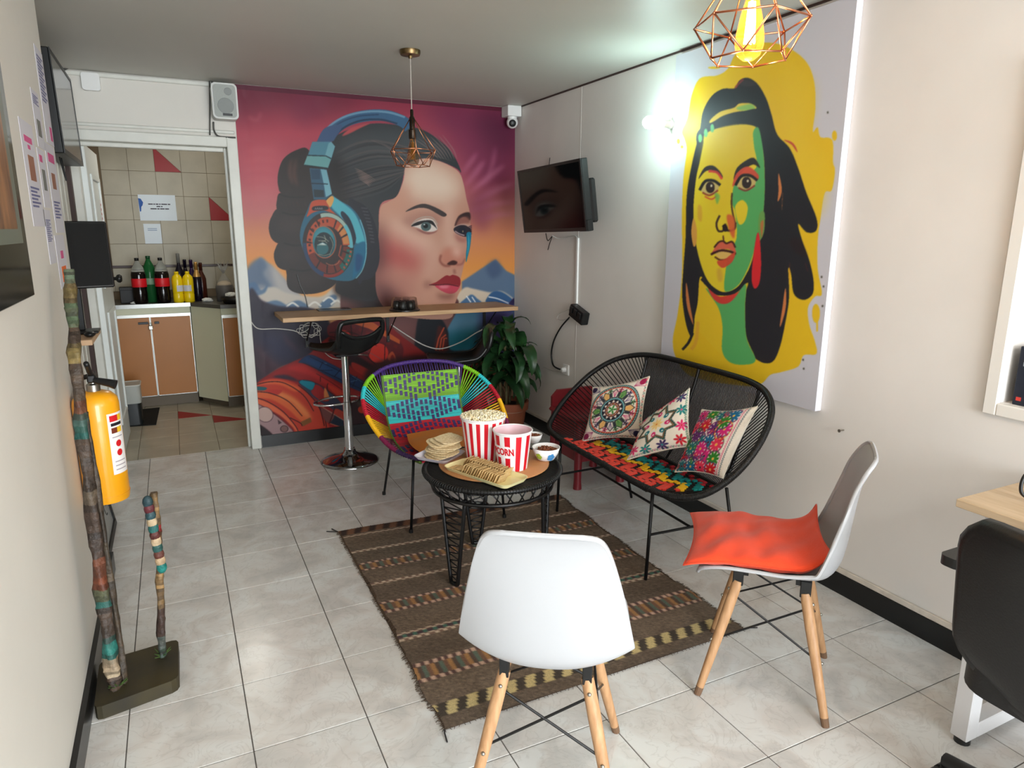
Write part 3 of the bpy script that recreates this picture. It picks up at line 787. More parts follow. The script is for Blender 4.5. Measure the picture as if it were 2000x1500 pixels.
    c.ell(880, 745, 305, 395, (48, 74, 108), rot=-0.12, ring=0.14, a0=110, a1=190)
    for a in (-170, -140, -115, -60, -38, -20, 20, 45, 75, 100, 130): c.ell(880, 745, 262, 345, (52, 34, 36), rot=-0.12, ring=0.34, a0=a, a1=a + 4)
    for a in range(-190, -80, 13): c.ell(880, 745, 240, 318, (84, 40, 38), rot=-0.12, ring=0.12, a0=a, a1=a + 5)
    for a in range(16, 60, 9): c.ell(880, 745, 290, 376, (196, 96, 70), rot=-0.12, ring=0.08, a0=a, a1=a + 4)
    c.ell(830, 705, 150, 200, (196, 108, 76), rot=-0.12, ring=0.07)
    c.ell(830, 705, 138, 188, (58, 130, 142), rot=-0.12); c.ell(826, 640, 110, 100, (96, 180, 190), blur=6, alpha=0.6)
    c.ell(832, 735, 118, 150, (38, 58, 64), rot=-0.1); c.ell(812, 785, 74, 74, (60, 116, 122))
    for pts in (((740, 640), (820, 650), (890, 700)), ((760, 690), (830, 690), (870, 720)), ((745, 740), (860, 740)), ((900, 640), (940, 740), (900, 860)), ((760, 850), (830, 870), (900, 850)), ((830, 620), (850, 680), (800, 700))):
        c.line(list(pts), 8, (176, 178, 160), 0.9)
    P([(760, 735), (815, 710), (860, 740)], (214, 222, 222), 0.5, 0.9, smooth=False)
    c.ell(930, 930, 90, 60, (190, 120, 90), ring=0.12, a0=0, a1=150); c.line([(1040, 740), (1010, 870), (1060, 920)], 14, (190, 96, 72), 0.9, smooth=False)
    # ---- suit
    c.crop(480, 640, 0.16)
    c.poly([(560, 420), (760, 330), (1000, 120), (1500, -150), (1900, 100), (2400, 560), (2400, 1300), (1300, 1260), (200, 1340), (120, 1340), (100, 760), (300, 560)], (150, 44, 44), 1, 1.0)
    P([(1040, -60), (1400, -100), (1880, 170), (1880, 420), (1640, 560), (1300, 380), (1020, 120)], (112, 36, 44), 1, 1.0)
    P([(1180, -140), (1560, -60), (1880, 150), (1880, 200), (1500, 10), (1180, -90)], (206, 108, 60), 0.5, 1.0, smooth=False)
    for k in range(7): P([(1300 + 85 * k, -40 + 40 * k), (1345 + 85 * k, -18 + 40 * k), (1330 + 85 * k, 15 + 40 * k), (1290 + 85 * k, -5 + 40 * k)], (132, 40, 40), 0.3, 0.9, smooth=False)
    c.ell(1190, 110, 90, 80, (204, 64, 54)); c.ell(1620, 310, 120, 120, (212, 66, 54))
    P([(1730, 370), (1790, 290), (1840, 400), (1800, 450)], (192, 92, 62), 0.4, 1.0); c.ell(1790, 380, 22, 50, (150, 44, 40))
    c.line([(1400, 250), (1560, 330), (1710, 420)], 8, (146, 106, 120), 0.8, smooth=False)
    for pts in (((1000, 100), (1260, 180), (1620, 480)), ((1440, -60), (1400, 150)), ((1560, 150), (1500, 330)), ((1100, 20), (1080, 180)), ((1700, 200), (1690, 520)), ((1280, -90), (1300, 160)), ((1020, 60), (1300, 60), (1600, 220))):
        c.line(list(pts), 9, (46, 20, 30), 0.9)
    P([(1020, 130), (1240, 260), (1560, 470), (1640, 560), (1560, 640), (1300, 480), (1080, 330)], (52, 26, 34), 2, 1.0)
    P([(1300, 420), (1480, 500), (1640, 600), (1600, 660), (1330, 520)], (178, 60, 52), 1, 0.9)
    # blue sash
    P([(640, 430), (780, 330), (1000, 420), (1300, 580), (1560, 720), (1640, 860), (1300, 740), (1000, 590), (760, 450)], (38, 64, 104), 0.8, 1.0)
    P([(720, 380), (960, 430), (1250, 590), (1200, 640), (900, 500)], (46, 84, 130), 3, 0.8)
    for pts in (((780, 350), (960, 440), (1500, 700)), ((880, 520), (1060, 520)), ((1080, 600), (1180, 480)), ((1300, 730), (1360, 590)), ((700, 430), (1000, 560), (1560, 820)), ((940, 420), (900, 500)), ((1400, 640), (1480, 760))):
        c.line(list(pts), 8, (18, 30, 56), 0.9)
    for pts in (((1300, 590), (1480, 700)), ((1280, 660), (1360, 640)), ((960, 430), (990, 440))): c.line(list(pts), 7, (120, 160, 196), 0.7)
    # shoulder armour
    P([(330, 600), (480, 480), (660, 430), (860, 530), (1120, 690), (1300, 800), (1560, 880), (1560, 1220), (1000, 1230), (900, 980), (640, 700)], (160, 44, 46), 0.8, 1.0)
    P([(500, 500), (680, 450), (900, 580), (1180, 760), (1160, 830), (860, 620), (640, 540)], (196, 58, 54), 3, 0.9)
    P([(330, 600), (500, 580), (660, 660), (560, 640)], (50, 44, 66), 2, 0.9)
    P([(640, 660), (720, 640), (860, 680), (960, 740), (1110, 860), (1190, 960), (1200, 1060), (1000, 960), (760, 800)], (66, 70, 92), 0.6, 1.0)
    P([(840, 700), (930, 730), (1020, 880), (920, 890), (800, 790)], (168, 48, 50), 0.6, 1.0); P([(960, 740), (990, 770), (1020, 860), (960, 880)], (214, 140, 90), 0.4, 1.0)
    P([(655, 665), (720, 636), (835, 668), (825, 740), (790, 760), (720, 720)], (30, 140, 160), 0.3, 1.0)
    P([(1000, 700), (1140, 760), (1220, 860), (1100, 820)], (210, 74, 52), 1, 0.9)
    P([(110, 720), (230, 640), (380, 620), (560, 660), (720, 760), (860, 920), (960, 1100), (1000, 1250), (640, 1300), (560, 1180), (420, 1060), (250, 960), (105, 920)], (200, 76, 54), 0.8, 1.0)
    P([(130, 700), (300, 640), (480, 660), (660, 740), (600, 780), (420, 700), (240, 690)], (224, 112, 68), 1.5, 1.0)
    P([(105, 780), (260, 780), (440, 840), (620, 960), (760, 1100), (690, 1150), (520, 1000), (320, 880), (110, 850)], (222, 116, 70), 1.5, 1.0)
    P([(420, 780), (600, 860), (760, 1020), (800, 1120), (700, 1060), (560, 920), (400, 840)], (234, 150, 92), 3, 0.9)
    P([(110, 860), (300, 930), (480, 1060), (620, 1220), (640, 1290), (560, 1200), (400, 1060), (110, 910)], (226, 120, 84), 1, 1.0)
    P([(110, 720), (250, 730), (230, 765), (120, 760)], (40, 106, 116), 0.6, 1.0)
    P([(670, 1150), (790, 1095), (805, 1150), (700, 1205)], (142, 96, 52), 0.4, 1.0, smooth=False)
    P([(250, 760), (440, 760), (380, 820), (270, 790)], (196, 66, 56), 1, 1.0)
    for pts in (((110, 700), (300, 660), (480, 680), (700, 820), (830, 1020)), ((105, 780), (300, 800), (520, 900), (690, 1080)), ((105, 850), (260, 900), (450, 1020), (600, 1190), (650, 1290)), ((105, 915), (260, 990), (430, 1120), (600, 1290)), ((860, 900), (960, 1100), (990, 1250)), ((540, 1100), (660, 1160), (690, 1200)), ((640, 700), (780, 820), (900, 980), (960, 1200)), ((1000, 680), (1000, 760), (1090, 830)), ((910, 600), (910, 660))):
        c.line(list(pts), 10, (54, 18, 26), 0.95)
    for pts in (((700, 640), (820, 660), (960, 730)), ((860, 560), (1000, 640), (1180, 760))): c.line(list(pts), 9, (90, 26, 34), 0.8)
    P([(110, 930), (260, 1000), (440, 1130), (580, 1290), (330, 1320), (130, 1160)], (176, 148, 150), 0.8, 1.0)
    c.ell(235, 1060, 100, 90, (206, 180, 172), rot=0.5); c.ell(235, 1060, 104, 94, (110, 84, 92), rot=0.5, ring=0.08)
    P([(390, 1120), (440, 1160), (400, 1180)], (90, 70, 74), 0.2, 1.0, smooth=False); c.ell(470, 1235, 48, 40, (142, 110, 106)); c.ell(470, 1235, 50, 42, (60, 40, 46), ring=0.15); c.ell(545, 1290, 34, 26, (150, 116, 112))
    P([(120, 1160), (330, 1310), (170, 1340), (120, 1320)], (44, 24, 28), 0.8, 1.0)
    P([(640, 1270), (900, 1230), (1190, 1220), (1190, 1250), (640, 1300)], (206, 70, 52), 0.6, 1.0)
    P([(1020, 1150), (1160, 1010), (1300, 1080), (1300, 1200), (1180, 1210)], (40, 52, 72), 0.6, 1.0); P([(920, 980), (1080, 1060), (1020, 1160), (960, 1120)], (134, 84, 82), 0.8, 1.0)
    P([(1080, 1050), (1300, 1180), (1300, 1100), (1120, 990)], (202, 78, 58), 0.6, 0.9); c.line([(920, 960), (1080, 1060), (1210, 1140)], 9, (226, 176, 150), 0.8); c.line([(1090, 960), (1060, 1060), (1020, 1170)], 14, (76, 30, 34), 0.9); c.line([(1030, 1170), (1190, 1225)], 10, (226, 150, 110), 0.8)
    P([(1300, 880), (1700, 900), (2100, 1000), (2100, 1250), (1300, 1220)], (50, 30, 34), 2, 0.9)
    c.ell(1420, 1000, 50, 46, (196, 70, 44)); c.ell(1450, 1190, 30, 28, (150, 60, 44)); P([(1360, 900), (1560, 860), (1560, 960), (1400, 960)], (96, 88, 72), 2, 0.7)
    # red detail to the right under the bar (seen between the stool and the plant)
    P([(1500, 480), (2600, 380), (2700, 1150), (1700, 1180)], (60, 30, 36), 4, 0.9)
    P([(2500, 360), (2860, 320), (2800, 700), (2560, 800)], (150, 62, 46), 3, 0.9)
    for k in range(6): c.line([(2540 + 40 * k, 380), (2580 + 36 * k, 760)], 10, (84, 30, 30), 0.8)
    return c
_mural = paint_mural()
def build_mural():
    x0, x1, z0, z1 = DOOR_X1 + 0.052, XR - 0.0015, 0.085, ZC - 0.0015
    nx, nz = 640, 740
    X, Z = np.meshgrid(np.linspace(x0, x1, nx), np.linspace(z0, z1, nz), indexing='xy')
    rs_ = np.random.RandomState(1)
    # wallpaper: a few shallow wrinkles
    dY = 0.0012 * np.sin(X * 9 + 2 * np.sin(Z * 3)) * np.exp(-((Z - 2.3) / 0.12) ** 2) + 0.0016 * np.exp(-((X - 0.5) / 0.02) ** 2) * np.sin(Z * 14)
    P = np.stack([X, np.full_like(X, YB - 0.0035) - np.abs(dY), Z], -1)
    px = project(P)
    C = _mural.sample(px[..., 0], px[..., 1])
    C = np.clip(C, 0, 1) ** 1.2 * 0.93
    C[Z > ZC - 0.03] = np.array((84, 24, 44)) / 255.0      # dark unprinted hem along the ceiling
    o = color_grid('mural_print', P, C, mat('mural_vinyl', attr=True, rough=0.42, bump=0.03, bscale=120, spec=0.25))
    m = thing('wall_mural', 'wall-high mural of a woman wearing blue and orange headphones', 'mural', (1.4, YB, 0))
    o.parent = m; o.matrix_parent_inverse = m.matrix_world.inverted() if False else Matrix.Translation((-1.4, -YB, 0))
    MB().box((x0 - 1.4, -0.0033, z0), (x1 - 1.4, -0.0005, z1)).build('backing', mat('mural_backing', (180, 170, 165), 0.7), m)
build_mural()

# ================================================================ portrait canvas on the right wall
def paint_poster():
    c = Canvas(1290, -10, 1680, 830, 1.6, (214, 212, 220))
    c.crop(1220, 0, 0.5464)
    P = c.poly; YEL = (240, 200, 36)
    P([(240, 340), (270, 280), (330, 270), (370, 245), (400, 190), (470, 155), (560, 160), (640, 210), (675, 280), (682, 380), (672, 470), (690, 455), (700, 490), (742, 500), (745, 580), (752, 610), (740, 680), (715, 690), (700, 780), (690, 860), (690, 960), (705, 1050), (680, 1060), (655, 1100), (660, 1160), (680, 1220), (685, 1265), (640, 1270), (620, 1310), (560, 1330), (520, 1340), (490, 1370), (440, 1380), (250, 1350), (190, 1290), (172, 1220), (190, 1120), (205, 980), (205, 760), (210, 640), (222, 540), (215, 500), (205, 470), (225, 420)], YEL, 0, 1.0)
    P([(560, 240), (670, 300), (660, 500), (720, 560), (700, 760), (600, 700)], (246, 212, 60), 12, 0.5)
    for cx, cy, rx, ry in ((750, 485, 9, 18), (192, 505, 6, 10), (205, 525, 5, 6), (684, 1120, 14, 34), (320, 242, 22, 4), (640, 1200, 20, 50)): c.ell(cx, cy, rx, ry, YEL)
    c.line([(688, 1150), (688, 1185)], 6, YEL)
    for cx, cy in ((726, 402), (704, 990), (711, 1024), (707, 1094), (638, 1286), (640, 1318)): c.ell(cx, cy, 3, 4, (70, 66, 50))
    INK = (38, 38, 46); GR = (98, 182, 108); FY = (240, 214, 50); RD = (222, 62, 58)
    # big hair mass
    P([(268, 470), (280, 400), (310, 345), (350, 318), (395, 315), (410, 288), (440, 278), (475, 300), (505, 350), (525, 410), (545, 480), (590, 530), (620, 600), (650, 690), (686, 780), (684, 825), (650, 830), (620, 800), (635, 860), (660, 930), (675, 1000), (672, 1050), (640, 1072), (605, 1050), (595, 980), (585, 960), (588, 1060), (575, 1150), (555, 1240), (530, 1292), (490, 1295), (450, 1260), (430, 1180), (430, 1060), (440, 1010), (380, 1060), (330, 1060), (300, 1030), (270, 990), (262, 1080), (250, 1150), (240, 1205), (220, 1160), (206, 1060), (210, 960), (218, 850), (222, 700), (240, 590)], INK, 0, 1.0)
    c.line([(244, 1190), (228, 1225), (206, 1250)], 9, INK, taper=False)
    P([(430, 285), (470, 300), (440, 310), (410, 300)], (70, 60, 66), 1, 0.7); c.line([(395, 315), (410, 296), (425, 283)], 8, (150, 60, 60), 0.8)
    # face
    face = [(280, 520), (290, 475), (350, 455), (420, 445), (470, 455), (485, 500), (497, 560), (500, 640), (498, 720), (490, 800), (470, 880), (445, 960), (410, 1020), (365, 1045), (330, 1035), (295, 1000), (268, 930), (250, 840), (246, 740), (255, 640), (268, 580)]
    P(face, FY, 0, 1.0)
    P([(300, 470), (430, 445), (460, 470), (460, 560), (420, 640), (380, 700), (360, 760), (300, 740), (280, 620)], (236, 200, 40), 10, 0.7)
    P([(480, 460), (497, 560), (500, 700), (488, 810), (465, 890), (440, 960), (405, 1020), (358, 1040), (362, 960), (375, 900), (400, 850), (396, 760), (384, 720), (400, 640), (470, 600), (462, 520), (460, 470)], GR, 0, 1.0)
    P([(395, 740), (420, 715), (440, 740), (430, 790), (408, 800)], FY, 0, 1.0)
    # hairline dips / headband gap
    P([(305, 430), (340, 400), (390, 385), (410, 370), (450, 370), (470, 390), (400, 400), (350, 415), (310, 440)], (240, 206, 70), 0, 1.0)
    P([(400, 385), (450, 372), (466, 390), (420, 395)], (128, 196, 110), 1, 0.8)
    P([(262, 470), (330, 430), (420, 400), (480, 390), (510, 430), (510, 480), (480, 455), (420, 442), (350, 452), (285, 480), (262, 520)], INK, 0, 1.0)
    for cx, cy in ((270, 494), (290, 475), (313, 458)): c.ell(cx, cy, 7, 15, (118, 200, 130))
    # brows
    P([(264, 640), (285, 600), (315, 592), (340, 612), (350, 634), (320, 612), (290, 612)], (46, 36, 34), 0, 1.0)
    P([(390, 640), (402, 600), (440, 570), (465, 566), (484, 600), (460, 588), (430, 605), (405, 634)], (46, 36, 34), 0, 1.0)
    c.line([(300, 612), (330, 616), (348, 640)], 9, RD, 0.9); P([(385, 665), (400, 620), (440, 595), (478, 625), (470, 645), (430, 622), (400, 655)], (224, 84, 62), 0, 0.95)
    # eyes
    for (cx, cy, s) in ((304, 672, 1.0), (434, 655, 1.05)):
        P([(cx - 34 * s, cy + 6), (cx - 14 * s, cy - 24 * s), (cx + 14 * s, cy - 24 * s), (cx + 34 * s, cy - 8), (cx + 20 * s, cy + 18), (cx - 8 * s, cy + 22)], (214, 190, 120), 0, 1.0)
        c.ell(cx + 2, cy - 2, 16 * s, 20 * s, (52, 32, 30)); c.ell(cx + 6, cy - 8, 4, 5, (230, 220, 190))
        c.line([(cx - 36 * s, cy + 8), (cx - 16 * s, cy - 24 * s), (cx + 14 * s, cy - 26 * s), (cx + 38 * s, cy - 10)], 10, (30, 24, 26), 1.0)
        c.line([(cx - 26 * s, cy + 16), (cx, cy + 26), (cx + 30 * s, cy + 8)], 6, (150, 50, 44), 0.9)
    c.line([(286, 702), (310, 712), (330, 700)], 5, RD, 0.8); P([(322, 690), (340, 700), (330, 730)], (120, 190, 100), 1, 0.8)
    # nose
    c.line([(384, 690), (382, 730), (388, 770), (396, 800)], 6, (72, 46, 36), 0.9)
    c.line([(340, 770), (328, 800), (335, 825), (352, 826)], 7, (60, 36, 32), 0.95); c.line([(350, 806), (370, 824), (392, 818), (396, 796)], 8, (60, 36, 32), 0.95)
    P([(352, 806), (362, 800), (370, 824), (352, 826)], (40, 26, 28), 0, 1.0); P([(365, 770), (392, 780), (392, 850), (376, 830)], (224, 104, 60), 1, 0.9)
    # mouth
    P([(310, 908), (335, 870), (352, 864), (365, 872), (385, 866), (398, 906), (370, 890), (340, 896)], (226, 110, 84), 0, 1.0); P([(325, 905), (345, 890), (392, 908), (372, 925), (342, 926)], (236, 196, 110), 0, 1.0)
    c.line([(308, 910), (340, 896), (372, 898), (398, 908)], 8, (70, 26, 28)); c.line([(320, 885), (336, 866), (352, 862), (364, 870), (384, 864), (396, 885)], 6, (70, 26, 28)); c.line([(322, 918), (345, 930), (378, 924)], 6, (90, 40, 30))
    P([(330, 935), (360, 925), (395, 900), (385, 935), (350, 958)], (222, 84, 60), 0, 0.95); c.line([(352, 842), (354, 862)], 5, (90, 40, 30))
    P([(330, 965), (345, 962), (350, 1000), (335, 1005)], (222, 176, 70), 2, 0.8)
    P([(262, 735), (275, 740), (275, 790), (262, 780)], (228, 176, 60), 1, 0.9)
    # ears
    P([(246, 780), (258, 820), (256, 870), (246, 880), (238, 830)], (232, 170, 80), 0, 1.0); P([(480, 770), (500, 760), (498, 830), (478, 860)], (120, 170, 90), 0, 1.0); P([(485, 800), (497, 790), (490, 850)], (200, 120, 70), 0, 0.9)
    # earring
    P([(472, 840), (482, 845), (488, 940), (482, 1010), (465, 1032), (454, 1000), (458, 930)], (224, 44, 52), 0, 1.0)
    # neck
    P([(272, 990), (300, 1035), (330, 1055), (400, 1050), (432, 1020), (430, 1100), (434, 1200), (466, 1285), (420, 1300), (370, 1290), (280, 1200), (250, 1150), (262, 1080)], (240, 204, 44), 0, 1.0)
    P([(290, 1030), (340, 1065), (390, 1060), (432, 1015), (430, 1100), (436, 1210), (468, 1288), (420, 1304), (372, 1292), (348, 1250), (350, 1170), (335, 1100)], GR, 0, 1.0)
    P([(300, 1030), (340, 1060), (400, 1046), (415, 1035), (380, 1078), (345, 1086), (315, 1065)], RD, 0, 0.95)
    c.line([(275, 995), (320, 1040), (365, 1050), (410, 1030), (445, 975)], 12, INK, 1.0)
    c.line([(262, 1150), (255, 1220), (238, 1250)], 12, (232, 172, 60), 0.8)
    # highlights in the hair
    for pts in (((550, 620), (556, 680), (548, 720)), ((565, 690), (562, 750)), ((575, 1030), (570, 1100), (555, 1170)), ((220, 1010), (228, 1090), (245, 1160))): c.line(list(pts), 12, (226, 140, 80), 0.95, taper=True)
    c.line([(570, 500), (600, 515), (618, 545)], 8, (200, 60, 60), 0.9, taper=True); c.line([(645, 940), (655, 970)], 8, (200, 60, 60), 0.9, taper=True); c.line([(590, 940), (590, 1000)], 8, (214, 84, 60), 0.8, taper=True)
    P([(620, 850), (640, 880), (650, 920), (610, 900), (590, 860)], (44, 28, 34), 2, 0.7)
    P([(480, 1350), (520, 1310), (540, 1320), (500, 1370)], (222, 222, 232), 1, 0.0)
    return c
_poster = paint_poster()
def build_poster():
    y0, y1, z0, z1 = 1.945, 2.975, 0.745, 2.33
    DEP = 0.035
    m = thing('canvas_print', 'tall canvas print of a woman in black and green on yellow', 'painting', (XR, (y0 + y1) / 2, z0))
    yc = (y0 + y1) / 2
    ny, nz = 330, 500
    Y, Z = np.meshgrid(np.linspace(y1, y0, ny), np.linspace(z0, z1, nz), indexing='xy')
    P = np.stack([np.full_like(Y, XR - DEP - 0.0006), Y, Z], -1)
    px = project(P); C = np.clip(_poster.sample(px[..., 0], px[..., 1]), 0, 1) ** 1.08 * 0.94
    o = color_grid('print', P - np.array([XR, yc, z0]), C, mat('canvas_ink', attr=True, rough=0.6, bump=0.12, bscale=700), m)
    MB().box((-DEP, y0 - yc, 0), (-0.001, y1 - yc, z1 - z0)).build('stretcher_box', mat('canvas_white', (214, 212, 220), 0.7), m)
build_poster()
# ================================================================ white shell chairs
M_shell = mat('white_shell_plastic', (170, 171, 174), 0.36, spec=0.5)
M_leg = mat('beech_leg', (188, 146, 106), 0.45, col2=(166, 124, 86), vscale=9, stretch=(9, 9, 0.8))
M_legend = mat('leg_foot_cap', (112, 84, 62), 0.7)
M_screw = mat('steel_screw', (170, 168, 160), 0.3, metal=1.0)

def shell_point(t, u):
    prof = SHELL_P; n = len(prof) - 1
    k = min(int(t * n), n - 1); f = t * n - k
    a, b, c, d = prof[max(k - 1, 0)], prof[k], prof[k + 1], prof[min(k + 2, n)]
    cr = lambda i: 0.5 * (2 * b[i] + (c[i] - a[i]) * f + (2 * a[i] - 5 * b[i] + 4 * c[i] - d[i]) * f * f + (3 * b[i] - a[i] - 3 * c[i] + d[i]) * f ** 3)
    return cr
# y (forward +), z, half width, edge lift, forward share of the lift (0 = lifts up, 1 = wraps forward), corner pull-in
SHELL_P = [(0.225, 0.404, 0.155, 0.012, 0.0), (0.212, 0.430, 0.182, 0.012, 0.0), (0.15, 0.444, 0.197, 0.020, 0.0), (0.06, 0.440, 0.203, 0.032, 0.0),
           (-0.03, 0.432, 0.206, 0.046, 0.05), (-0.10, 0.430, 0.209, 0.070, 0.2), (-0.150, 0.444, 0.212, 0.088, 0.45), (-0.182, 0.482, 0.211, 0.080, 0.75),
           (-0.195, 0.540, 0.203, 0.060, 0.95), (-0.202, 0.610, 0.190, 0.044, 1.0), (-0.208, 0.680, 0.174, 0.030, 1.0), (-0.216, 0.748, 0.156, 0.020, 1.0),
           (-0.230, 0.800, 0.138, 0.011, 1.0), (-0.242, 0.825, 0.118, 0.006, 1.0), (-0.248, 0.832, 0.088, 0.003, 1.0)]
def make_shell():
    NU, NT = 22, 44
    G = []
    for i in range(NT + 1):
        cr = shell_point(i / NT, 0); y, z, hw, lift, fw = (cr(q) for q in range(5))
        row = []
        for j in range(NU + 1):
            u = -1 + 2 * j / NU
            e = abs(u) ** 2.3
            row.append(Vector((u * hw, y + lift * fw * e, z + lift * (1 - fw) * e)))
        G.append(row)
    # thickness: offset along normals
    mb = MB(); H = []
    for i in range(NT + 1):
        row = []
        for j in range(NU + 1):
            du = G[i][min(j + 1, NU)] - G[i][max(j - 1, 0)]; dv = G[min(i + 1, NT)][j] - G[max(i - 1, 0)][j]
            n = du.cross(dv).normalized()
            if n.z > 0 and i < NT * 0.35: n = -n
            row.append(n)
        H.append(row)
    ref = H[5][NU // 2]; 
    th = 0.006
    B = [[G[i][j] + (H[i][j] if H[i][j].dot(Vector((0, -0.6, -0.8))) > -0.3 else -H[i][j]) * th for j in range(NU + 1)] for i in range(NT + 1)]
    b = NU + 1
    vs = [p for r in G for p in r] + [p for r in B for p in r]; o = (NT + 1) * b
    fs = [(i * b + j, i * b + j + 1, (i + 1) * b + j + 1, (i + 1) * b + j) for i in range(NT) for j in range(NU)]
    fs += [tuple(q + o for q in reversed(f)) for f in fs]
    for i in range(NT):
        for j in (0, NU): fs.append((i * b + j, (i + 1) * b + j, o + (i + 1) * b + j, o + i * b + j))
    for j in range(NU):
        for i in (0, NT): fs.append((i * b + j, i * b + j + 1, o + i * b + j + 1, o + i * b + j))
    mb.add(vs, fs)
    # rolled rim
    edge = [G[i][0] for i in range(NT + 1)] + [G[NT][j] for j in range(1, NU + 1)] + [G[i][NU] for i in range(NT - 1, -1, -1)] + [G[0][j] for j in range(NU - 1, 0, -1)]
    mb.tube(edge, 0.0065, 6, closed=True)
    return mb
def make_shell_chair(label, loc, rz):
    t = thing('shell_chair', label, 'chair', loc, rz, None)
    make_shell().build('shell', M_shell, t, auto=60)
    T = {}; 
    for sx in (-1, 1):
        for sy in (-1, 1):
            a = Vector((sx * 0.105, sy * 0.10 + 0.005, 0.385)); b = Vector((sx * 0.192, sy * 0.192 + 0.005, 0.0))
            lg = MB().tube([a, a.lerp(b, 0.25), a.lerp(b, 0.93)], [0.0165, 0.0175, 0.0125], 12).build('leg', M_leg, t, auto=40)
            MB().tube([a.lerp(b, 0.93), b], [0.0128, 0.0115], 12).build('foot_cap', M_legend, lg)
            for f in (0.08, 0.52):
                p = a.lerp(b, f) + Vector((0, sy * 0.017, 0)); MB().sphere(p, 0.0055, 8, 6).build('screw', M_screw, lg, smooth=True)
            MB().box((a.x - 0.012, a.y - 0.016, 0.372), (a.x + 0.012, a.y + 0.016, 0.428), 0.002).build('bracket', M_black, t)
            T[(sx, sy)] = (a, b)
    def wire(p, q, fp, fq):
        a = T[p][0].lerp(T[p][1], fp); b = T[q][0].lerp(T[q][1], fq)
        MB().tube([a, b], 0.0035, 6).build('brace_wire', M_blackmetal, t)
    for s in (-1, 1):
        wire((-1, s), (1, s), 0.12, 0.5); wire((1, s), (-1, s), 0.12, 0.5)
        wire((s, -1), (s, 1), 0.12, 0.5); wire((s, 1), (s, -1), 0.12, 0.5)
    MB().box((-0.11, -0.085, 0.408), (0.11, -0.065, 0.424)).box((-0.11, 0.075, 0.408), (0.11, 0.095, 0.424)).build('seat_rail', M_blackmetal, t)
    return t
# centre of the feet and facing direction come from the legs' places on the floor
WC = make_shell_chair('empty white shell chair with wooden legs, its back to the viewer', (0.806, 1.425, 0), math.atan2(-0.56, 0.83))
OC = make_shell_chair('white shell chair with wooden legs carrying a plain orange cushion', (1.687, 1.486, 0), math.atan2(0.655, 0.756))

# ================================================================ cushions
def pillow_grid(w, h, th, n=60, pinch=0.10, wr=0.0, seed=0):
    u = np.linspace(-1, 1, n); U, V = np.meshgrid(u, u, indexing='ij')
    prof = ((1 - U ** 2) * (1 - V ** 2)) ** 0.42
    sx = 1 - pinch * (1 - V ** 2) * 0.55 * np.abs(U) ** 2; sy = 1 - pinch * (1 - U ** 2) * 0.55 * np.abs(V) ** 2
    # sides bow inwards so the corners stay pointed
    X = U * w / 2 * (1 - pinch * (1 - V ** 2) * np.abs(U) ** 3); Y = V * h / 2 * (1 - pinch * (1 - U ** 2) * np.abs(V) ** 3)
    Z = th / 2 * prof
    if wr:
        rs = np.random.RandomState(seed)
        for _ in range(7):
            a, ph, f = rs.uniform(0, pi), rs.uniform(0, 6.3), rs.uniform(7, 20)
            Z = Z + wr * prof * np.sin(f * (U * cos(a) + V * sin(a)) + ph + 1.5 * np.sin(2 * U + ph)) * rs.uniform(0.3, 1)
    return U, V, X, Y, Z
def make_pillow(name, label, w, h, th, Mx, m_front, m_back, colfn=None, wr=0.0, seed=0, n=60, bend=None, pinch=0.10):
    t = thing(name, label, 'cushion', (0, 0, 0))
    t.matrix_world = Mx
    U, V, X, Y, Z = pillow_grid(w, h, th, n, pinch, wr, seed)
    P = np.stack([X, Y, Z], -1); Q = np.stack([X, Y, -Z], -1)
    if bend is not None: P = bend(P); Q = bend(Q)
    C = colfn(U, V) if colfn else np.ones(U.shape + (3,)) * 0.8
    color_grid('front_cover', P, C, m_front, t)
    color_grid('back_cover', Q[::-1], np.ones(U.shape + (3,)) * np.array((222, 216, 200)) / 255, m_back, t)
    e = [P[i, 0] for i in range(0, n, 3)] + [P[-1, j] for j in range(0, n, 3)] + [P[i, -1] for i in range(n - 1, -1, -3)] + [P[0, j] for j in range(n - 1, -1, -3)]
    MB().tube([Vector(p) for p in e], 0.003, 5, closed=True).build('seam', m_back if colfn else m_front, t, smooth=True)
    return t
def quad_bend(BL, BR, TR, TL):
    BL, BR, TR, TL = (np.array(v) for v in (BL, BR, TR, TL))
    n = np.cross((BR - BL) + (TR - TL), (TL - BL) + (TR - BR)); n /= np.linalg.norm(n)
    def f(P, w, h):
        u = (P[..., 0] / w + 0.5)[..., None]; v = (P[..., 1] / h + 0.5)[..., None]
        return (BL * (1 - u) + BR * u) * (1 - v) + (TL * (1 - u) + TR * u) * v + n * P[..., 2:3]
    return f
M_orange = mat('orange_cotton', (218, 62, 20), 0.85, var=0.08, vscale=14, bump=0.15, bscale=220, sheen=0.2)
def bend_oc(P):
    P = P.copy(); y = P[..., 1]
    P[..., 0] *= 1 - 0.10 * np.clip((-y - 0.05) / 0.18, 0, 1); k = np.clip((-y - 0.10) / 0.14, 0, 1)          # the rear edge rides up the backrest
    P[..., 2] += 0.085 * k ** 1.6; P[..., 1] += 0.05 * k ** 2
    f = np.clip((y - 0.10) / 0.13, 0, 1); P[..., 2] -= 0.02 * f * f
    return P
R_oc = Matrix.Translation((1.687, 1.486, 0)) @ Matrix.Rotation(math.atan2(0.655, 0.756), 4, 'Z') @ Matrix.Translation((0.0, 0.055, 0.486)) @ Matrix.Rotation(radians(6), 4, 'Z')
make_pillow('seat_cushion', 'plain orange cushion lying on the white shell chair', 0.42, 0.46, 0.074, R_oc, M_orange, M_orange, None, wr=0.0026, seed=5, bend=bend_oc)

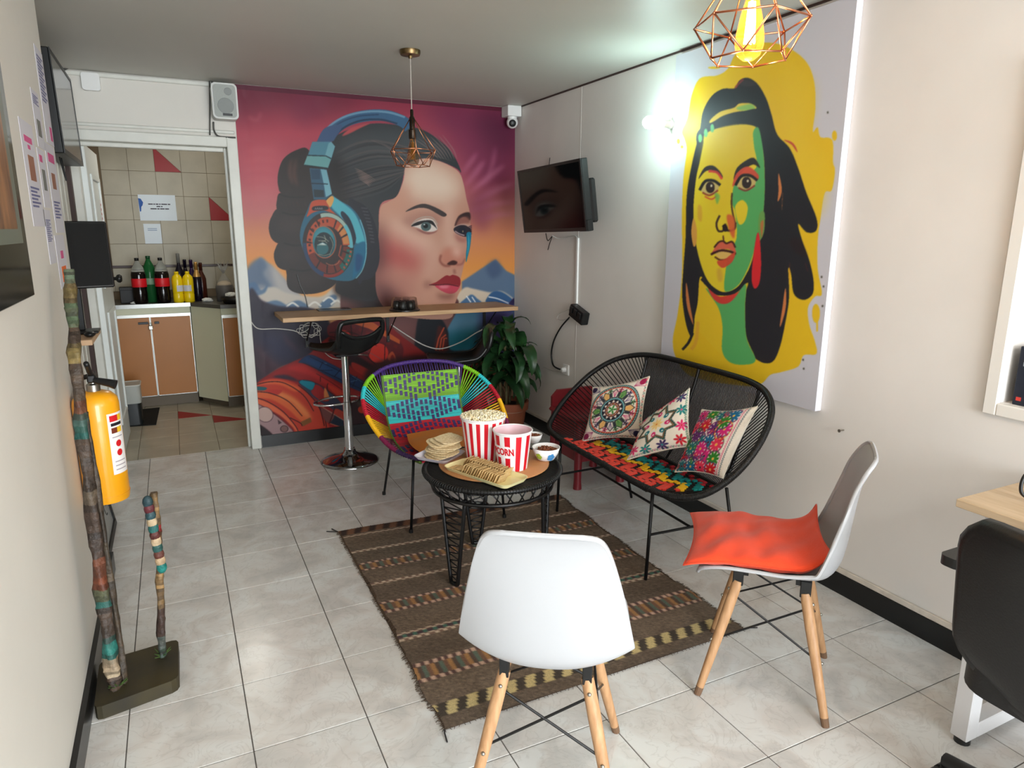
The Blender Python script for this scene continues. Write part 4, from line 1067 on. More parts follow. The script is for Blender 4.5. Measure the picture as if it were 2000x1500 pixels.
# ================================================================ black corded loveseat
M_cord = mat('black_cord', (9, 9, 10), 0.45)
M_rod = mat('black_rod', (15, 15, 16), 0.45, metal=0.2)
M_weave = mat('coloured_cord', attr=True, rough=0.5)
LX, LY = 1.98, 2.585
lv = thing('loveseat', 'black corded loveseat with a red, yellow and teal woven seat', 'loveseat', (LX, LY, 0), radians(-1.5))
def LVP(x, y, z): return Vector((x - LX, y, z))
half = [(1.70, 0.0, 0.428), (1.70, 0.22, 0.428), (1.705, 0.40, 0.43), (1.735, 0.54, 0.436), (1.80, 0.625, 0.462), (1.88, 0.672, 0.522), (1.97, 0.685, 0.60), (2.07, 0.662, 0.69),
        (2.165, 0.595, 0.765), (2.235, 0.485, 0.808), (2.27, 0.36, 0.824), (2.28, 0.2, 0.828), (2.28, 0.0, 0.828)]
rimH = [LVP(*p) for p in half]
ring = rimH + [Vector((p.x, -p.y, p.z)) for p in rimH[-2:0:-1]]
rim_c = catmull(ring, 8, True)
rim = MB().tube(rim_c, 0.0135, 10, closed=True).build('rim', M_cord, lv, smooth=True)
# cord turns wound around the rim
wind = MB()
for i in range(0, len(rim_c)):
    a, b = rim_c[i], rim_c[(i + 1) % len(rim_c)]
    for f in (0.25, 0.75):
        c = a.lerp(b, f); d = (b - a).normalized(); u = d.orthogonal().normalized(); w = d.cross(u)
        wind.tube([c + (u * cos(q) + w * sin(q)) * 0.0125 for q in np.linspace(0, 2 * pi, 8, endpoint=False)], 0.0028, 4, closed=True)
wind.build('rim_winding', M_cord, rim, smooth=True)
# inner rods: seat side, then up the back
def rod_side(s): return catmull([LVP(1.715, 0.40 * s, 0.418), LVP(1.83, 0.40 * s, 0.385), LVP(2.0, 0.40 * s, 0.362), LVP(2.10, 0.40 * s, 0.375), LVP(2.155, 0.40 * s, 0.45), LVP(2.20, 0.405 * s, 0.60), LVP(2.25, 0.415 * s, 0.74), LVP(2.268, 0.42 * s, 0.815)], 8)
rods = {}
for s in (-1, 1):
    rods[s] = rod_side(s)
    MB().tube(rods[s], 0.008, 8).build('side_rod', M_rod, lv, smooth=True)
mid = [LVP(2.10, 0, 0.375), LVP(2.155, 0, 0.45), LVP(2.205, 0, 0.60), LVP(2.255, 0, 0.74), LVP(2.278, 0, 0.825)]
midc = catmull(mid, 6); MB().tube(midc, 0.007, 8).build('back_rod', M_rod, lv, smooth=True)
MB().tube([LVP(2.10, -0.40, 0.375), LVP(2.10, 0.40, 0.375)], 0.008, 8).build('seat_rod', M_rod, lv)
# side fans
def arclen(P):
    d = [0.0]
    for a, b in zip(P, P[1:]): d.append(d[-1] + (b - a).length)
    return d
def sampler(P):
    d = arclen(P); L = d[-1]
    def f(t):
        s = t * L
        for i in range(len(P) - 1):
            if d[i + 1] >= s: return P[i].lerp(P[i + 1], (s - d[i]) / max(d[i + 1] - d[i], 1e-9))
        return P[-1]
    return f
for s in (-1, 1):
    arc = catmull([Vector((p.x, p.y * s, p.z)) for p in rimH[2:11]], 8)
    fa, fr = sampler(arc), sampler(rods[s])
    m = MB()
    for k in range(46):
        t = k / 45
        m.tube([fa(t), fr(t)], 0.0026, 4)
    m.build('side_cords', M_cord, lv, smooth=True)['kind'] = 'stuff'
# back cords, nearly vertical
m = MB(); fmid = sampler(midc)
for k in range(92):
    y = -0.40 + 0.80 * k / 91
    m.tube([LVP(2.10, y, 0.378), LVP(2.155, y, 0.45), LVP(2.205, y, 0.60), LVP(2.255, y * 1.03, 0.74), LVP(2.277, y * 1.05, 0.822)], 0.0024, 4)
m.build('back_cords', M_cord, lv, smooth=True)['kind'] = 'stuff'
# woven seat: raised stitches of coloured cord over black cords
m = MB()
NYS, NXS = 44, 15
def seat_z(xx):
    t = (xx - 1.715) / (2.10 - 1.715); return 0.421 - 0.052 * sin(min(max(t, 0), 1) * pi * 0.62)
RED, YEL, TEA, BLK, DRED = (214, 62, 48), (240, 186, 30), (20, 140, 140), (24, 20, 20), (176, 30, 40)
for i in range(NXS):
    x0 = 1.722 + (2.085 - 1.722) * i / NXS; x1 = x0 + (2.085 - 1.722) / NXS * 0.86
    for j in range(NYS):
        y0 = -0.392 + 0.784 * j / NYS; y1 = y0 + 0.784 / NYS
        tri = abs((j % 8) - 4)
        dark = (i + tri) % 4 < 2
        v = i + tri * 0.5
        base = RED if v < 8.5 else YEL if v < 10.5 else TEA if v < 14 else DRED
        col = BLK if dark else base
        h = 0.0008 if dark else 0.0065
        m.color(col); z0, z1 = seat_z(x0) - 0.004, seat_z(x0) + h
        m.box((x0 - LX, y0, z0), (x1 - LX, y1 - 0.0006, z1), 0.0012)
m.build('woven_seat', M_weave, lv)['kind'] = 'stuff'
m = MB()
for k in range(70):
    y = -0.40 + 0.80 * k / 69
    m.tube([LVP(xx, y, seat_z(xx) - 0.006) for xx in (1.70, 1.78, 1.88, 1.98, 2.10)], 0.003, 4)
m.build('seat_cords', M_cord, lv, smooth=True)['kind'] = 'stuff'
# legs and stretchers
FY, BY = 0.405, 0.42
for s in (-1, 1):
    MB().tube([LVP(1.72, s * FY, 0.008), LVP(1.735, s * FY, 0.42)], 0.0075, 8).build('leg', M_rod, lv, smooth=True)
    MB().tube([LVP(2.205, s * BY, 0.0), LVP(2.12, s * BY, 0.37)], 0.0075, 8).build('leg', M_rod, lv, smooth=True)
    MB().tube([LVP(1.727, s * FY, 0.215), LVP(2.155, s * BY, 0.215)], 0.006, 8).build('stretcher', M_rod, lv)
MB().tube([LVP(1.94, -FY, 0.215), LVP(1.94, FY, 0.215)], 0.006, 8).build('stretcher', M_rod, lv)
MB().tube([LVP(1.72, -0.40, 0.416), LVP(1.72, 0.40, 0.416)], 0.008, 8).build('front_rod', M_rod, lv)

# ================================================================ rainbow corded chair
RX, RY = 1.205, 3.36
rc = thing('corded_chair', 'round-backed chair woven in green, turquoise, red and purple cord', 'chair', (RX, RY, 0))
def RCP(x, y, z): return Vector((x, y - RY, z))
GRN, TRQ, CRM, YLW, PUR, MAG = (128, 196, 30), (52, 200, 206), (190, 24, 48), (246, 190, 24), (74, 46, 122), (128, 20, 72)
hr = [(0.0, 2.985, 0.392), (0.13, 3.0, 0.392), (0.245, 3.07, 0.40), (0.32, 3.18, 0.432), (0.362, 3.31, 0.492), (0.378, 3.44, 0.562), (0.358, 3.55, 0.628), (0.30, 3.635, 0.684), (0.2, 3.69, 0.725), (0.1, 3.708, 0.741), (0.0, 3.712, 0.745)]
H = [RCP(*p) for p in hr]
rr = H + [Vector((-p.x, p.y, p.z)) for p in H[-2:0:-1]]
rcc = catmull(rr, 10, True)
def rc_col(p):
    if p.z > 0.70: return PUR
    if p.z > 0.655: return GRN
    if p.z > 0.605: return TRQ
    if p.z > 0.545: return CRM
    if p.z > 0.472: return YLW
    if p.z > 0.42: return MAG
    return (60, 34, 84)
m = MB()
for i in range(len(rcc)):
    a, b = rcc[i], rcc[(i + 1) % len(rcc)]
    m.color(rc_col(a)); m.tube([a, b], 0.0105, 8, caps=False)
rrim = m.build('rim', M_weave, rc, smooth=True)
m = MB()
for i in range(len(rcc)):
    a, b = rcc[i], rcc[(i + 1) % len(rcc)]
    n = max(1, int((b - a).length / 0.007))
    for q in range(n):
        c = a.lerp(b, (q + 0.5) / n); d = (b - a).normalized(); u = d.orthogonal().normalized(); w = d.cross(u)
        m.color(rc_col(a)); m.tube([c + (u * cos(t) + w * sin(t)) * 0.0105 for t in np.linspace(0, 2 * pi, 7, endpoint=False)], 0.003, 4, closed=True)
m.build('rim_winding', M_weave, rrim, smooth=True)
PW = 0.222
def back_curve(t):      # t 0 top .. 1 front of the seat
    P = [(3.662, 0.692), (3.64, 0.60), (3.612, 0.50), (3.555, 0.415), (3.46, 0.368), (3.30, 0.355), (3.15, 0.365), (3.02, 0.386)]
    k = min(int(t * 7), 6); f = t * 7 - k
    a, b, c, d = P[max(k - 1, 0)], P[k], P[k + 1], P[min(k + 2, 7)]
    g = lambda i: 0.5 * (2 * b[i] + (c[i] - a[i]) * f + (2 * a[i] - 5 * b[i] + 4 * c[i] - d[i]) * f * f + (3 * b[i] - a[i] - 3 * c[i] + d[i]) * f ** 3)
    return g(0) - RY, g(1)
for s in (-1, 1):
    MB().tube([Vector((s * PW, *back_curve(t))) for t in np.linspace(0, 1, 40)], 0.0075, 8).build('side_rod', mat('green_rod', (84, 120, 40), 0.5) , rc, smooth=True)
# woven panel
m = MB(); NR, NC = 84, 16
for i in range(NR):
    t0, t1 = i / NR, (i + 0.85) / NR
    (y0, z0), (y1, z1) = back_curve(t0), back_curve(t1)
    nrm = Vector((0, -(z0 - z1), (y0 - y1)));
    nrm = Vector((0, y1 - y0, z1 - z0)).cross(Vector((1, 0, 0))).normalized()
    if nrm.y > 0.3 or nrm.z < -0.3: nrm = -nrm
    if t0 < 0.205: bandc, c0, hh = GRN, 8.6, 8.6
    elif t0 < 0.385: bandc, c0, hh = TRQ, 24.7, 7.6
    else: bandc, c0, hh = CRM, 42, 9.5
    if t0 > 0.6: c0 = 62
    # one coloured cord right across, slightly uneven
    wv = random.uniform(-0.0012, 0.0012)
    m.color(tuple(np.clip(np.array(bandc) * random.uniform(0.86, 1.08), 0, 255)))
    a = Vector((-PW, y0, z0)); b = Vector((PW, y0, z0)); c = Vector((PW, y1, z1)); d = Vector((-PW, y1, z1))
    seg = 6
    for q in range(seg):
        A0, B0, C0, D0 = a.lerp(b, q / seg), a.lerp(b, (q + 1) / seg), d.lerp(c, (q + 1) / seg), d.lerp(c, q / seg)
        hh0 = 0.004 + 0.0012 * random.random()
        lo = [v - nrm * 0.003 for v in (A0, B0, C0, D0)]; hi = [v + nrm * hh0 for v in (A0, B0, C0, D0)]
        m.add(lo + hi, [(3, 2, 1, 0), (4, 5, 6, 7), (0, 1, 5, 4), (1, 2, 6, 5), (2, 3, 7, 6), (3, 0, 4, 7)])
# dark purple vertical stitches set along nested diamonds
m.color((56, 40, 104))
def stitch(j, row, hgt):
    x0 = -PW + 2 * PW * (j + 0.22) / NC; x1 = -PW + 2 * PW * (j + 0.78) / NC
    t0, t1 = max(row - hgt / 2, 0.5) / NR, min(row + hgt / 2, NR - 1) / NR
    n_ = 2
    for q in range(n_):
        ta, tb_ = t0 + (t1 - t0) * q / n_, t0 + (t1 - t0) * (q + 1) / n_
        (ya, za), (yb_, zb_) = back_curve(ta), back_curve(tb_)
        nn = Vector((0, yb_ - ya, zb_ - za)).cross(Vector((1, 0, 0))).normalized()
        if nn.y > 0.3 or nn.z < -0.3: nn = -nn
        Q = [Vector((x0, ya, za)), Vector((x1, ya, za)), Vector((x1, yb_, zb_)), Vector((x0, yb_, zb_))]
        m.add([v for v in Q] + [v + nn * 0.0068 for v in Q], [(3, 2, 1, 0), (4, 5, 6, 7), (0, 1, 5, 4), (1, 2, 6, 5), (2, 3, 7, 6), (3, 0, 4, 7)])
for (c0, hh) in ((8.6, 8.6), (24.7, 7.4), (41.0, 8.0), (58.0, 8.0), (74.0, 8.0)):
    for j in range(NC):
        xm = abs(j + 0.5 - NC / 2) / (NC / 2)
        for lev in (0.10, 0.60, 1.10):
            dy = (lev - xm * 0.95) * hh
            if dy < -0.5 or dy > hh * 0.98: continue
            for sg in ((-1, 1) if dy > 0.8 else (1,)): stitch(j, c0 + sg * dy, 3.0)
m.build('woven_panel', M_weave, rc)['kind'] = 'stuff'
# top cords and side fans
m = MB(); m.color((64, 44, 112))
for k in range(30):
    x = -0.215 + 0.43 * k / 29
    top = min(rcc, key=lambda p: abs(p.x - x) + (10 if p.z < 0.66 else 0))
    y0, z0 = back_curve(0.0)
    m.tube([Vector((top.x, top.y, top.z)), Vector((x, y0, z0 - 0.01))], 0.0032, 5)
m.build('top_cords', M_weave, rc, smooth=True)['kind'] = 'stuff'
for s in (-1, 1):
    arc = catmull([Vector((p.x * s, p.y, p.z)) for p in H[1:9]], 8); arc.reverse()
    fa = sampler(arc); m = MB()
    for k in range(46):
        t = k / 45; p = fa(t)
        q = Vector((s * PW, *back_curve(0.06 + 0.72 * t ** 1.0 if t > 0.5 else 0.06 + 0.72 * (t * 0.95 + 0.012))))
        q = Vector((s * PW, *back_curve(min(0.16 + 0.5 * t + 0.22 * t * t, 0.97))))
        m.color(rc_col(p)); m.tube([p, q], 0.0034, 5)
    m.build('side_cords', M_weave, rc, smooth=True)['kind'] = 'stuff'
for (x, y, tx, ty, tz) in ((-0.262, 3.079, -0.235, 3.09, 0.385), (0.236, 3.047, 0.225, 3.09, 0.385), (-0.241, 3.648, -0.225, 3.50, 0.37), (0.255, 3.62, 0.225, 3.50, 0.37)):
    zf = 0.008 if y < 3.3 else 0.0
    lg = MB().tube([RCP(x, y, zf + 0.004), RCP(tx, ty, tz)], 0.0072, 8).build('leg', M_rod, rc, smooth=True)
    MB().tube([RCP(x, y, zf), RCP(x, y, zf + 0.018)], 0.0105, 8).build('foot_cap', M_black, lg)
MB().tube([RCP(-0.235, 3.09, 0.383), RCP(0.225, 3.09, 0.383)], 0.007, 8).build('seat_rod', M_rod, rc)
MB().tube([RCP(-0.225, 3.50, 0.365), RCP(0.225, 3.50, 0.365)], 0.007, 8).build('seat_rod', M_rod, rc)
# ochre cushion on it
M_ochre = mat('ochre_leather', (196, 112, 40), 0.6, var=0.06, vscale=10)
mb = MB()
cu = thing('seat_pad', 'ochre seat pad lying in the rainbow corded chair', 'cushion', (RX + 0.01, 3.235, 0.0))
U, V, X, Y, Z = pillow_grid(0.41, 0.40, 0.05, 40, 0.02)
r = np.sqrt(U ** 2 + V ** 2); mx = np.maximum(np.abs(U), np.abs(V)); k = np.where(r > 1e-6, (0.55 + 0.45 * mx / np.maximum(r, 1e-6)), 1)
for sgn, nm in ((1, 'top_cover'), (-1, 'under_cover')):
    P = np.stack([X * k, Y * k, sgn * np.maximum(Z, 0.001) + 0.396 + 0.02 * np.clip((Y - 0.1) / 0.1, 0, 1) ** 2], -1)
    color_grid(nm, P if sgn > 0 else P[::-1], np.ones(U.shape + (3,)), M_ochre, cu)
# ================================================================ corded side table
TCX, TCY, TH, TR = 1.165, 2.585, 0.485, 0.292
tb = thing('side_table', 'round black corded side table carrying the snacks', 'table', (TCX, TCY, 0))
circ = lambda r, z, n=64, a0=0: [Vector((r * cos(a0 + 2 * pi * k / n), r * sin(a0 + 2 * pi * k / n), z)) for k in range(n)]
rimt = MB().tube(circ(TR, TH - 0.011), 0.011, 10, closed=True).build('top_rim', M_cord, tb, smooth=True)
m = MB()
for k in range(150):
    a = 2 * pi * k / 150; c = Vector((TR * cos(a), TR * sin(a), TH - 0.011)); e = Vector((cos(a), sin(a), 0))
    m.tube([c + (e * cos(q) + Vector((0, 0, 1)) * sin(q)) * 0.011 for q in np.linspace(0, 2 * pi, 8, endpoint=False)], 0.003, 4, closed=True)
m.build('rim_winding', M_cord, rimt, smooth=True)
MB().tube(circ(0.258, TH - 0.082), 0.009, 8, closed=True).build('lower_ring', M_cord, tb, smooth=True)
m = MB()
for k in range(66):
    a = 2 * pi * k / 66; b = a + (0.16 if k % 2 else -0.05)
    m.tube([Vector((TR * cos(a), TR * sin(a), TH - 0.02)), Vector((0.258 * cos(b), 0.258 * sin(b), TH - 0.082))], 0.0032, 5)
m.build('skirt_cords', M_cord, tb, smooth=True)['kind'] = 'stuff'
m = MB()
for k in range(58):      # cords across the top
    y = -TR + 0.01 + (2 * TR - 0.02) * k / 57; w = sqrt(max(TR ** 2 - y * y, 0))
    m.tube([Vector((-w, y, TH - 0.008)), Vector((w, y, TH - 0.008))], 0.0048, 5)
m.build('top_cords', M_cord, tb, smooth=True)['kind'] = 'stuff'
for ang in (202, 85, 322):
    a = radians(ang); e = Vector((cos(a), sin(a), 0)); t = Vector((-sin(a), cos(a), 0))
    # the ladder of each leg lies in a plane that faces the viewer's side
    P = lambda s, f: e * (0.235 - 0.0 * f) + t * s * (0.052 * (1 - f) + 0.020) + Vector((0, 0, (TH - 0.089) * (1 - f) + 0.018))
    lg = MB()
    pts = [P(-1, f) for f in np.linspace(0, 1, 12)]
    pts += [e * 0.235 + t * (0.020 * cos(q)) * -1 + Vector((0, 0, 0.018 - 0.002 * sin(q))) for q in np.linspace(0.3, pi - 0.3, 4)]
    pts += [P(1, f) for f in np.linspace(1, 0, 12)]
    leg = lg.tube(pts, 0.0085, 8).build('leg', M_cord, tb, smooth=True)
    z = MB(); n = 24
    for k in range(n):
        f0, f1 = k / n, (k + 1) / n
        s = 1 if k % 2 else -1
        z.tube([P(s, f0), P(-s, f1)], 0.0030, 5)
    z.build('leg_cords', M_cord, leg, smooth=True)['kind'] = 'stuff'
# wooden board on top
M_board = mat('cork_board', (190, 132, 84), 0.6, var=0.08, vscale=12)
bd = MB().lathe([(0.235, 0), (0.24, 0.003), (0.24, 0.007), (0.236, 0.009)], 56, (1.18, 2.60, TH + 0.001)).build('place_mat', M_board, auto=40)
tag(bd, 'round brown board lying on the black side table', 'board')
ZT = TH + 0.0105

# ---------------------------------------------------------------- popcorn buckets
M_strip_r = mat('bucket_red', (204, 22, 40), 0.35)
M_strip_w = mat('bucket_white', (240, 236, 236), 0.35)
M_buck_in = mat('bucket_inside', (240, 206, 216), 0.4)
def bucket(name, label, loc, r0, r1, h, phase, nst=18, rz=0):
    t = thing(name, label, 'bucket', loc, rz)
    m = MB(); n = nst * 6; rows = 16
    for i in range(rows):
        for k in range(n):
            a0, a1 = 2 * pi * k / n + phase, 2 * pi * (k + 1) / n + phase
            f0, f1 = i / rows, (i + 1) / rows
            R0, R1 = r0 + (r1 - r0) * f0, r0 + (r1 - r0) * f1
            m.m = 1 if (k // 3) % 2 and i < rows - 1 else 0
            m.add([(R0 * cos(a0), R0 * sin(a0), h * f0), (R0 * cos(a1), R0 * sin(a1), h * f0), (R1 * cos(a1), R1 * sin(a1), h * f1), (R1 * cos(a0), R1 * sin(a0), h * f1)], [(0, 1, 2, 3)])
    m.m = 0; m.lathe([(r0, 0.0), (r0 - 0.001, 0.0005)], n, cap1=False)
    wall = m.build('bucket_wall', [M_strip_w, M_strip_r], t, auto=50)
    MB().lathe([(r0 - 0.004, 0.003), (r1 - 0.003, h)], 72, cap1=False).build('bucket_inside', M_buck_in, t, smooth=True)
    MB().tube([Vector((r1 * cos(a), r1 * sin(a), h)) for a in np.linspace(0, 2 * pi, 72, endpoint=False)], 0.0035, 8, closed=True).build('bucket_lip', M_strip_w, t, smooth=True)
    return t, wall
p = at(944, 893, Z=ZT)
FB = (p.x, p.y, ZT)
full, _ = bucket('popcorn_bucket', 'red and white striped bucket heaped with popcorn', FB, 0.075, 0.099, 0.19, 0.1, 17)
p = at(1001, 912, Z=ZT)
EB = (p.x, p.y, ZT)
empty, ew = bucket('popcorn_bucket', 'empty red and white striped bucket lettered POPCORN', EB, 0.062, 0.082, 0.165, 0.35, 10)
# popcorn: kernels one by one in the visible heap
M_corn = mat('popcorn', (250, 244, 224), 0.8, col2=(244, 226, 176), vscale=60)
rs = random.Random(4)
MB().lathe([(0.09, 0.16), (0.094, 0.18), (0.07, 0.187), (0.03, 0.191)], 24, cap0=False).build('popcorn_fill', M_corn, full, smooth=True)['kind'] = 'stuff'
mb = MB()
for k in range(420):
    r_ = 0.094 * sqrt(rs.random()); a = rs.uniform(0, 2 * pi)
    cz = 0.188 + 0.010 * (1 - (r_ / 0.09) ** 2) + rs.uniform(-.003, .003)
    for z in range(3): mb.sphere((r_ * cos(a) + rs.uniform(-.006, .006), r_ * sin(a) + rs.uniform(-.006, .006), cz + rs.uniform(-.003, .004)), rs.uniform(.0036, .0056), 5, 4)
mb.build('popcorn_heap', M_corn, full, smooth=True)['kind'] = 'stuff'
# POPCORN panel on the empty bucket: a white oval and red letters wrapped on the wall
def wrap(me, r0, r1, h, ang0, off):
    for v in me.vertices:
        f = v.co.y / h; R = r0 + (r1 - r0) * f + off + v.co.z
        a = ang0 + v.co.x / R
        v.co = (R * cos(a), R * sin(a), v.co.y)
ang_lbl = math.atan2(-EB[1], -EB[0]) - 0.86
mb = MB(); n = 48
pts = [(0, 0.086, 0)] + [(0.068 * cos(2 * pi * k / n), 0.086 + 0.026 * max(-1, min(1, 1.5 * sin(2 * pi * k / n))), 0) for k in range(n)]
mb.add(pts, [(0, 1 + k, 1 + (k + 1) % n) for k in range(n)])
ov = mb.build('label_panel', M_strip_w, ew)
import bmesh as _bm
b_ = _bm.new(); b_.from_mesh(ov.data); _bm.ops.subdivide_edges(b_, edges=b_.edges, cuts=5, use_grid_fill=True); b_.to_mesh(ov.data); b_.free()
wrap(ov.data, 0.062, 0.082, 0.165, ang_lbl, 0.0009)
tx = text_mesh('lettering', 'POPCORN', 0.037, M_strip_r, ew, Matrix.Translation((0, 0.086, 0)) @ Matrix.Diagonal((0.80, 1.12, 1, 1)), 0.0004, bold=0.0011)
wrap(tx.data, 0.062, 0.082, 0.165, ang_lbl, 0.0017)

# ---------------------------------------------------------------- cracker tray
M_tray = mat('cream_tray', (236, 226, 170), 0.4)
M_cracker = mat('cracker', (222, 192, 138), 0.8, col2=(190, 152, 98), vscale=90)
def vary(m, lo, hi):
    N, L = m.node_tree.nodes, m.node_tree.links; b = N['Principled BSDF']; src = b.inputs['Base Color'].links[0].from_socket
    oi = N.new('ShaderNodeObjectInfo'); mr = N.new('ShaderNodeMapRange'); mr.inputs['To Min'].default_value = lo; mr.inputs['To Max'].default_value = hi
    vm = N.new('ShaderNodeVectorMath'); vm.operation = 'SCALE'
    L.new(oi.outputs['Random'], mr.inputs['Value']); L.new(src, vm.inputs[0]); L.new(mr.outputs['Result'], vm.inputs['Scale']); L.new(vm.outputs['Vector'], b.inputs['Base Color'])
vary(M_cracker, 0.85, 1.2)
def rounded_rect(w, l, r, n=6):
    P = []
    for cx, cy, a0 in ((w / 2 - r, l / 2 - r, 0), (-w / 2 + r, l / 2 - r, pi / 2), (-w / 2 + r, -l / 2 + r, pi), (w / 2 - r, -l / 2 + r, 3 * pi / 2)):
        for k in range(n + 1):
            a = a0 + pi / 2 * k / n; P.append((cx + r * cos(a), cy + r * sin(a)))
    return P
def dish(name, label, cat, loc, rz, w, l, r, h, flare, m, th=0.003):
    t = thing(name, label, cat, loc, rz)
    A = rounded_rect(w - 2 * flare, l - 2 * flare, r); B = rounded_rect(w, l, r + flare); n = len(A)
    A2 = rounded_rect(w - 2 * flare - 2 * th, l - 2 * flare - 2 * th, r); B2 = rounded_rect(w - 2 * th, l - 2 * th, r + flare)
    vs = [(*p, 0) for p in A] + [(*p, h) for p in B] + [(*p, h) for p in B2] + [(*p, th) for p in A2]
    fs = [tuple(range(n - 1, -1, -1)), tuple(range(3 * n, 4 * n))]
    for q in range(3):
        for i in range(n): j = (i + 1) % n; fs.append((q * n + i, q * n + j, (q + 1) * n + j, (q + 1) * n + i))
    MB().add(vs, fs).build('dish_body', m, t, auto=40)
    return t
c1, c2, c3 = at(868, 905, Z=ZT + 0.015), at(1036, 933, Z=ZT + 0.015), at(996, 950, Z=ZT + 0.015)
ctr = (at(868, 905, Z=ZT + .012) + at(1036, 936, Z=ZT + .012)) / 2
dirv = (at(996, 950, Z=ZT + 0.012) - at(868, 908, Z=ZT + 0.012)); rz = math.atan2(dirv.y, dirv.x)
cl = (at(905, 892, Z=ZT + .012) + at(866, 911, Z=ZT + .012) + at(994, 954, Z=ZT + .012) + at(1035, 938, Z=ZT + .012)) / 4
TRAY = Vector((cl.x, cl.y, ZT))
tray = dish('cracker_tray', 'long cream tray filled with upright square crackers', 'tray', TRAY, rz, 0.365, 0.155, 0.02, 0.018, 0.014, M_tray)
wav = MB().box((-0.026, -0.0014, -0.024), (0.026, 0.0014, 0.024), 0.0009).mesh('cracker', M_cracker)
Rz = Matrix.Rotation(rz, 4, 'Z')
kk = 0
for row, (yy, x0, n) in enumerate(((0.032, -0.13, 18), (-0.030, -0.075, 16))):
    for k in range(n):
        x = x0 + k * 0.0132 + rs.uniform(-0.001, 0.001)
        o = link_mesh('cracker', wav, None)
        o.matrix_world = Matrix.Translation(TRAY) @ Rz @ Matrix.Translation((x, yy + rs.uniform(-.003, .003), 0.0228)) @ Matrix.Rotation(rs.uniform(-0.06, 0.06) + pi / 2, 4, 'Z') @ Matrix.Rotation(radians(30 + rs.uniform(-4, 4)), 4, 'X')
        tag(o, ('thin square cracker in the far row on the cream tray' if row == 0 else 'thin square cracker in the near row on the cream tray'), 'cracker', 'crackers standing on the cream tray, ' + ('far row' if row == 0 else 'near row'))
for k in range(4):
    o = link_mesh('cracker', wav, None)
    o.matrix_world = Matrix.Translation(TRAY) @ Rz @ Matrix.Translation((-0.138 + 0.016 * k, -0.030, 0.007 + 0.0035 * k)) @ Matrix.Rotation(pi / 2, 4, 'X') @ Matrix.Rotation(0.1 * k, 4, 'Y')
    tag(o, 'square cracker lying flat at the left end of the cream tray', 'cracker', 'flat crackers at the end of the cream tray')

# ---------------------------------------------------------------- white plate with flat seeded crackers
M_plate = mat('white_plate', (226, 220, 232), 0.3)
M_seed = mat('seeded_cracker', (234, 216, 178), 0.8, col2=(202, 174, 124), vscale=110)
q = [at(812, 889, Z=ZT + .03), at(850, 862, Z=ZT + .03), at(905, 872, Z=ZT + .03), at(868, 899, Z=ZT + .03)]
pc = sum(q, Vector()) / 4; dv = at(868, 899, Z=ZT) - at(812, 889, Z=ZT)
PL = Vector((pc.x, pc.y, ZT)); prz = math.atan2(dv.y, dv.x)
plate = dish('snack_plate', 'small white square plate holding seeded flat crackers', 'plate', PL, prz, 0.178, 0.178, 0.012, 0.017, 0.016, M_plate)
sm = []
for v in range(4):
    mb = MB(); n = 20; pts = [(0.062 * (1 + rs.uniform(-.05, .05)) * math.copysign(abs(cos(a)) ** 0.6, cos(a)), 0.05 * (1 + rs.uniform(-.06, .06)) * math.copysign(abs(sin(a)) ** 0.6, sin(a))) for a in np.linspace(0, 2 * pi, n, endpoint=False)]
    mb.prism(pts, -0.0016, 0.0016); sm.append(mb.mesh('flat_cracker', M_seed))
for k in range(9):
    o = link_mesh('flat_cracker', sm[k % 4], None)
    o.matrix_world = Matrix.Translation(PL) @ Matrix.Rotation(prz, 4, 'Z') @ Matrix.Translation((0.016 * (k % 3) - 0.004, -0.016 + 0.006 * k, 0.013 + 0.0085 * k)) @ Matrix.Rotation(0.25 * k - 0.6, 4, 'Z') @ Matrix.Rotation(radians(4 + 0.6 * k), 4, 'X')
    tag(o, 'seeded flat cracker in the pile on the white plate', 'cracker', 'seeded crackers on the white plate')

# ---------------------------------------------------------------- bowls
M_bowl = mat('bowl_china', (240, 240, 240), 0.2)
M_beans = mat('brown_snack', (142, 82, 50), 0.6, col2=(100, 52, 30), vscale=60)
def bowl(label, loc, r, h, content):
    t = thing('bowl', label, 'bowl', loc)
    prof = [(r * 0.45, 0), (r * 0.62, 0.004), (r * 0.86, h * 0.5), (r, h), (r - 0.003, h), (r * 0.83, h * 0.5), (r * 0.58, 0.008), (0.002, 0.007)]
    MB().lathe(prof, 40, cap1=True).build('bowl_body', M_bowl, t, smooth=True)
    if content:
        MB().lathe([(r * 0.86, h * 0.62), (r * 0.6, h * 0.74), (r * 0.2, h * 0.86)], 24).build('snack_heap', M_beans, t, smooth=True)['kind'] = 'stuff'
        mb = MB()
        for k in range(60):
            rr_, a = r * 0.75 * sqrt(rs.random()), rs.uniform(0, 6.3)
            mb.sphere((rr_ * cos(a), rr_ * sin(a), h * (0.88 - 0.25 * (rr_ / r) ** 2)), rs.uniform(.004, .007), 6, 4)
        mb.build('snack_pieces', M_beans, t, smooth=True)['kind'] = 'stuff'
    return t
p = at(1066, 897, Z=ZT)
b1 = bowl('white bowl with blue and green flowers, full of brown snack', (p.x, p.y, ZT), 0.062, 0.058, True)
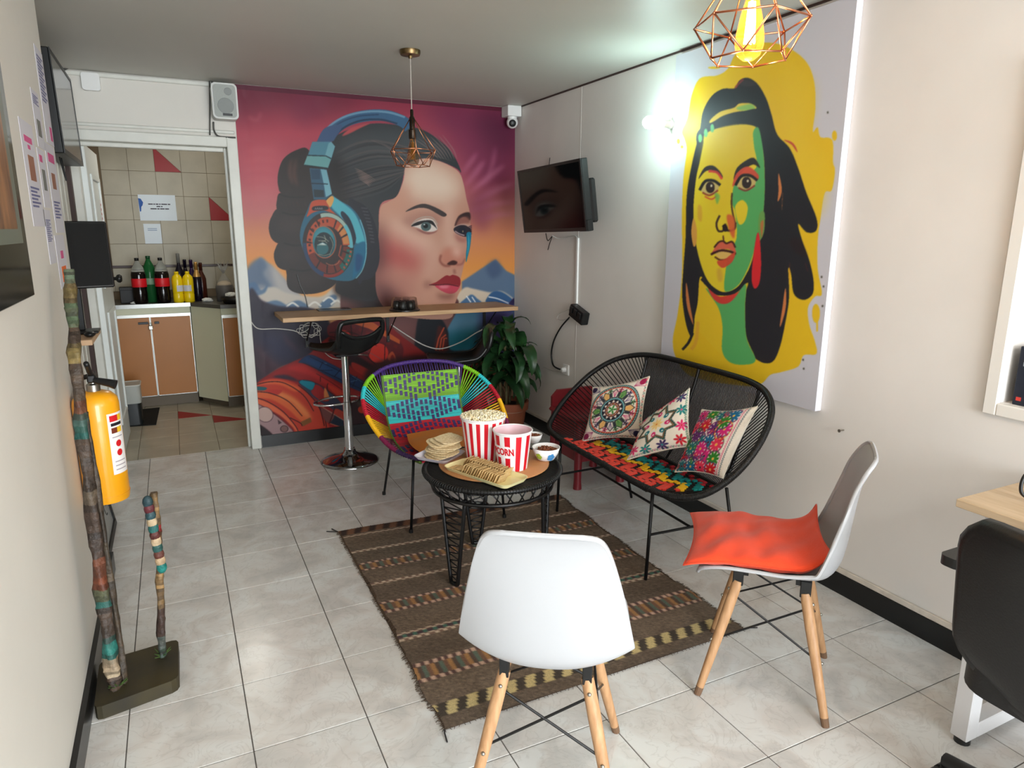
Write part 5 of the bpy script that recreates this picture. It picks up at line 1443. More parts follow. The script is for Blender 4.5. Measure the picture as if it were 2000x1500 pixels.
def decal(parent, r0, h, ang, z, rad, col, name):
    mb = MB(); 
    for k in range(5):
        a = 2 * pi * k / 5
        n = 10; c = (rad * 0.62 * cos(a), rad * 0.62 * sin(a))
        mb.add([(c[0], c[1], 0)] + [(c[0] + rad * 0.5 * cos(2 * pi * q / n), c[1] + rad * 0.5 * sin(2 * pi * q / n), 0) for q in range(n)], [(0, 1 + q, 1 + (q + 1) % n) for q in range(n)])
    o = mb.build(name, mat('decal_' + name + str(col[0]), col, 0.4), parent)
    for v in o.data.vertices:
        zz = z + v.co.y; f = zz / h
        R = (r0 * (0.62 + 0.48 * min(f, 0.5)) if f < 0.5 else r0 * (0.86 + 0.28 * (f - 0.5))) + 0.0022
        a = ang + v.co.x / R; v.co = (R * cos(a), R * sin(a), zz)
ab = math.atan2(-p.y, -p.x)
decal(b1, 0.062, 0.058, ab + 0.45, 0.024, 0.016, (70, 140, 200), 'blue_flower')
decal(b1, 0.062, 0.058, ab - 0.6, 0.026, 0.014, (160, 190, 60), 'green_flower')
p = at(1044, 868, Z=ZT)
bowl('small white bowl of brown snack half hidden behind the empty bucket', (p.x + 0.01, p.y + 0.03, ZT), 0.042, 0.042, True)

# ================================================================ rug
def rug():
    t = thing('woven_rug', 'brown striped woven rug with frayed edges under the table', 'rug', (1.22, 2.47, 0.0))
    corners = [at(660, 1040, Z=0), at(1090, 968, Z=0), at(1452, 1232, Z=0), at(868, 1428, Z=0)]   # far-left, far-right, near-right, near-left
    A, B, C, D = [np.array((c.x - 1.22, c.y - 2.47)) for c in corners]
    na, nb = 230, 150
    s = np.linspace(0, 1, na)[:, None, None]; u = np.linspace(0, 1, nb)[None, :, None]     # s from the far edge to the near edge
    P2 = (A * (1 - u) + B * u) * (1 - s) + (D * (1 - u) + C * u) * s
    S, U = np.broadcast_to(s[..., 0], (na, nb)), np.broadcast_to(u[..., 0], (na, nb))
    rsn = np.random.RandomState(2)
    wob = np.cumsum(rsn.randn(na)) * 0.0012; wob -= np.linspace(wob[0], wob[-1], na)
    P2 = P2.copy(); P2[..., 0] += wob[:, None] * np.sign(U - 0.5) * np.abs(2 * U - 1) ** 3 + 0.004 * np.sin(S * 34)* np.abs(2 * U - 1) ** 6
    Z = 0.0062 + 0.0012 * np.sin(S * 60) * np.sin(U * 9) + 0.0015 * np.sin(U * 14 + S * 5)
    P = np.stack([P2[..., 0], P2[..., 1], Z], -1)
    base = np.array((106, 90, 75)) / 255.0
    Cc = np.empty((na, nb, 3)); Cc[:] = base
    Cc *= (1 + 0.09 * rsn.randn(na, nb, 1)) * (1 + 0.06 * np.sin(S * 23)[..., None])
    v = S
    def band(c, w, fn):
        k = np.abs(v - c) < w; Cc[k] = fn(U[k], (v[k] - c) / w)
    def narrow(c, w=0.007):
        def fn(u_, q):
            st = (np.floor(u_ * 70 + 3 * (q > 0)) % 2)[:, None]
            return np.where(st > 0, np.array((206, 184, 160)) / 255., np.array((128, 100, 86)) / 255.)
        band(c, w, fn)
    def wide(c, w=0.026):
        def fn(u_, q):
            k = np.floor(u_ * 76) % 4
            col = np.select([(np.abs(q) > .62)[:, None], (k == 0)[:, None], (k == 1)[:, None], (k == 2)[:, None]],
                            [np.where((np.floor(u_ * 80) % 2)[:, None] > 0, np.array((206, 170, 148)) / 255., np.array((92, 66, 62)) / 255.),
                             np.array((168, 122, 76)) / 255. * np.ones((len(u_), 3)), np.array((88, 70, 60)) / 255. * np.ones((len(u_), 3)), np.array((92, 106, 92)) / 255. * np.ones((len(u_), 3))],
                            np.array((122, 88, 68)) / 255. * np.ones((len(u_), 3)))
            return col
        band(c, w, fn)
    def checks(c, w, a, b):
        def fn(u_, q):
            return np.where((np.floor(u_ * 34 + 0.4 * q) % 2)[:, None] > 0, np.array(a) / 255., np.array(b) / 255.)
        band(c, w, fn)
    checks(0.02, 0.022, (124, 84, 60), (56, 40, 34)); narrow(0.055, 0.005)
    narrow(0.17); wide(0.275); narrow(0.385); wide(0.515, 0.028); 
    def thin_multi(c):
        narrow(c - 0.012, 0.006); narrow(c + 0.012, 0.006); band(c, 0.006, lambda u_, q: np.where((np.floor(u_ * 60) % 2)[:, None] > 0, np.array((70, 108, 92)) / 255., np.array((74, 56, 60)) / 255.))
    thin_multi(0.66); wide(0.81, 0.036)
    checks(0.945, 0.02, (206, 184, 130), (70, 60, 50))
    m = mat('rug_wool', attr=True, rough=0.95, var=0.22, vscale=180, bump=0.6, bscale=260)
    color_grid('rug_weave', P, Cc, m, t)
    MB().prism([(float(q[0]) * .995, float(q[1]) * .995) for q in (A, B, C, D)], 0.0004, 0.0016).build('rug_backing', mat('rug_back', (70, 56, 46), 0.95), t)
    # fringe on both side edges and loose threads
    rf = random.Random(5); fr = MB()
    for side in (0, nb - 1):
        for i in range(0, na - 1):
            for _ in range(2):
                p = Vector(P[i, side]); sg = -1 if side == 0 else 1
                e = Vector((sg * rf.uniform(.006, .02), rf.uniform(-.012, .012), -0.003))
                fr.tube([p + Vector((0, rf.uniform(-.003, .003), 0)), p + e], [0.0013, 0.0007], 3)
    for i in (0, na - 1):
        for j in range(0, nb, 2):
            p = Vector(P[i, j]); e = Vector((rf.uniform(-.006, .006), (1 if i == 0 else -1) * rf.uniform(.003, .01), -0.003))
            fr.tube([p, p + e], [0.0013, 0.0007], 3)
    f = fr.build('fringe', mat('rug_fringe', (78, 62, 48), 0.95), t); f['kind'] = 'stuff'
    for c, dx, dy in ((A, -0.05, 0.03), (C, 0.06, -0.01), (D, -0.01, -0.05), (A, -0.02, 0.05)):
        a = Vector((c[0], c[1], 0.004)); MB().tube([a, a + Vector((dx * .5, dy * .3, .002)), a + Vector((dx, dy, -0.001))], 0.0025, 5).build('loose_thread', mat('thread_dark', (48, 46, 46), 0.9), t)
rug()
# ================================================================ bar shelf under the mural
SHZ = 0.937
sh = thing('bar_shelf', 'light oak bar shelf fixed across the mural', 'shelf', (1.4, YB, 0))
MB().box((0.585 - 1.4, -0.40, SHZ - 0.028), (2.225 - 1.4, -0.004, SHZ), 0.0015).build('board', M_wood_shelf, sh)
for px in (598, 757, 945):
    x = at(px, 650, Y=YB).x - 1.4
    br = MB().box((x - 0.011, -0.014, SHZ - 0.26), (x + 0.011, -0.004, SHZ - 0.03)).box((x - 0.011, -0.30, SHZ - 0.042), (x + 0.011, -0.004, SHZ - 0.030))
    br.tube([Vector((x, -0.012, SHZ - 0.21)), Vector((x, -0.24, SHZ - 0.04))], 0.005, 6)
    b = br.build('bracket', M_black, sh)
    MB().sphere((x, -0.016, SHZ - 0.245), 0.006, 8, 6).build('screw', M_screw, b, smooth=True)

# ================================================================ bar stools
M_stool = mat('stool_black_shell', (16, 17, 18), 0.35)
M_chrome_base = mat('chrome_base', (150, 150, 152), 0.07, metal=1.0)
def bar_stool(label, loc, zs, rz):
    t = thing('bar_stool', label, 'stool', loc, 0, 'bar stools under the oak shelf')
    MB().lathe([(0.185, 0), (0.188, 0.004), (0.17, 0.016), (0.12, 0.03), (0.07, 0.044), (0.042, 0.062), (0.034, 0.085)], 48).build('base', M_chrome_base, t, smooth=True)
    MB().lathe([(0.028, 0.07), (0.028, 0.40), (0.0245, 0.402), (0.0245, 0.41)], 24).build('outer_column', M_chrome, t, auto=30)
    MB().lathe([(0.034, 0.078), (0.034, 0.09)], 24).build('collar', M_chrome, t, auto=30)
    MB().lathe([(0.0235, 0.4), (0.0235, zs - 0.02)], 24).build('inner_column', M_chrome, t, auto=30)
    R = Matrix.Rotation(rz, 4, 'Z')
    fr = [Vector((0.03 * s, 0, 0)) for s in (-1,)]
    ring = [Vector((0, 0.02, 0.385))] + [Vector((0.16 * sin(a), 0.10 - 0.10 * cos(a) + 0.02, 0.385)) for a in np.linspace(0.3, 2 * pi - 0.3, 18)] + [Vector((0, 0.02, 0.385))]
    MB().tube([R @ p for p in ring], 0.0075, 8, closed=True).build('foot_ring', M_chrome, t, smooth=True)
    MB().tube([R @ Vector(p) for p in ((0.02, 0, zs - 0.035), (0.10, 0, zs - 0.04), (0.17, 0, zs - 0.055))], 0.005, 6).build('lift_lever', M_chrome, t, smooth=True)
    MB().box((-0.07, -0.07, zs - 0.03), (0.07, 0.07, zs - 0.016), 0.004).build('seat_plate', M_blackmetal, t)
    # moulded seat: dished pan that sweeps up at the back (-y local)
    G = []; nu, nv = 20, 26
    for i in range(nv + 1):
        f = i / nv; row = []
        y = 0.20 - 0.40 * f; zb = 0.012 * (1 - sin(pi * f)) + 0.10 * max(0, (f - 0.72) / 0.28) ** 2 + 0.014 * max(0, (0.15 - f) / 0.15)
        w = 0.155 * (1 - 0.25 * max(0, (0.2 - f) / 0.2) ** 2) * (1 - 0.1 * max(0, (f - 0.8) / 0.2) ** 2)
        for j in range(nu + 1):
            u = -1 + 2 * j / nu
            row.append(R @ Vector((u * w, y, zs + zb + 0.05 * abs(u) ** 2.5 * (0.3 + 0.7 * f))))
        G.append(row)
    mb = MB().grid(G); mb.grid([[p - Vector((0, 0, 0.022)) for p in r] for r in G])
    e = [G[i][0] for i in range(nv + 1)] + [G[nv][j] for j in range(1, nu + 1)] + [G[i][nu] for i in range(nv - 1, -1, -1)] + [G[0][j] for j in range(nu - 1, 0, -1)]
    mb.tube([p - Vector((0, 0, 0.011)) for p in e], 0.0125, 6, closed=True)
    mb.build('seat', M_stool, t, smooth=True)
    loop = [(-0.135, -0.15, 0.05), (-0.155, -0.19, 0.12), (-0.148, -0.205, 0.19), (-0.11, -0.21, 0.205), (0, -0.218, 0.208), (0.11, -0.21, 0.205), (0.148, -0.205, 0.19), (0.155, -0.19, 0.12), (0.135, -0.15, 0.05)]
    MB().tube(catmull([R @ Vector((x, y, z + zs)) for x, y, z in loop], 6), 0.0155, 10).build('back_loop', M_stool, t, smooth=True)
    return t
bar_stool('black and chrome bar stool standing in full view left of the rainbow chair', (0.925, 4.32, 0), 0.735, radians(20))
bar_stool('black and chrome bar stool behind the rainbow chair, its seat set lower', (1.70, 4.33, 0), 0.605, radians(75))

# ---------------------------------------------------------------- things on the bar
M_clear = mat('clear_plastic', (245, 245, 245), 0.05, trans=1.0, ior=1.12, alpha=0.55)
M_darkpl = mat('dark_plastic_bowl', (34, 32, 30), 0.3)
ck = thing('plastic_container', 'clear domed container over dark plastic cups on the bar shelf', 'container', (1.40, 4.56, SHZ))
MB().lathe([(0.098, 0.0), (0.104, 0.004), (0.104, 0.01), (0.096, 0.013)], 40).build('tray', M_darkpl, ck, auto=40)
MB().lathe([(0.095, 0.013), (0.09, 0.05), (0.084, 0.088), (0.078, 0.092), (0.0, 0.094)], 40, cap0=False, cap1=False).build('dome', M_clear, ck, smooth=True)
for k in range(7):
    a = 2 * pi * k / 6; r_ = 0.052 if k < 6 else 0
    MB().lathe([(0.026, 0.0), (0.0255, 0.03), (0.02, 0.058), (0.0, 0.06)], 16, (r_ * cos(a), r_ * sin(a), 0.0105), cap1=False).build('cup', M_darkpl, ck, smooth=True)
dtr = MB().prism([(-0.11, -0.05), (0.11, -0.05), (0.11, 0.05), (-0.11, 0.05)], 0, 0.008).build('dark_folder', M_darkpl)
dtr.location = (0.97, 4.80, SHZ + 0.0005); tag(dtr, 'thin dark folder lying at the back of the bar shelf', 'folder')

# ---------------------------------------------------------------- cables on and under the bar
M_wcable = mat('white_cable', (196, 192, 186), 0.5)
def cable(label, pts, r, m, n=8, name='cable'):
    o = MB().tube(catmull(pts, n), r, 6).build(name, m, smooth=True); return tag(o, label, 'cable')
yb = YB - 0.012
W = lambda px, py: tuple(at(px, py, Y=yb))
cable('pale cable sagging in an arc under the right of the bar shelf', [W(764, 634), W(795, 655), W(830, 675), W(862, 681), W(900, 668), W(930, 650), W(955, 637)], 0.005, M_wcable)
cable('pale cable running from the door frame into the coil under the bar', [W(490, 628), W(505, 642), W(540, 642), W(570, 645), W(590, 650), W(605, 640)], 0.004, M_wcable)
coil = []
for k in range(44):
    a = 2 * pi * k / 10.0; rr_ = 17 + 5 * sin(k * 1.7)
    coil.append(W(604 + rr_ * cos(a) + 4 * sin(k), 644 + 0.7 * rr_ * sin(a)))
coil = [(x, y - 0.008 * (k % 5), z) for k, (x, y, z) in enumerate(coil)]
cable('coil of thin pale cable hanging under the left of the bar shelf', coil, 0.0022, M_wcable, 4)
cable('thin pale wire dropping from the coil behind the front bar stool', [W(624, 640), W(626, 665), W(632, 685), W(648, 699), W(668, 702)], 0.0028, M_wcable)
cable('thin grey wire hanging down the mural beside the hair onto the bar', [W(580, 536), W(586, 556), W(596, 578), W(601, 600)], 0.003, mat('grey_cable', (96, 98, 100), 0.5))

# ---------------------------------------------------------------- dracaena
M_leaf = mat('dracaena_leaf', (46, 84, 44), 0.35, col2=(28, 58, 32), vscale=7, stretch=(1, 1, 1))
M_terra = mat('terracotta_pot', (150, 84, 58), 0.7, var=0.1, vscale=9)
pl = thing('potted_plant', 'leafy green plant in a terracotta pot in the corner', 'plant', (2.14, 4.44, 0))
MB().lathe([(0.095, 0), (0.10, 0.012), (0.125, 0.19), (0.14, 0.192), (0.145, 0.25), (0.132, 0.252), (0.125, 0.215), (0.0, 0.214)], 32, cap1=False).build('pot', M_terra, pl, auto=40)
MB().lathe([(0.118, 0.17), (0.1265, 0.19)], 32, cap0=False, cap1=False).build('pot_band', mat('pot_pale_band', (206, 184, 162), 0.7), pl, smooth=True)
MB().lathe([(0.125, 0.216), (0.08, 0.224), (0.01, 0.226)], 24).build('soil', mat('soil', (48, 36, 28), 0.95, bump=0.5, bscale=80), pl)
rp = random.Random(11)
def leaf_mesh(L, w, droop, curl):
    G = []; n = 10
    for i in range(n + 1):
        f = i / n
        ang = 0.95 - droop * f
        x = 0; 
        if i == 0: pos = Vector((0, 0, 0))
        else: pos = pos + Vector((cos(ang), 0, sin(ang))) * (L / n)
        ww = w * (sin(pi * min(1, 0.12 + f * 0.9)) ** 0.7) * (1 if f < 0.98 else 0.2)
        nrm = Vector((-sin(ang), 0, cos(ang)))
        row = []
        for j in range(5):
            u = -1 + j / 2
            row.append(pos + Vector((0, u * ww, 0)) + nrm * (abs(u) * ww * 0.35 + 0.004 * sin(7 * f * 3 + u) * abs(u)))
        G.append(row)
    return MB().grid(G)
leaves = [leaf_mesh(L, w, d, 0).mesh('leaf', M_leaf, True) for L, w, d in ((0.38, 0.040, 2.3), (0.44, 0.046, 2.6), (0.36, 0.05, 2.2), (0.48, 0.046, 2.8), (0.34, 0.045, 1.9), (0.42, 0.052, 3.0))]
for si, (sx, sy, hgt) in enumerate(((-0.04, -0.03, 0.52), (0.04, -0.05, 0.44), (0.02, 0.04, 0.60), (-0.055, 0.04, 0.40))):
    stem = MB().tube(catmull([(sx, sy, 0.2), (sx * 1.2 + 0.01, sy * 1.1, 0.2 + hgt * 0.5), (sx * 1.5, sy * 1.2, 0.22 + hgt)], 6), 0.011, 8).build('stem', mat('cane', (92, 84, 52), 0.7, var=0.2, vscale=30), pl, smooth=True)
    for k in range(22):
        f = rp.uniform(0.42, 1.0) ; a = k * 2.4 + rp.uniform(-.3, .3) + si
        o = link_mesh('leaf', leaves[rp.randrange(6)], pl, (sx * (1 + 0.5 * f), sy * (1 + 0.2 * f), 0.2 + hgt * f))
        # keep the crown clear of the two walls
        c, s_ = cos(a), sin(a); sc = rp.uniform(0.7, 1.0)
        if c > 0.35: sc *= 0.62
        if s_ > 0.4: sc *= 0.85
        o.rotation_euler = (rp.uniform(-.25, .25), rp.uniform(-.35, .35) - (0.5 if f > 0.9 else 0), a); o.scale = (sc, sc, sc)
for k in range(5):
    a = rp.uniform(0, 6.3)
    MB().tube(catmull([(0.07 * cos(a), 0.07 * sin(a), 0.21), (0.075 * cos(a), 0.075 * sin(a), 0.3), (0.09 * cos(a + .4), 0.09 * sin(a + .4), 0.36)], 5), 0.004, 5).build('stem', MATS['cane'], pl, smooth=True)
# ================================================================ embroidered cushions
def star(c, cx, cy, r1, r2, n, col, rot=0.0, **k):
    c.poly([((cx + (r1 if i % 2 == 0 else r2) * cos(rot + pi * i / n)), (cy + (r1 if i % 2 == 0 else r2) * sin(rot + pi * i / n))) for i in range(2 * n)], col, smooth=False, **k)
def flower(c, cx, cy, r, n, col, col2, rot=0.0):
    for i in range(n):
        a = rot + 2 * pi * i / n
        c.ell(cx + 0.58 * r * cos(a), cy + 0.58 * r * sin(a), 0.42 * r, 0.17 * r, col, rot=a)
    c.ell(cx, cy, 0.16 * r, 0.16 * r, col2)
def dotted(c, cx, cy, r, n, cols, d):
    for i in range(n):
        a = 2 * pi * i / n; c.ell(cx + r * cos(a), cy + r * sin(a), d, d, cols[i % len(cols)])
IV = (232, 224, 212)
def canvas():
    c = Canvas(-1, -1, 1, 1, 150, IV); c.k = 1.0; return c
def pat_mandala():
    c = canvas()
    c.ell(0, 0, .92, .92, (40, 40, 60)); c.ell(0, 0, .895, .895, (120, 190, 186)); c.ell(0, 0, .86, .86, (48, 48, 60)); dotted(c, 0, 0, .875, 70, [(236, 232, 222)], .016)
    c.ell(0, 0, .84, .84, (206, 96, 84)); dotted(c, 0, 0, .82, 64, [(240, 220, 200), (232, 170, 90)], .017); c.ell(0, 0, .79, .79, IV)
    cols = [(226, 178, 106), (214, 40, 116), (58, 140, 60), (70, 50, 110)]
    for i in range(12):
        a = 2 * pi * i / 12; col = cols[i % 4]
        c.poly([(.42 * cos(a - .2), .42 * sin(a - .2)), (.60 * cos(a - .22), .60 * sin(a - .22)), (.77 * cos(a), .77 * sin(a)), (.60 * cos(a + .22), .60 * sin(a + .22)), (.42 * cos(a + .2), .42 * sin(a + .2))], (46, 50, 58), smooth=False)
        c.poly([(.44 * cos(a - .15), .44 * sin(a - .15)), (.60 * cos(a - .18), .60 * sin(a - .18)), (.73 * cos(a), .73 * sin(a)), (.60 * cos(a + .18), .60 * sin(a + .18)), (.44 * cos(a + .15), .44 * sin(a + .15))], IV if i % 2 else tuple(0.5 * a + 0.5 * b for a, b in zip(col, (236, 214, 180))), smooth=False)
        for q in (-.13, -.05, .05, .13): c.line([(.45 * cos(a), .45 * sin(a)), (.69 * cos(a + q), .69 * sin(a + q))], .075, col, taper=True, smooth=False)
    for i in range(12):
        a = 2 * pi * (i + .5) / 12; c.line([(.44 * cos(a), .44 * sin(a)), (.60 * cos(a), .60 * sin(a)), (.77 * cos(a), .77 * sin(a))], .045, (44, 50, 66), smooth=False); flower(c, .70 * cos(a), .70 * sin(a), .10, 5, [(200, 40, 110), (60, 44, 110), (40, 120, 70)][i % 3], (230, 180, 80))
    c.ell(0, 0, .42, .42, (50, 54, 64)); c.ell(0, 0, .40, .40, (110, 184, 186)); dotted(c, 0, 0, .385, 44, [(230, 236, 232)], .013); c.ell(0, 0, .36, .36, (44, 46, 60)); star(c, 0, 0, .35, .24, 12, IV); c.ell(0, 0, .25, .25, (96, 26, 40)); dotted(c, 0, 0, .2, 24, [(236, 190, 110), (236, 226, 206)], .022); c.ell(0, 0, .16, .16, IV); flower(c, 0, 0, .16, 5, (58, 150, 66), (40, 110, 50))
    for sx, sy, col in ((-1, -1, (60, 44, 96)), (1, -1, (178, 34, 100)), (-1, 1, (150, 34, 96)), (1, 1, (52, 44, 92))):
        for q in range(5): c.line([(sx * .60, sy * .74), (sx * (.70 + .065 * q), sy * (.96 - .065 * q))], .09, col, taper=True, smooth=False)
        c.ell(sx * .86, sy * .86, .11, .11, col)
    for k in range(22):
        x = -.95 + 1.9 * k / 21
        for y in (-.965, .965): c.line([(x, y - .02), (x + .04, y + .02), (x + .08, y - .02)], .014, (196, 90, 90) if k % 2 else (60, 60, 70), smooth=False)
        c.line([(.95, x), (.985, x + .04), (.95, x + .08)], .014, (60, 110, 100) if k % 2 else (210, 100, 90), smooth=False)
    return c
def pat_star():
    c = canvas()
    for r, col in ((.70, (70, 60, 64)), (.665, (72, 150, 130)), (.63, (60, 52, 58)), (.595, (214, 170, 100)), (.565, (60, 52, 58)), (.54, IV)):
        star(c, 0, 0, r * 1.12, r * .74, 8, col, rot=pi / 8)
    for i in range(16):
        pass
    for i in range(64):
        a = 2 * pi * i / 64 ; rr_ = .74 * .665 + (1.12 - .74) * .665 * abs(((i / 64 * 8 + 0.5) % 1) * 2 - 1)
        c.ell(rr_ * cos(a), rr_ * sin(a), .014, .014, (236, 230, 214))
    star(c, 0, 0, .30, .14, 8, (240, 222, 176)); flower(c, 0, 0, .2, 8, (236, 206, 150), (222, 140, 50))
    for i in range(8):
        a = 2 * pi * i / 8 + .2; col = [(214, 60, 130), (30, 132, 140)][i % 2]
        c.ell(.38 * cos(a), .38 * sin(a), .095, .075, col, rot=a); c.ell(.40 * cos(a), .40 * sin(a), .035, .03, IV)
    cs = [(222, 60, 130), (206, 34, 60), (70, 50, 110), (34, 140, 140)]
    k = 0
    for sx, sy in ((-.76, -.76), (0, -.85), (.78, -.74), (.85, -.25), (.85, .3), (.76, .78), (.2, .86), (-.35, .86), (-.78, .74), (-.87, .2), (-.86, -.3), (-.4, -.84), (.42, -.84)):
        flower(c, sx, sy, .20, 7, cs[k % 4], cs[(k + 1) % 4], .3 * k); k += 1
    for q in range(24):
        x = -.95 + 1.9 * q / 23
        c.line([(x, .955), (x + .03, .985), (x + .08, .955)], .014, (70, 130, 110) if q % 2 else (190, 110, 150), smooth=False)
        c.line([(.955, x), (.985, x + .03), (.955, x + .08)], .014, (60, 120, 100), smooth=False)
    return c
def pat_flowers():
    c = canvas(); rr = random.Random(8)
    cols = [(214, 52, 140), (206, 30, 54), (28, 124, 160), (64, 146, 56), (120, 50, 130), (226, 70, 110), (36, 132, 140)]
    pos = [(-.7, -.75), (-.3, -.8), (.15, -.75), (.5, -.72), (-.75, -.35), (-.35, -.4), (.1, -.3), (.45, -.3), (-.72, .1), (-.3, .05), (.1, .1), (.42, .15), (-.7, .5), (-.25, .48), (.15, .5), (.5, .55), (-.7, .85), (-.3, .86), (.1, .86), (.5, .88), (-.5, -.1), (-.1, .3), (.3, -.52), (-.52, .3)]
    for i, (x, y) in enumerate(pos):
        c.ell(x, y, .25, .25, [(150, 60, 110), (90, 110, 150), (120, 130, 90)][i % 3], alpha=0.55); c.ell(x, y, .20, .20, IV); c.ell(x, y, .235, .235, (120, 70, 120), ring=.07); flower(c, x, y, .23, 10, cols[(i * 3) % 7], (236, 190, 80) if i % 2 else (70, 30, 60), i * .2)
    for i in range(26):
        x, y = rr.uniform(-.9, .6), rr.uniform(-.9, .9); flower(c, x, y, .09, 5, cols[rr.randrange(7)], (240, 210, 90), rr.random())
    c.ell(.42, -.28, .28, .28, (226, 140, 70), ring=.1); dotted(c, .42, -.28, .26, 22, [(200, 40, 110), (236, 220, 120)], .02)
    c.poly([(.70, -1), (1, -1), (1, 1), (.70, 1)], IV, smooth=False)
    for q in range(30):
        y = -.97 + 1.94 * q / 29
        c.line([(.73, y), (.78, y + .03), (.73, y + .065)], .016, (214, 70, 120), smooth=False); c.line([(.82, y), (.87, y + .03), (.82, y + .065)], .014, (50, 70, 90), smooth=False)
    return c
M_emb = mat('embroidered_cotton', attr=True, rough=0.85, bump=0.35, bscale=260)
M_ivory = mat('ivory_cotton', (226, 218, 202), 0.9, bump=0.15, bscale=200)
def frame_from(center, ex, ey):
    ex = Vector(ex).normalized(); ey = Vector(ey); ey = (ey - ex * ey.dot(ex)).normalized(); ez = ex.cross(ey)
    M = Matrix((( ex.x, ey.x, ez.x, center[0]), (ex.y, ey.y, ez.y, center[1]), (ex.z, ey.z, ez.z, center[2]), (0, 0, 0, 1)))
    return M
for fn, label, bl, br, tr, tl in (
    (pat_mandala, 'embroidered cushion with a round flower mandala, leftmost on the loveseat', ((1137, 862), 1.855), ((1254, 857), 2.05), ((1269, 735), 2.12), ((1158, 757), 1.96)),
    (pat_star, 'embroidered cushion with an eight-pointed star, middle of the loveseat', ((1225, 898), 1.855), ((1350, 872), 2.01), ((1347, 758), 2.12), ((1256, 824), 1.99)),
    (pat_flowers, 'embroidered cushion crowded with pink and blue flowers, rightmost on the loveseat', ((1318, 922), 1.95), ((1412, 934), 2.02), ((1480, 794), 2.15), ((1371, 800), 2.10))):
    cv = fn(); Q = [np.array(at(*a, X=x)) for a, x in (bl, br, tr, tl)]
    w_, h_ = (np.linalg.norm(Q[1] - Q[0]) + np.linalg.norm(Q[2] - Q[3])) / 2, (np.linalg.norm(Q[3] - Q[0]) + np.linalg.norm(Q[2] - Q[1])) / 2
    cq = sum(Q) / 4; fb = quad_bend(*[v - cq for v in Q])
    make_pillow('embroidered_cushion', label, w_, h_, 0.095, Matrix.Translation(cq), M_emb, M_ivory, lambda U, V, cv=cv: np.clip(cv.sample(U, -V), 0, 1) ** 1.45, n=110, pinch=0.10, bend=lambda P, w_=w_, h_=h_, fb=fb: fb(P, w_, h_))

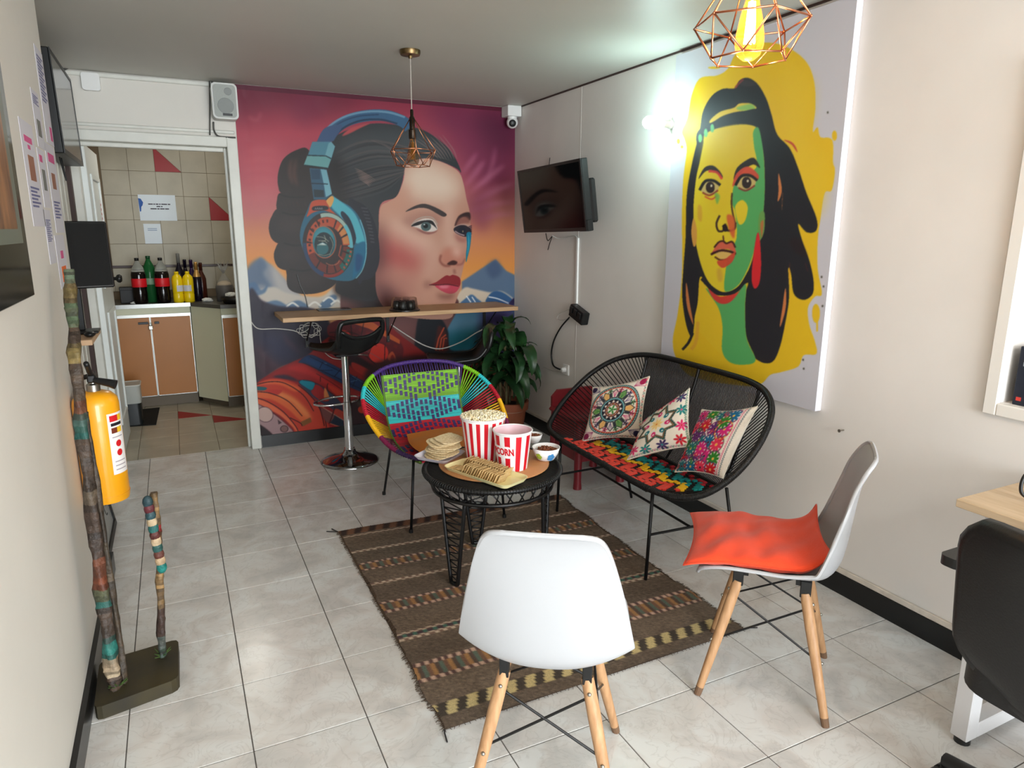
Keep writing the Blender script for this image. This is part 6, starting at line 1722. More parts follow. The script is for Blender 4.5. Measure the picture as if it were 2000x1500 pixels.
# ================================================================ pendant lamps
M_copper = mat('copper_wire', (196, 130, 96), 0.3, metal=1.0)
M_brass = mat('antique_brass', (120, 100, 70), 0.35, metal=1.0)
M_amber = mat('amber_bulb_glass', (255, 196, 110), 0.03, trans=1.0, ior=1.1, alpha=0.5)
def pendant(label, x, y, lit, rot, dz=0.0):
    t = thing('pendant_lamp', label, 'lamp', (x, y, 0), rot, 'copper cage pendant lamps')
    zt, zr, zb = 2.035 + dz, 1.878 + dz, 1.803 + dz
    MB().lathe([(0.052, ZC - 0.001), (0.052, ZC - 0.012), (0.048, ZC - 0.024), (0.012, ZC - 0.028), (0.008, ZC - 0.04)], 32).build('ceiling_rose', M_brass, t, auto=40)
    MB().tube([(0, 0, ZC - 0.03), (0, 0, zt + 0.04)], 0.0028, 6).build('cord', mat('cord_grey', (176, 168, 160), 0.6), t)
    MB().lathe([(0.006, zt + 0.045), (0.0085, zt + 0.04), (0.0085, zt + 0.012), (0.014, zt + 0.005), (0.014, zt - 0.05), (0.019, zt - 0.055), (0.019, zt - 0.095), (0.016, zt - 0.10)], 20).build('lamp_holder', mat('holder_dark', (54, 46, 38), 0.35, metal=0.8), t, auto=40)
    N = 6; cage = []
    R1, R2, R0 = 0.124, 0.086, 0.012
    A = [Vector((R0 * cos(2 * pi * k / N), R0 * sin(2 * pi * k / N), zt)) for k in range(N)]
    B = [Vector((R1 * cos(2 * pi * k / N), R1 * sin(2 * pi * k / N), zr)) for k in range(N)]
    Cc = [Vector((R2 * cos(2 * pi * (k + .5) / N), R2 * sin(2 * pi * (k + .5) / N), zb)) for k in range(N)]
    m = MB()
    r_ = 0.0021
    for k in range(N):
        l = (k + 1) % N
        m.tube([A[k], B[k]], r_, 6); m.tube([B[k], B[l]], r_, 6); m.tube([B[k], Cc[k]], r_, 6); m.tube([B[l], Cc[k]], r_, 6); m.tube([Cc[k], Cc[l]], r_, 6); m.tube([A[k], A[l]], r_, 6)
        m.sphere(B[k], 0.0032, 6, 4); m.sphere(Cc[k], 0.0032, 6, 4)
    m.build('wire_cage', M_copper, t, smooth=True)['kind'] = 'stuff'
    b = MB().lathe([(0.012, zt - 0.098), (0.014, zt - 0.11), (0.024, zt - 0.145), (0.031, zt - 0.185), (0.0315, zt - 0.205), (0.025, zt - 0.225), (0.012, zt - 0.235), (0.0, zt - 0.237)], 28, cap1=False).build('bulb', mat('amber_bulb_lit', (255, 170, 70), 0.05, trans=0.9, ior=1.1, alpha=0.6, emit=0.9, ecol=(255, 140, 30)) if lit else M_amber, t, smooth=True)
    f = MB()
    n = 8
    for k in range(n):
        a = 2 * pi * k / n; e = 2 * pi * (k + .5) / n
        f.tube([(0.006 * cos(a), 0.006 * sin(a), zt - 0.115), (0.011 * cos(e), 0.011 * sin(e), zt - 0.20)], 0.0011, 5); f.tube([(0.011 * cos(e), 0.011 * sin(e), zt - 0.20), (0.006 * cos(a + 2 * pi / n), 0.006 * sin(a + 2 * pi / n), zt - 0.115)], 0.0011, 5)
    f.tube([(0, 0, zt - 0.10), (0, 0, zt - 0.20)], 0.0022, 6)
    fm = mat('filament_lit', (255, 170, 70), 0.5, emit=420, ecol=(255, 176, 84)) if lit else mat('filament_off', (150, 110, 60), 0.4, metal=0.5)
    f.build('filament', fm, b)['kind'] = 'stuff'
    if lit:
        l = bpy.data.lights.new('pendant_glow', 'POINT'); l.energy = PENDANT_W; l.color = (1.0, 0.62, 0.28); l.shadow_soft_size = 0.02
        o = bpy.data.objects.new('pendant_glow', l); COL.objects.link(o); o.parent = t; o.location = (0, 0, zt - 0.255)
    return t
pendant('unlit copper cage pendant lamp hanging in front of the mural', 1.172, 3.588, False, 0.35)
pendant('glowing copper cage pendant lamp at the top edge of the picture', 1.207, 1.27, True, 0.15, 0.055)

# ================================================================ lit bulb on the right wall
wl = thing('wall_bulb', 'bare glowing white bulb in a socket on the right wall', 'lamp', (XR, 2.985, 2.008))
RY90 = Matrix.Rotation(-pi / 2, 3, 'Y')
MB().lathe([(0.05, 0.001), (0.05, 0.01), (0.036, 0.022), (0.024, 0.026)], 28, (0, 0, 0), RY90).build('wall_plate', mat('socket_grey', (176, 172, 160), 0.4), wl, auto=40)
MB().lathe([(0.022, 0.022), (0.023, 0.05), (0.019, 0.055), (0.019, 0.085), (0.022, 0.088), (0.022, 0.094), (0.017, 0.10)], 24, (0, 0, 0), RY90).build('socket', mat('socket_cream', (206, 204, 190), 0.35), wl, auto=40)
MB().lathe([(0.015, 0.098), (0.018, 0.125), (0.028, 0.148), (0.0315, 0.17), (0.0285, 0.19), (0.018, 0.203), (0.0, 0.207)], 28, (0, 0, 0), RY90, cap1=False).build('bulb', mat('bulb_glow', (255, 255, 255), 0.3, emit=BULB_L, ecol=(214, 255, 252)), wl, smooth=True)

# ================================================================ flat television on the right wall
M_screen = mat('screen_glass', (6, 7, 8), 0.07, spec=0.18)
def television(name, label, M, w, h, d):
    t = thing(name, label, 'television', (0, 0, 0)); t.matrix_world = M
    MB().box((-w / 2, -h / 2, -d), (w / 2, h / 2, 0), 0.004).build('housing', M_black, t)
    bz = 0.016
    fr = MB().box((-w / 2, h / 2 - bz, 0), (w / 2, h / 2, 0.004)).box((-w / 2, -h / 2, 0), (w / 2, -h / 2 + bz * 1.3, 0.004)).box((-w / 2, -h / 2 + bz * 1.3, 0), (-w / 2 + bz, h / 2 - bz, 0.004)).box((w / 2 - bz, -h / 2 + bz * 1.3, 0), (w / 2, h / 2 - bz, 0.004))
    fr.build('bezel', M_black, t)
    MB().box((-w / 2 + bz, -h / 2 + bz * 1.3, 0.0005), (w / 2 - bz, h / 2 - bz, 0.0018)).build('screen', M_screen, t)
    return t
TL, TRt, BR_, BL_ = Vector((2.125, 4.285, 1.868)), Vector((2.125, 3.495, 1.874)), Vector((2.178, 3.478, 1.478)), Vector((2.178, 4.285, 1.455))
cen = (TL + TRt + BR_ + BL_) / 4; ex = (TRt - TL) + (BR_ - BL_); ey = (TL - BL_) + (TRt - BR_)
tv = television('television', 'black flat television tilted down on the right wall', frame_from(cen, ex, ey), 0.80, 0.405, 0.045)
MB().box((0.30, -0.16, -0.085), (0.405, 0.09, -0.045), 0.01).build('rear_bulge', M_black, tv)
MB().box((0.31, -0.205, -0.04), (0.41, -0.14, 0.0), 0.004).build('side_box', M_black, tv)
MB().box((-0.06, -0.08, -0.17), (0.06, 0.08, -0.045), 0.006).build('wall_mount', M_blackmetal, tv)
WR = lambda px, py, o=0.006: tuple(at(px, py, X=XR - o))
# cables below it
cable('short dark antenna wire standing up behind the television', [WR(1072, 330), WR(1073, 318), WR(1074, 308)], 0.0025, M_black)
cable('dark cable knot hanging under the television', [WR(1066, 456, .09), WR(1070, 470, .05), WR(1078, 462, .03), WR(1074, 474, .02), WR(1070, 488, .01)], 0.003, M_black)
cable('pale cable running from the television to the white cable duct', [WR(1078, 460, .05), WR(1092, 466, .02), WR(1112, 463), WR(1124, 461), WR(1130, 470)], 0.0035, M_wcable)
y0 = at(1130, 470, X=XR).y
dct = MB().box((XR - 0.012, y0 - 0.011, 0.975), (XR, y0 + 0.011, 1.43), 0.002).build('cable_duct', M_white); tag(dct, 'white vertical cable duct below the television', 'cable duct')
# power strip with black plugs
ps = thing('power_strip', 'black power strip with plugs fixed askew on the right wall', 'power strip', at(1131, 614, X=XR - 0.03)); ps.rotation_euler = (radians(17), 0, 0)
MB().box((-0.028, -0.085, -0.042), (0.028, 0.085, 0.042), 0.006).build('body', M_black, ps)
for k in range(3): MB().box((-0.042, -0.072 + 0.05 * k, -0.004), (-0.0285, -0.036 + 0.05 * k, 0.034), 0.003).build('plug', M_black, ps)
cable('black power cord hanging from the power strip to the wall outlet', [WR(1112, 620, .03), WR(1095, 640, .014), WR(1082, 665, .014), WR(1077, 690, .014), WR(1080, 712, .014), WR(1090, 720, .02), WR(1100, 722, .03)], 0.006, M_black)
cable('thin white cable looping out of the power strip', [WR(1112, 604, .03), WR(1094, 612, .02), WR(1088, 622, .02), WR(1098, 625, .02), WR(1113, 621, .03)], 0.0025, M_wcable)
ou = thing('wall_outlet', 'white wall outlet with a plug, beside the plant', 'outlet', at(1107, 722, X=XR))
MB().box((-0.012, -0.038, -0.038), (0, 0.038, 0.038), 0.004).build('face_plate', M_white, ou)
MB().lathe([(0.018, 0.012), (0.018, 0.03), (0.012, 0.04)], 16, (0, 0.004, 0), RY90).build('plug', M_white, ou, auto=40)
cable('thin pale cable running low behind the plant to the outlet', [WR(1062, 716), WR(1075, 722), WR(1090, 726), WR(1101, 727)], 0.003, M_wcable)
# screw and filler mark low on the wall
nl = MB().lathe([(0.003, 0), (0.003, 0.025), (0.007, 0.026), (0.007, 0.028)], 10, tuple(at(1648, 840, X=XR)), RY90).build('wall_screw', M_screw); tag(nl, 'lone screw sticking out of the wall under the canvas', 'screw')

# ================================================================ security camera, speaker, router
sc = thing('security_camera', 'white security camera on a box in the ceiling corner', 'camera', (2.335, 4.80, ZC))
MB().box((-0.06, -0.05, -0.075), (0.05, 0.062, -0.001), 0.004).build('junction_box', M_white, sc)
MB().sphere((-0.008, -0.012, -0.115), 0.042, 20, 14).build('camera_head', M_white, sc, smooth=True)
MB().lathe([(0.026, 0), (0.024, 0.012), (0.018, 0.016)], 20, (-0.02, -0.042, -0.124), Matrix.Rotation(radians(100), 3, 'X') @ Matrix.Rotation(radians(-14), 3, 'Y')).build('lens', M_black, sc, auto=40)
MB().lathe([(0.03, -0.03), (0.036, 0)], 20, (-0.008, -0.012, -0.076)).build('camera_collar', M_white, sc, auto=40)
M_spk = mat('speaker_grille', (168, 172, 168), 0.6, bump=0.4, bscale=300)
M_spkb = mat('speaker_body', (206, 208, 204), 0.45)
sp = thing('wall_speaker', 'light grey wall speaker above the kitchen doorway corner', 'speaker', (0.375, YB, 2.235))
bd_ = [(x, z) for x, z in rounded_rect(0.145, 0.205, 0.025)]
MB().prism(bd_, -0.125, -0.02, 'y').build('cabinet', M_spkb, sp, auto=40)
MB().prism([(x, z) for x, z in rounded_rect(0.125, 0.185, 0.02)], -0.132, -0.1255, 'y').build('grille', M_spk, sp, auto=40)
RXm = Matrix.Rotation(pi / 2, 3, 'X')
MB().lathe([(0.022, 0.132), (0.02, 0.1335)], 24, (0.02, 0, 0.055), RXm, cap0=False).build('tweeter', mat('driver_grey', (140, 144, 142), 0.7), sp)  # tweeter and woofer are darker grey discs on the grille
MB().lathe([(0.046, 0.132), (0.043, 0.1335)], 28, (0.002, 0, -0.028), RXm, cap0=False).build('woofer', MATS['driver_grey'], sp)
MB().box((-0.018, -0.1345, -0.085), (0.036, -0.1325, -0.071)).build('badge', M_black, sp)
MB().box((-0.02, -0.03, -0.05), (0.02, 0, 0.05)).build('mount', M_blackmetal, sp)
rt = thing('router_box', 'small white box with rounded corners high on the wall left', 'router', (-0.325, YB, 2.30))
MB().prism(rounded_rect(0.092, 0.095, 0.016), -0.035, -0.003, 'y').build('case', M_white, rt, auto=40)
MB().prism(rounded_rect(0.07, 0.073, 0.012), -0.037, -0.0352, 'y').build('front_cover', M_white, rt, auto=40)
Wh = lambda px, py, o=0.024: tuple(at(px, py, Y=YB - o))
M_gcable = mat('dark_grey_cable', (70, 70, 66), 0.5)
cable('dark cable running along the ceiling above the kitchen doorway', [(XA + 0.02, YB - 0.02, 2.335), Wh(160, 124), Wh(230, 131), Wh(320, 142), Wh(380, 147), Wh(404, 149), Wh(415, 160, .02), Wh(417, 180, .02)], 0.006, M_gcable)
cable('grey cable hanging from the wall speaker to the door frame', [Wh(417, 238), Wh(418, 254), Wh(425, 265), Wh(440, 268), Wh(460, 269, .035)], 0.005, M_gcable)
cable('straight dark cable dropping beside the wall speaker', [Wh(409, 152), Wh(410, 200), Wh(410, 264)], 0.004, M_gcable)

# ================================================================ red plastic stool behind the loveseat
M_redpl = mat('red_plastic', (124, 30, 38), 0.4)
rst = thing('plastic_stool', 'dark red plastic stool half hidden behind the loveseat', 'stool', (2.16, 3.40, 0))
MB().box((-0.175, -0.17, 0.40), (0.175, 0.17, 0.43), 0.012).build('seat', M_redpl, rst)
for sx in (-1, 1):
    for sy in (-1, 1):
        MB().tube([(sx * 0.15, sy * 0.15, 0.0), (sx * 0.15, sy * 0.15, 0.05), (sx * 0.14, sy * 0.14, 0.40)], [0.026, 0.022, 0.026], 14).build('leg', M_redpl, rst, auto=40)
MB().box((-0.14, -0.15, 0.16), (0.14, -0.135, 0.40)).build('apron', M_redpl, rst); MB().box((-0.15, -0.14, 0.16), (-0.135, 0.14, 0.40)).build('apron', M_redpl, rst)
bk = MB().prism([(-0.16, 0.43), (0.16, 0.43), (0.16, 0.49), (0.12, 0.53), (-0.12, 0.53), (-0.16, 0.49)], 0.145, 0.165, 'y'); bk.build('backrest', M_redpl, rst)
# ================================================================ left side: fire extinguisher
M_exy = mat('extinguisher_yellow', (240, 164, 20), 0.3, coat=0.3)
ex_ = thing('fire_extinguisher', 'yellow fire extinguisher hanging on the left wall', 'fire extinguisher', (-0.296, 2.80, 0.505))
MB().lathe([(0.06, 0.0), (0.071, 0.004), (0.074, 0.02), (0.074, 0.365), (0.070, 0.385), (0.055, 0.402), (0.03, 0.412)], 40).build('cylinder', M_exy, ex_, auto=50)
MB().tube([Vector((0.0745 * cos(a), 0.0745 * sin(a), 0.03)) for a in np.linspace(0, 2 * pi, 40, endpoint=False)], 0.0016, 5, closed=True).build('weld_seam', M_exy, ex_, smooth=True)
MB().lathe([(0.022, 0.41), (0.022, 0.435), (0.015, 0.44), (0.015, 0.46)], 20).build('neck', M_screw, ex_, auto=40)
MB().box((-0.014, -0.03, 0.445), (0.014, 0.04, 0.475), 0.005).build('valve', M_black, ex_)
MB().tube(catmull([(0, 0.02, 0.47), (0.0, -0.04, 0.485), (0.0, -0.11, 0.53)], 4), [0.009] * 9, 8).build('carry_handle', M_black, ex_, smooth=True)
MB().tube([(0.01, -0.03, 0.455), (0.055, -0.05, 0.445), (0.075, -0.055, 0.438)], [0.011, 0.014, 0.017], 12).build('nozzle', M_black, ex_, auto=50)
MB().tube(catmull([(-0.015, 0.03, 0.46), (-0.05, 0.05, 0.44), (-0.06, 0.06, 0.36)], 6), 0.009, 8).build('hose', M_black, ex_, smooth=True)
# label wrapped on the near right side
def wrap_label(name, parent, a0, a1, z0, z1, R, m, n=12):
    G = [[Vector((R * cos(a0 + (a1 - a0) * i / n), R * sin(a0 + (a1 - a0) * i / n), z)) for i in range(n + 1)] for z in (z0, z1)]
    return MB().grid(G).build(name, m, parent, smooth=True)
M_lab = mat('label_white', (236, 232, 230), 0.5); M_red = mat('print_bright_red', (206, 24, 32), 0.5); M_blk = mat('print_black', (30, 26, 34), 0.5); M_yel = mat('print_yellow', (240, 190, 40), 0.5)
lb = wrap_label('label', ex_, radians(-62), radians(-8), 0.11, 0.335, 0.0746, M_lab)
for nm, a0, a1, z0, z1, mm in (('label_header', -56, -30, 0.305, 0.327, M_red), ('label_header', -30, -14, 0.305, 0.327, M_yel), ('label_text', -54, -16, 0.288, 0.299, M_blk), ('label_icon', -54, -36, 0.262, 0.282, mat('print_brown', (110, 44, 24), .5)), ('label_icon', -36, -18, 0.262, 0.282, M_yel)):
    wrap_label(nm, lb, radians(a0), radians(a1), z0, z1, 0.0752, mm, 6)
for zc in (0.222, 0.188):
    n = 14; vs = [(0.0753 * cos(radians(-36)), 0.0753 * sin(radians(-36)), zc)] + [(0.0753 * cos(radians(-36) + 0.0125 * cos(q) / .0753), 0.0753 * sin(radians(-36) + 0.0125 * cos(q) / .0753), zc + 0.0125 * sin(q)) for q in np.linspace(0, 2 * pi, n, endpoint=False)]
    MB().add(vs, [(0, 1 + k, 1 + (k + 1) % n) for k in range(n)]).build('label_dot', M_red, lb)
for z in (0.245, 0.155, 0.14, 0.125): wrap_label('label_text', lb, radians(-54), radians(-18), z, z + 0.004, 0.0752, mat('print_grey', (170, 160, 165), .6), 6)
hk = MB().tube(catmull([(XL + 0.002, 2.90, 1.03), (XL + 0.012, 2.90, 1.02), (XL + 0.014, 2.90, 0.965), (XL + 0.03, 2.885, 0.955), (-0.30, 2.87, 0.957)], 5), 0.003, 6).build('wall_hook', M_screw, smooth=True); tag(hk, 'thin metal hook on the left wall holding the extinguisher', 'hook')

# ================================================================ carved painted driftwood on a stand
dw = thing('driftwood_sculpture', 'carved painted driftwood poles on a dark wooden base by the left wall', 'sculpture', (-0.225, 2.36, 0))
M_dw = mat('painted_driftwood', attr=True, rough=0.55, var=0.35, vscale=45, bump=0.6, bscale=60)
M_base = mat('mossy_dark_wood', (44, 40, 30), 0.6, col2=(62, 54, 30), vscale=7)
c4 = [(-0.345, 2.21), (-0.11, 2.262), (-0.108, 2.51), (-0.35, 2.475)]
def chamfer(P, r):
    out = []
    n = len(P)
    for i in range(n):
        a, b, c = Vector(P[i - 1]), Vector(P[i]), Vector(P[(i + 1) % n])
        out += [tuple(b + (a - b).normalized() * r), tuple(b + ((a - b).normalized() + (c - b).normalized()) * r * 0.3), tuple(b + (c - b).normalized() * r)]
    return out
MB().prism([(x + 0.225, y - 2.36) for x, y in chamfer(c4, 0.022)], 0.0, 0.045).build('base', M_base, dw)
def pole(name, path, bands, r0, seed, flat=1.0, n=10, sub=10):
    P = catmull([(x + 0.225, y - 2.36, z) for x, y, z in path], sub); rr = random.Random(seed); N = len(P)
    mb = MB(); rings = []
    z0, z1 = P[0].z, P[-1].z
    for i, p in enumerate(P):
        f = (p.z - z0) / (z1 - z0)
        rad = r0 * (1.0 + 0.12 * sin(i * 0.5 + seed) + 0.07 * sin(i * 1.7)) * (1 - 0.25 * f)
        col = bands[-1][1]
        for lim, cc in bands:
            if f <= lim: col = cc; break
        ring = []
        for k in range(n):
            a = 2 * pi * k / n; q = rad * (1 + 0.22 * sin(3 * a + i * .5) + rr.uniform(-.1, .1))
            ring.append(Vector((p.x + q * cos(a), p.y + q * sin(a) * flat, p.z)))
        rings.append((ring, col))
    for i in range(N - 1):
        w_ = rr.random() * 0.55; mb.color(tuple(np.clip((np.array(rings[i][1]) * (1 - w_) + np.array((60, 48, 38)) * w_) * rr.uniform(.75, 1.2), 0, 255)))
        mb.add(rings[i][0] + rings[i + 1][0], [(k, (k + 1) % n, n + (k + 1) % n, n + k) for k in range(n)])
    mb.add(rings[-1][0], [tuple(range(n))])
    return mb.build(name, M_dw, dw, smooth=True)
BR, GRY, TEAL, ORG, TAN, GRN_ = (66, 52, 42), (84, 74, 62), (34, 106, 98), (128, 66, 42), (142, 112, 72), (80, 84, 62)
pole('tall_pole', [(-0.292, 2.30, 0.043), (-0.296, 2.32, 0.13), (-0.30, 2.37, 0.30), (-0.303, 2.40, 0.5), (-0.302, 2.425, 0.72), (-0.303, 2.455, 0.92), (-0.304, 2.53, 1.1), (-0.305, 2.60, 1.22), (-0.308, 2.672, 1.352)],
     [(.03, BR), (.07, (190, 170, 140)), (.115, TEAL), (.19, BR), (.205, TEAL), (.24, GRN_), (.31, ORG), (.44, (58, 44, 36)), (.47, GRY), (.60, BR), (.64, TEAL), (.66, (60, 90, 84)), (.69, ORG), (.78, (72, 58, 46)), (.82, (130, 112, 66)), (.86, BR), (.92, (92, 116, 84)), (.96, (140, 120, 70)), (1.0, (88, 104, 84))], 0.0205, 3, n=14)
pole('thin_branch', [(-0.268, 2.315, 0.043), (-0.27, 2.36, 0.2), (-0.278, 2.40, 0.45), (-0.282, 2.43, 0.7), (-0.29, 2.46, 0.92)], [(.5, (78, 66, 50)), (1, (62, 52, 42))], 0.010, 5)
pole('short_pole', [(-0.158, 2.42, 0.043), (-0.152, 2.42, 0.15), (-0.14, 2.42, 0.30), (-0.133, 2.425, 0.40), (-0.127, 2.43, 0.52), (-0.126, 2.43, 0.635)], [(.05, (50, 70, 60)), (.12, (84, 96, 92)), (.3, (70, 52, 46)), (.55, TAN), (.75, (120, 84, 50)), (.8, (150, 40, 40)), (1.0, TAN)], 0.013, 9)
fe = MB(); fc = [(36, 60, 66), (90, 34, 40), (40, 70, 76), (186, 164, 132), (34, 96, 92), (84, 40, 36), (192, 168, 136), (40, 84, 80), (96, 54, 44), (188, 160, 126), (28, 120, 112)]
feathers = []
for k in range(11):
    f = k / 10
    cx, cz = -0.146 + 0.225 + 0.018 * f, 0.612 - 0.235 * f
    mb = MB().color(fc[k]); mb.sphere((cx, 0.05, cz), 0.024, 10, 6, (0.68, 0.5, 0.95)); mb.build('carved_scale', M_dw, dw, smooth=True)
for k, (x, y) in enumerate(((-0.285, 2.30), (-0.16, 2.42))):
    rg = random.Random(k + 2); mb = MB()
    for q in range(9):
        a = rg.uniform(0, 6.3); mb.tube([(x + 0.225, y - 2.36, 0.045), (x + 0.225 + 0.03 * cos(a), y - 2.36 + 0.03 * sin(a), 0.045 + rg.uniform(.01, .03))], [0.004, 0.001], 4)
    mb.build('moss_tuft', mat('moss_green', (62, 84, 34), 0.9), dw)['kind'] = 'stuff'

# ================================================================ papers and picture on the left wall
M_paper = mat('paper_lilac', (206, 204, 212), 0.7); M_ink = mat('paper_ink', (110, 112, 150), 0.7); M_pink = mat('paper_pink', (206, 90, 140), 0.7); M_skin = mat('paper_photo', (150, 104, 84), 0.7); M_org = mat('paper_orange', (226, 110, 50), 0.7); M_grey = mat('paper_photo_grey', (120, 120, 116), 0.7)
def paper(label, quad, marks):
    P = [at(*q, X=XL) for q in quad]        # near-top, far-top, far-bottom, near-bottom
    y0, y1 = (P[0].y + P[3].y) / 2, (P[1].y + P[2].y) / 2
    y1 = min(y1, Y_LEFT_END - 0.004)
    z1, z0 = (P[0].z + P[1].z) / 2, (P[2].z + P[3].z) / 2
    t = thing('wall_paper_sheet', label, 'poster', (XL, y0, z0))
    w, h = y1 - y0, z1 - z0
    MB().box((0.0004, 0, 0), (0.0016, w, h)).build('sheet', M_paper, t)
    for (u0, u1, v0, v1, m) in marks: MB().box((0.0016, u0 * w, v0 * h), (0.0021, u1 * w, v1 * h)).build('print', m, t)
txt = lambda v0, n, m=M_ink: [(0.15, 0.85 - 0.2 * (k % 2), v0 - 0.035 * k, v0 - 0.035 * k + 0.02, m) for k in range(n)]
paper('lilac sheet with a raised-hand photo nearest on the left wall', [(38, 230), (66, 250), (84, 443), (62, 441)], txt(.36, 6) + [(0.3, 0.75, .44, .68, M_skin), (0.2, 0.8, .8, .86, M_pink), (.4, .6, .74, .78, M_pink)])
paper('narrow lilac sheet between two others on the left wall', [(60, 172), (74, 186), (87, 294), (72, 284)], txt(.9, 5) + [(0.25, 0.75, .2, .5, M_grey)])
paper('tall lilac text sheet highest on the left wall', [(69, 92), (89, 116), (106, 287), (88, 276)], txt(.9, 14) + [(.6, .9, .05, .2, M_pink)])
paper('lilac sheet with a grey photo under the narrow one on the left wall', [(73, 290), (87, 297), (97, 407), (84, 404)], [(0.3, 0.75, .3, .66, M_grey), (.2, .6, .78, .9, M_pink)])
paper('lilac sheet with a pink title and photo near the wall end', [(89, 280), (106, 290), (124, 457), (106, 452)], txt(.34, 6) + [(0.3, 0.7, .5, .68, M_skin), (.2, .85, .8, .9, M_pink)])
paper('small text sheet low between the others on the left wall', [(84, 408), (97, 412), (109, 514), (97, 516)], txt(.8, 12))
paper('lowest sheet with an orange badge at the wall end', [(107, 458), (125, 460), (134, 560), (117, 562)], [(.3, .8, .1, .4, M_org), (.4, .7, .55, .7, M_pink)])
# big framed picture at the very left
pf = thing('framed_picture', 'large black framed picture cut off by the left edge', 'picture', (XL, 2.0, 1.305))
MB().box((0.001, -0.36, 0), (0.03, 0.235, 0.80), 0.003).build('frame', mat('gloss_black_frame', (22, 22, 22), 0.12), pf)
MB().box((0.03, -0.30, 0.06), (0.0315, 0.20, 0.76)).build('glass', mat('picture_dark', (34, 36, 32), 0.08), pf)
MB().box((0.0315, -0.26, 0.14), (0.0322, 0.17, 0.74)).build('mount', mat('picture_mount', (98, 108, 96), 0.3), pf)
MB().box((0.0322, -0.22, 0.175), (0.0328, 0.12, 0.72)).build('print', mat('picture_brown', (150, 104, 62), 0.3, col2=(60, 40, 30), vscale=6, stretch=(1, 4, 1)), pf)
# leaning frame on the floor beyond
lf = thing('leaning_frame', 'black framed board leaning low beneath the extinguisher', 'frame', (-0.40, 3.62, 0)); 
R_ = Matrix.Rotation(radians(-9), 4, 'Y')
mb = MB()
for a, b in (((0, -0.24, 0), (0.018, 0.24, 0.03)), ((0, -0.24, 0.43), (0.018, 0.24, 0.46)), ((0, -0.24, 0.03), (0.018, -0.21, 0.43)), ((0, 0.21, 0.03), (0.018, 0.24, 0.43))):
    MB().box(a, b, 0.002).xf(R_).build('frame_bar', M_black, lf)
MB().box((0.003, -0.21, 0.03), (0.010, 0.21, 0.43)).xf(R_).build('panel', mat('silver_panel', (150, 152, 150), 0.3), lf)
MB().tube([R_ @ Vector((0.0105, 0.10 + 0.03 * cos(a), 0.14 + 0.035 * sin(a))) for a in np.linspace(0, 5.2, 20)], 0.0018, 5).build('drawn_curl', M_black, lf)

# ================================================================ alcove: television, monitor, shelf
tvl = television('television', 'black television seen edge-on high in the left alcove', frame_from((-0.395, 4.16, 2.03), (0, 1, 0), (-0.02, 0, 1)), 0.76, 0.44, 0.09)
tvl.children[2].data.materials[0] = mat('screen_reflection_grey', (84, 80, 74), 0.16, spec=0.8)  # grey base colour stands in for the bright room reflected in the screen
MB().box((-0.3, -0.04, -0.103), (-0.10, 0.04, -0.09)).build('wall_mount', M_blackmetal, tvl)
MB().tube([(-0.30, -0.23, -0.03), (-0.27, -0.33, -0.02), (-0.24, -0.23, -0.03)], 0.004, 6).build('hanging_cable', M_black, tvl)
mon = thing('monitor', 'black flat monitor behind the top of the driftwood pole', 'monitor', (-0.385, 3.70, 1.012))
MM = frame_from((0.03, 0.0, 0.352), (0.94, 0.30, 0.0), (-0.02, 0.06, 1))
MB().box((-0.15, -0.15, -0.03), (0.105, 0.15, 0), 0.006).xf(MM).build('housing', M_black, mon)
MB().box((-0.145, -0.14, 0.0003), (0.098, 0.143, 0.0012)).xf(MM).build('screen', mat('monitor_face', (10, 10, 9), 0.55, spec=0.15), mon)
MB().box((-0.03, -0.01, 0.012), (-0.005, 0.015, 0.25), 0.003).build('neck', M_black, mon)
MB().box((-0.07, -0.06, 0.0), (0.05, 0.06, 0.012), 0.004).build('foot', M_black, mon)
shf = thing('alcove_shelf', 'small pine shelf in the left alcove', 'shelf', (XA + 0.013, 3.66, 0.985))
MB().box((0, -0.2, 0), (0.14, 0.2, 0.024), 0.002).build('board', mat('pine_board', (206, 170, 134), 0.6), shf)
MB().box((0, -0.19, -0.05), (0.02, 0.19, 0)).build('cleat', mat('pine_board'), shf)
ms = MB().sphere((-0.362, 3.555, 1.0225), 0.026, 14, 8, (0.9, 1.3, 0.5)).build('computer_mouse', M_black, smooth=True); tag(ms, 'black mouse on the pine alcove shelf', 'mouse')
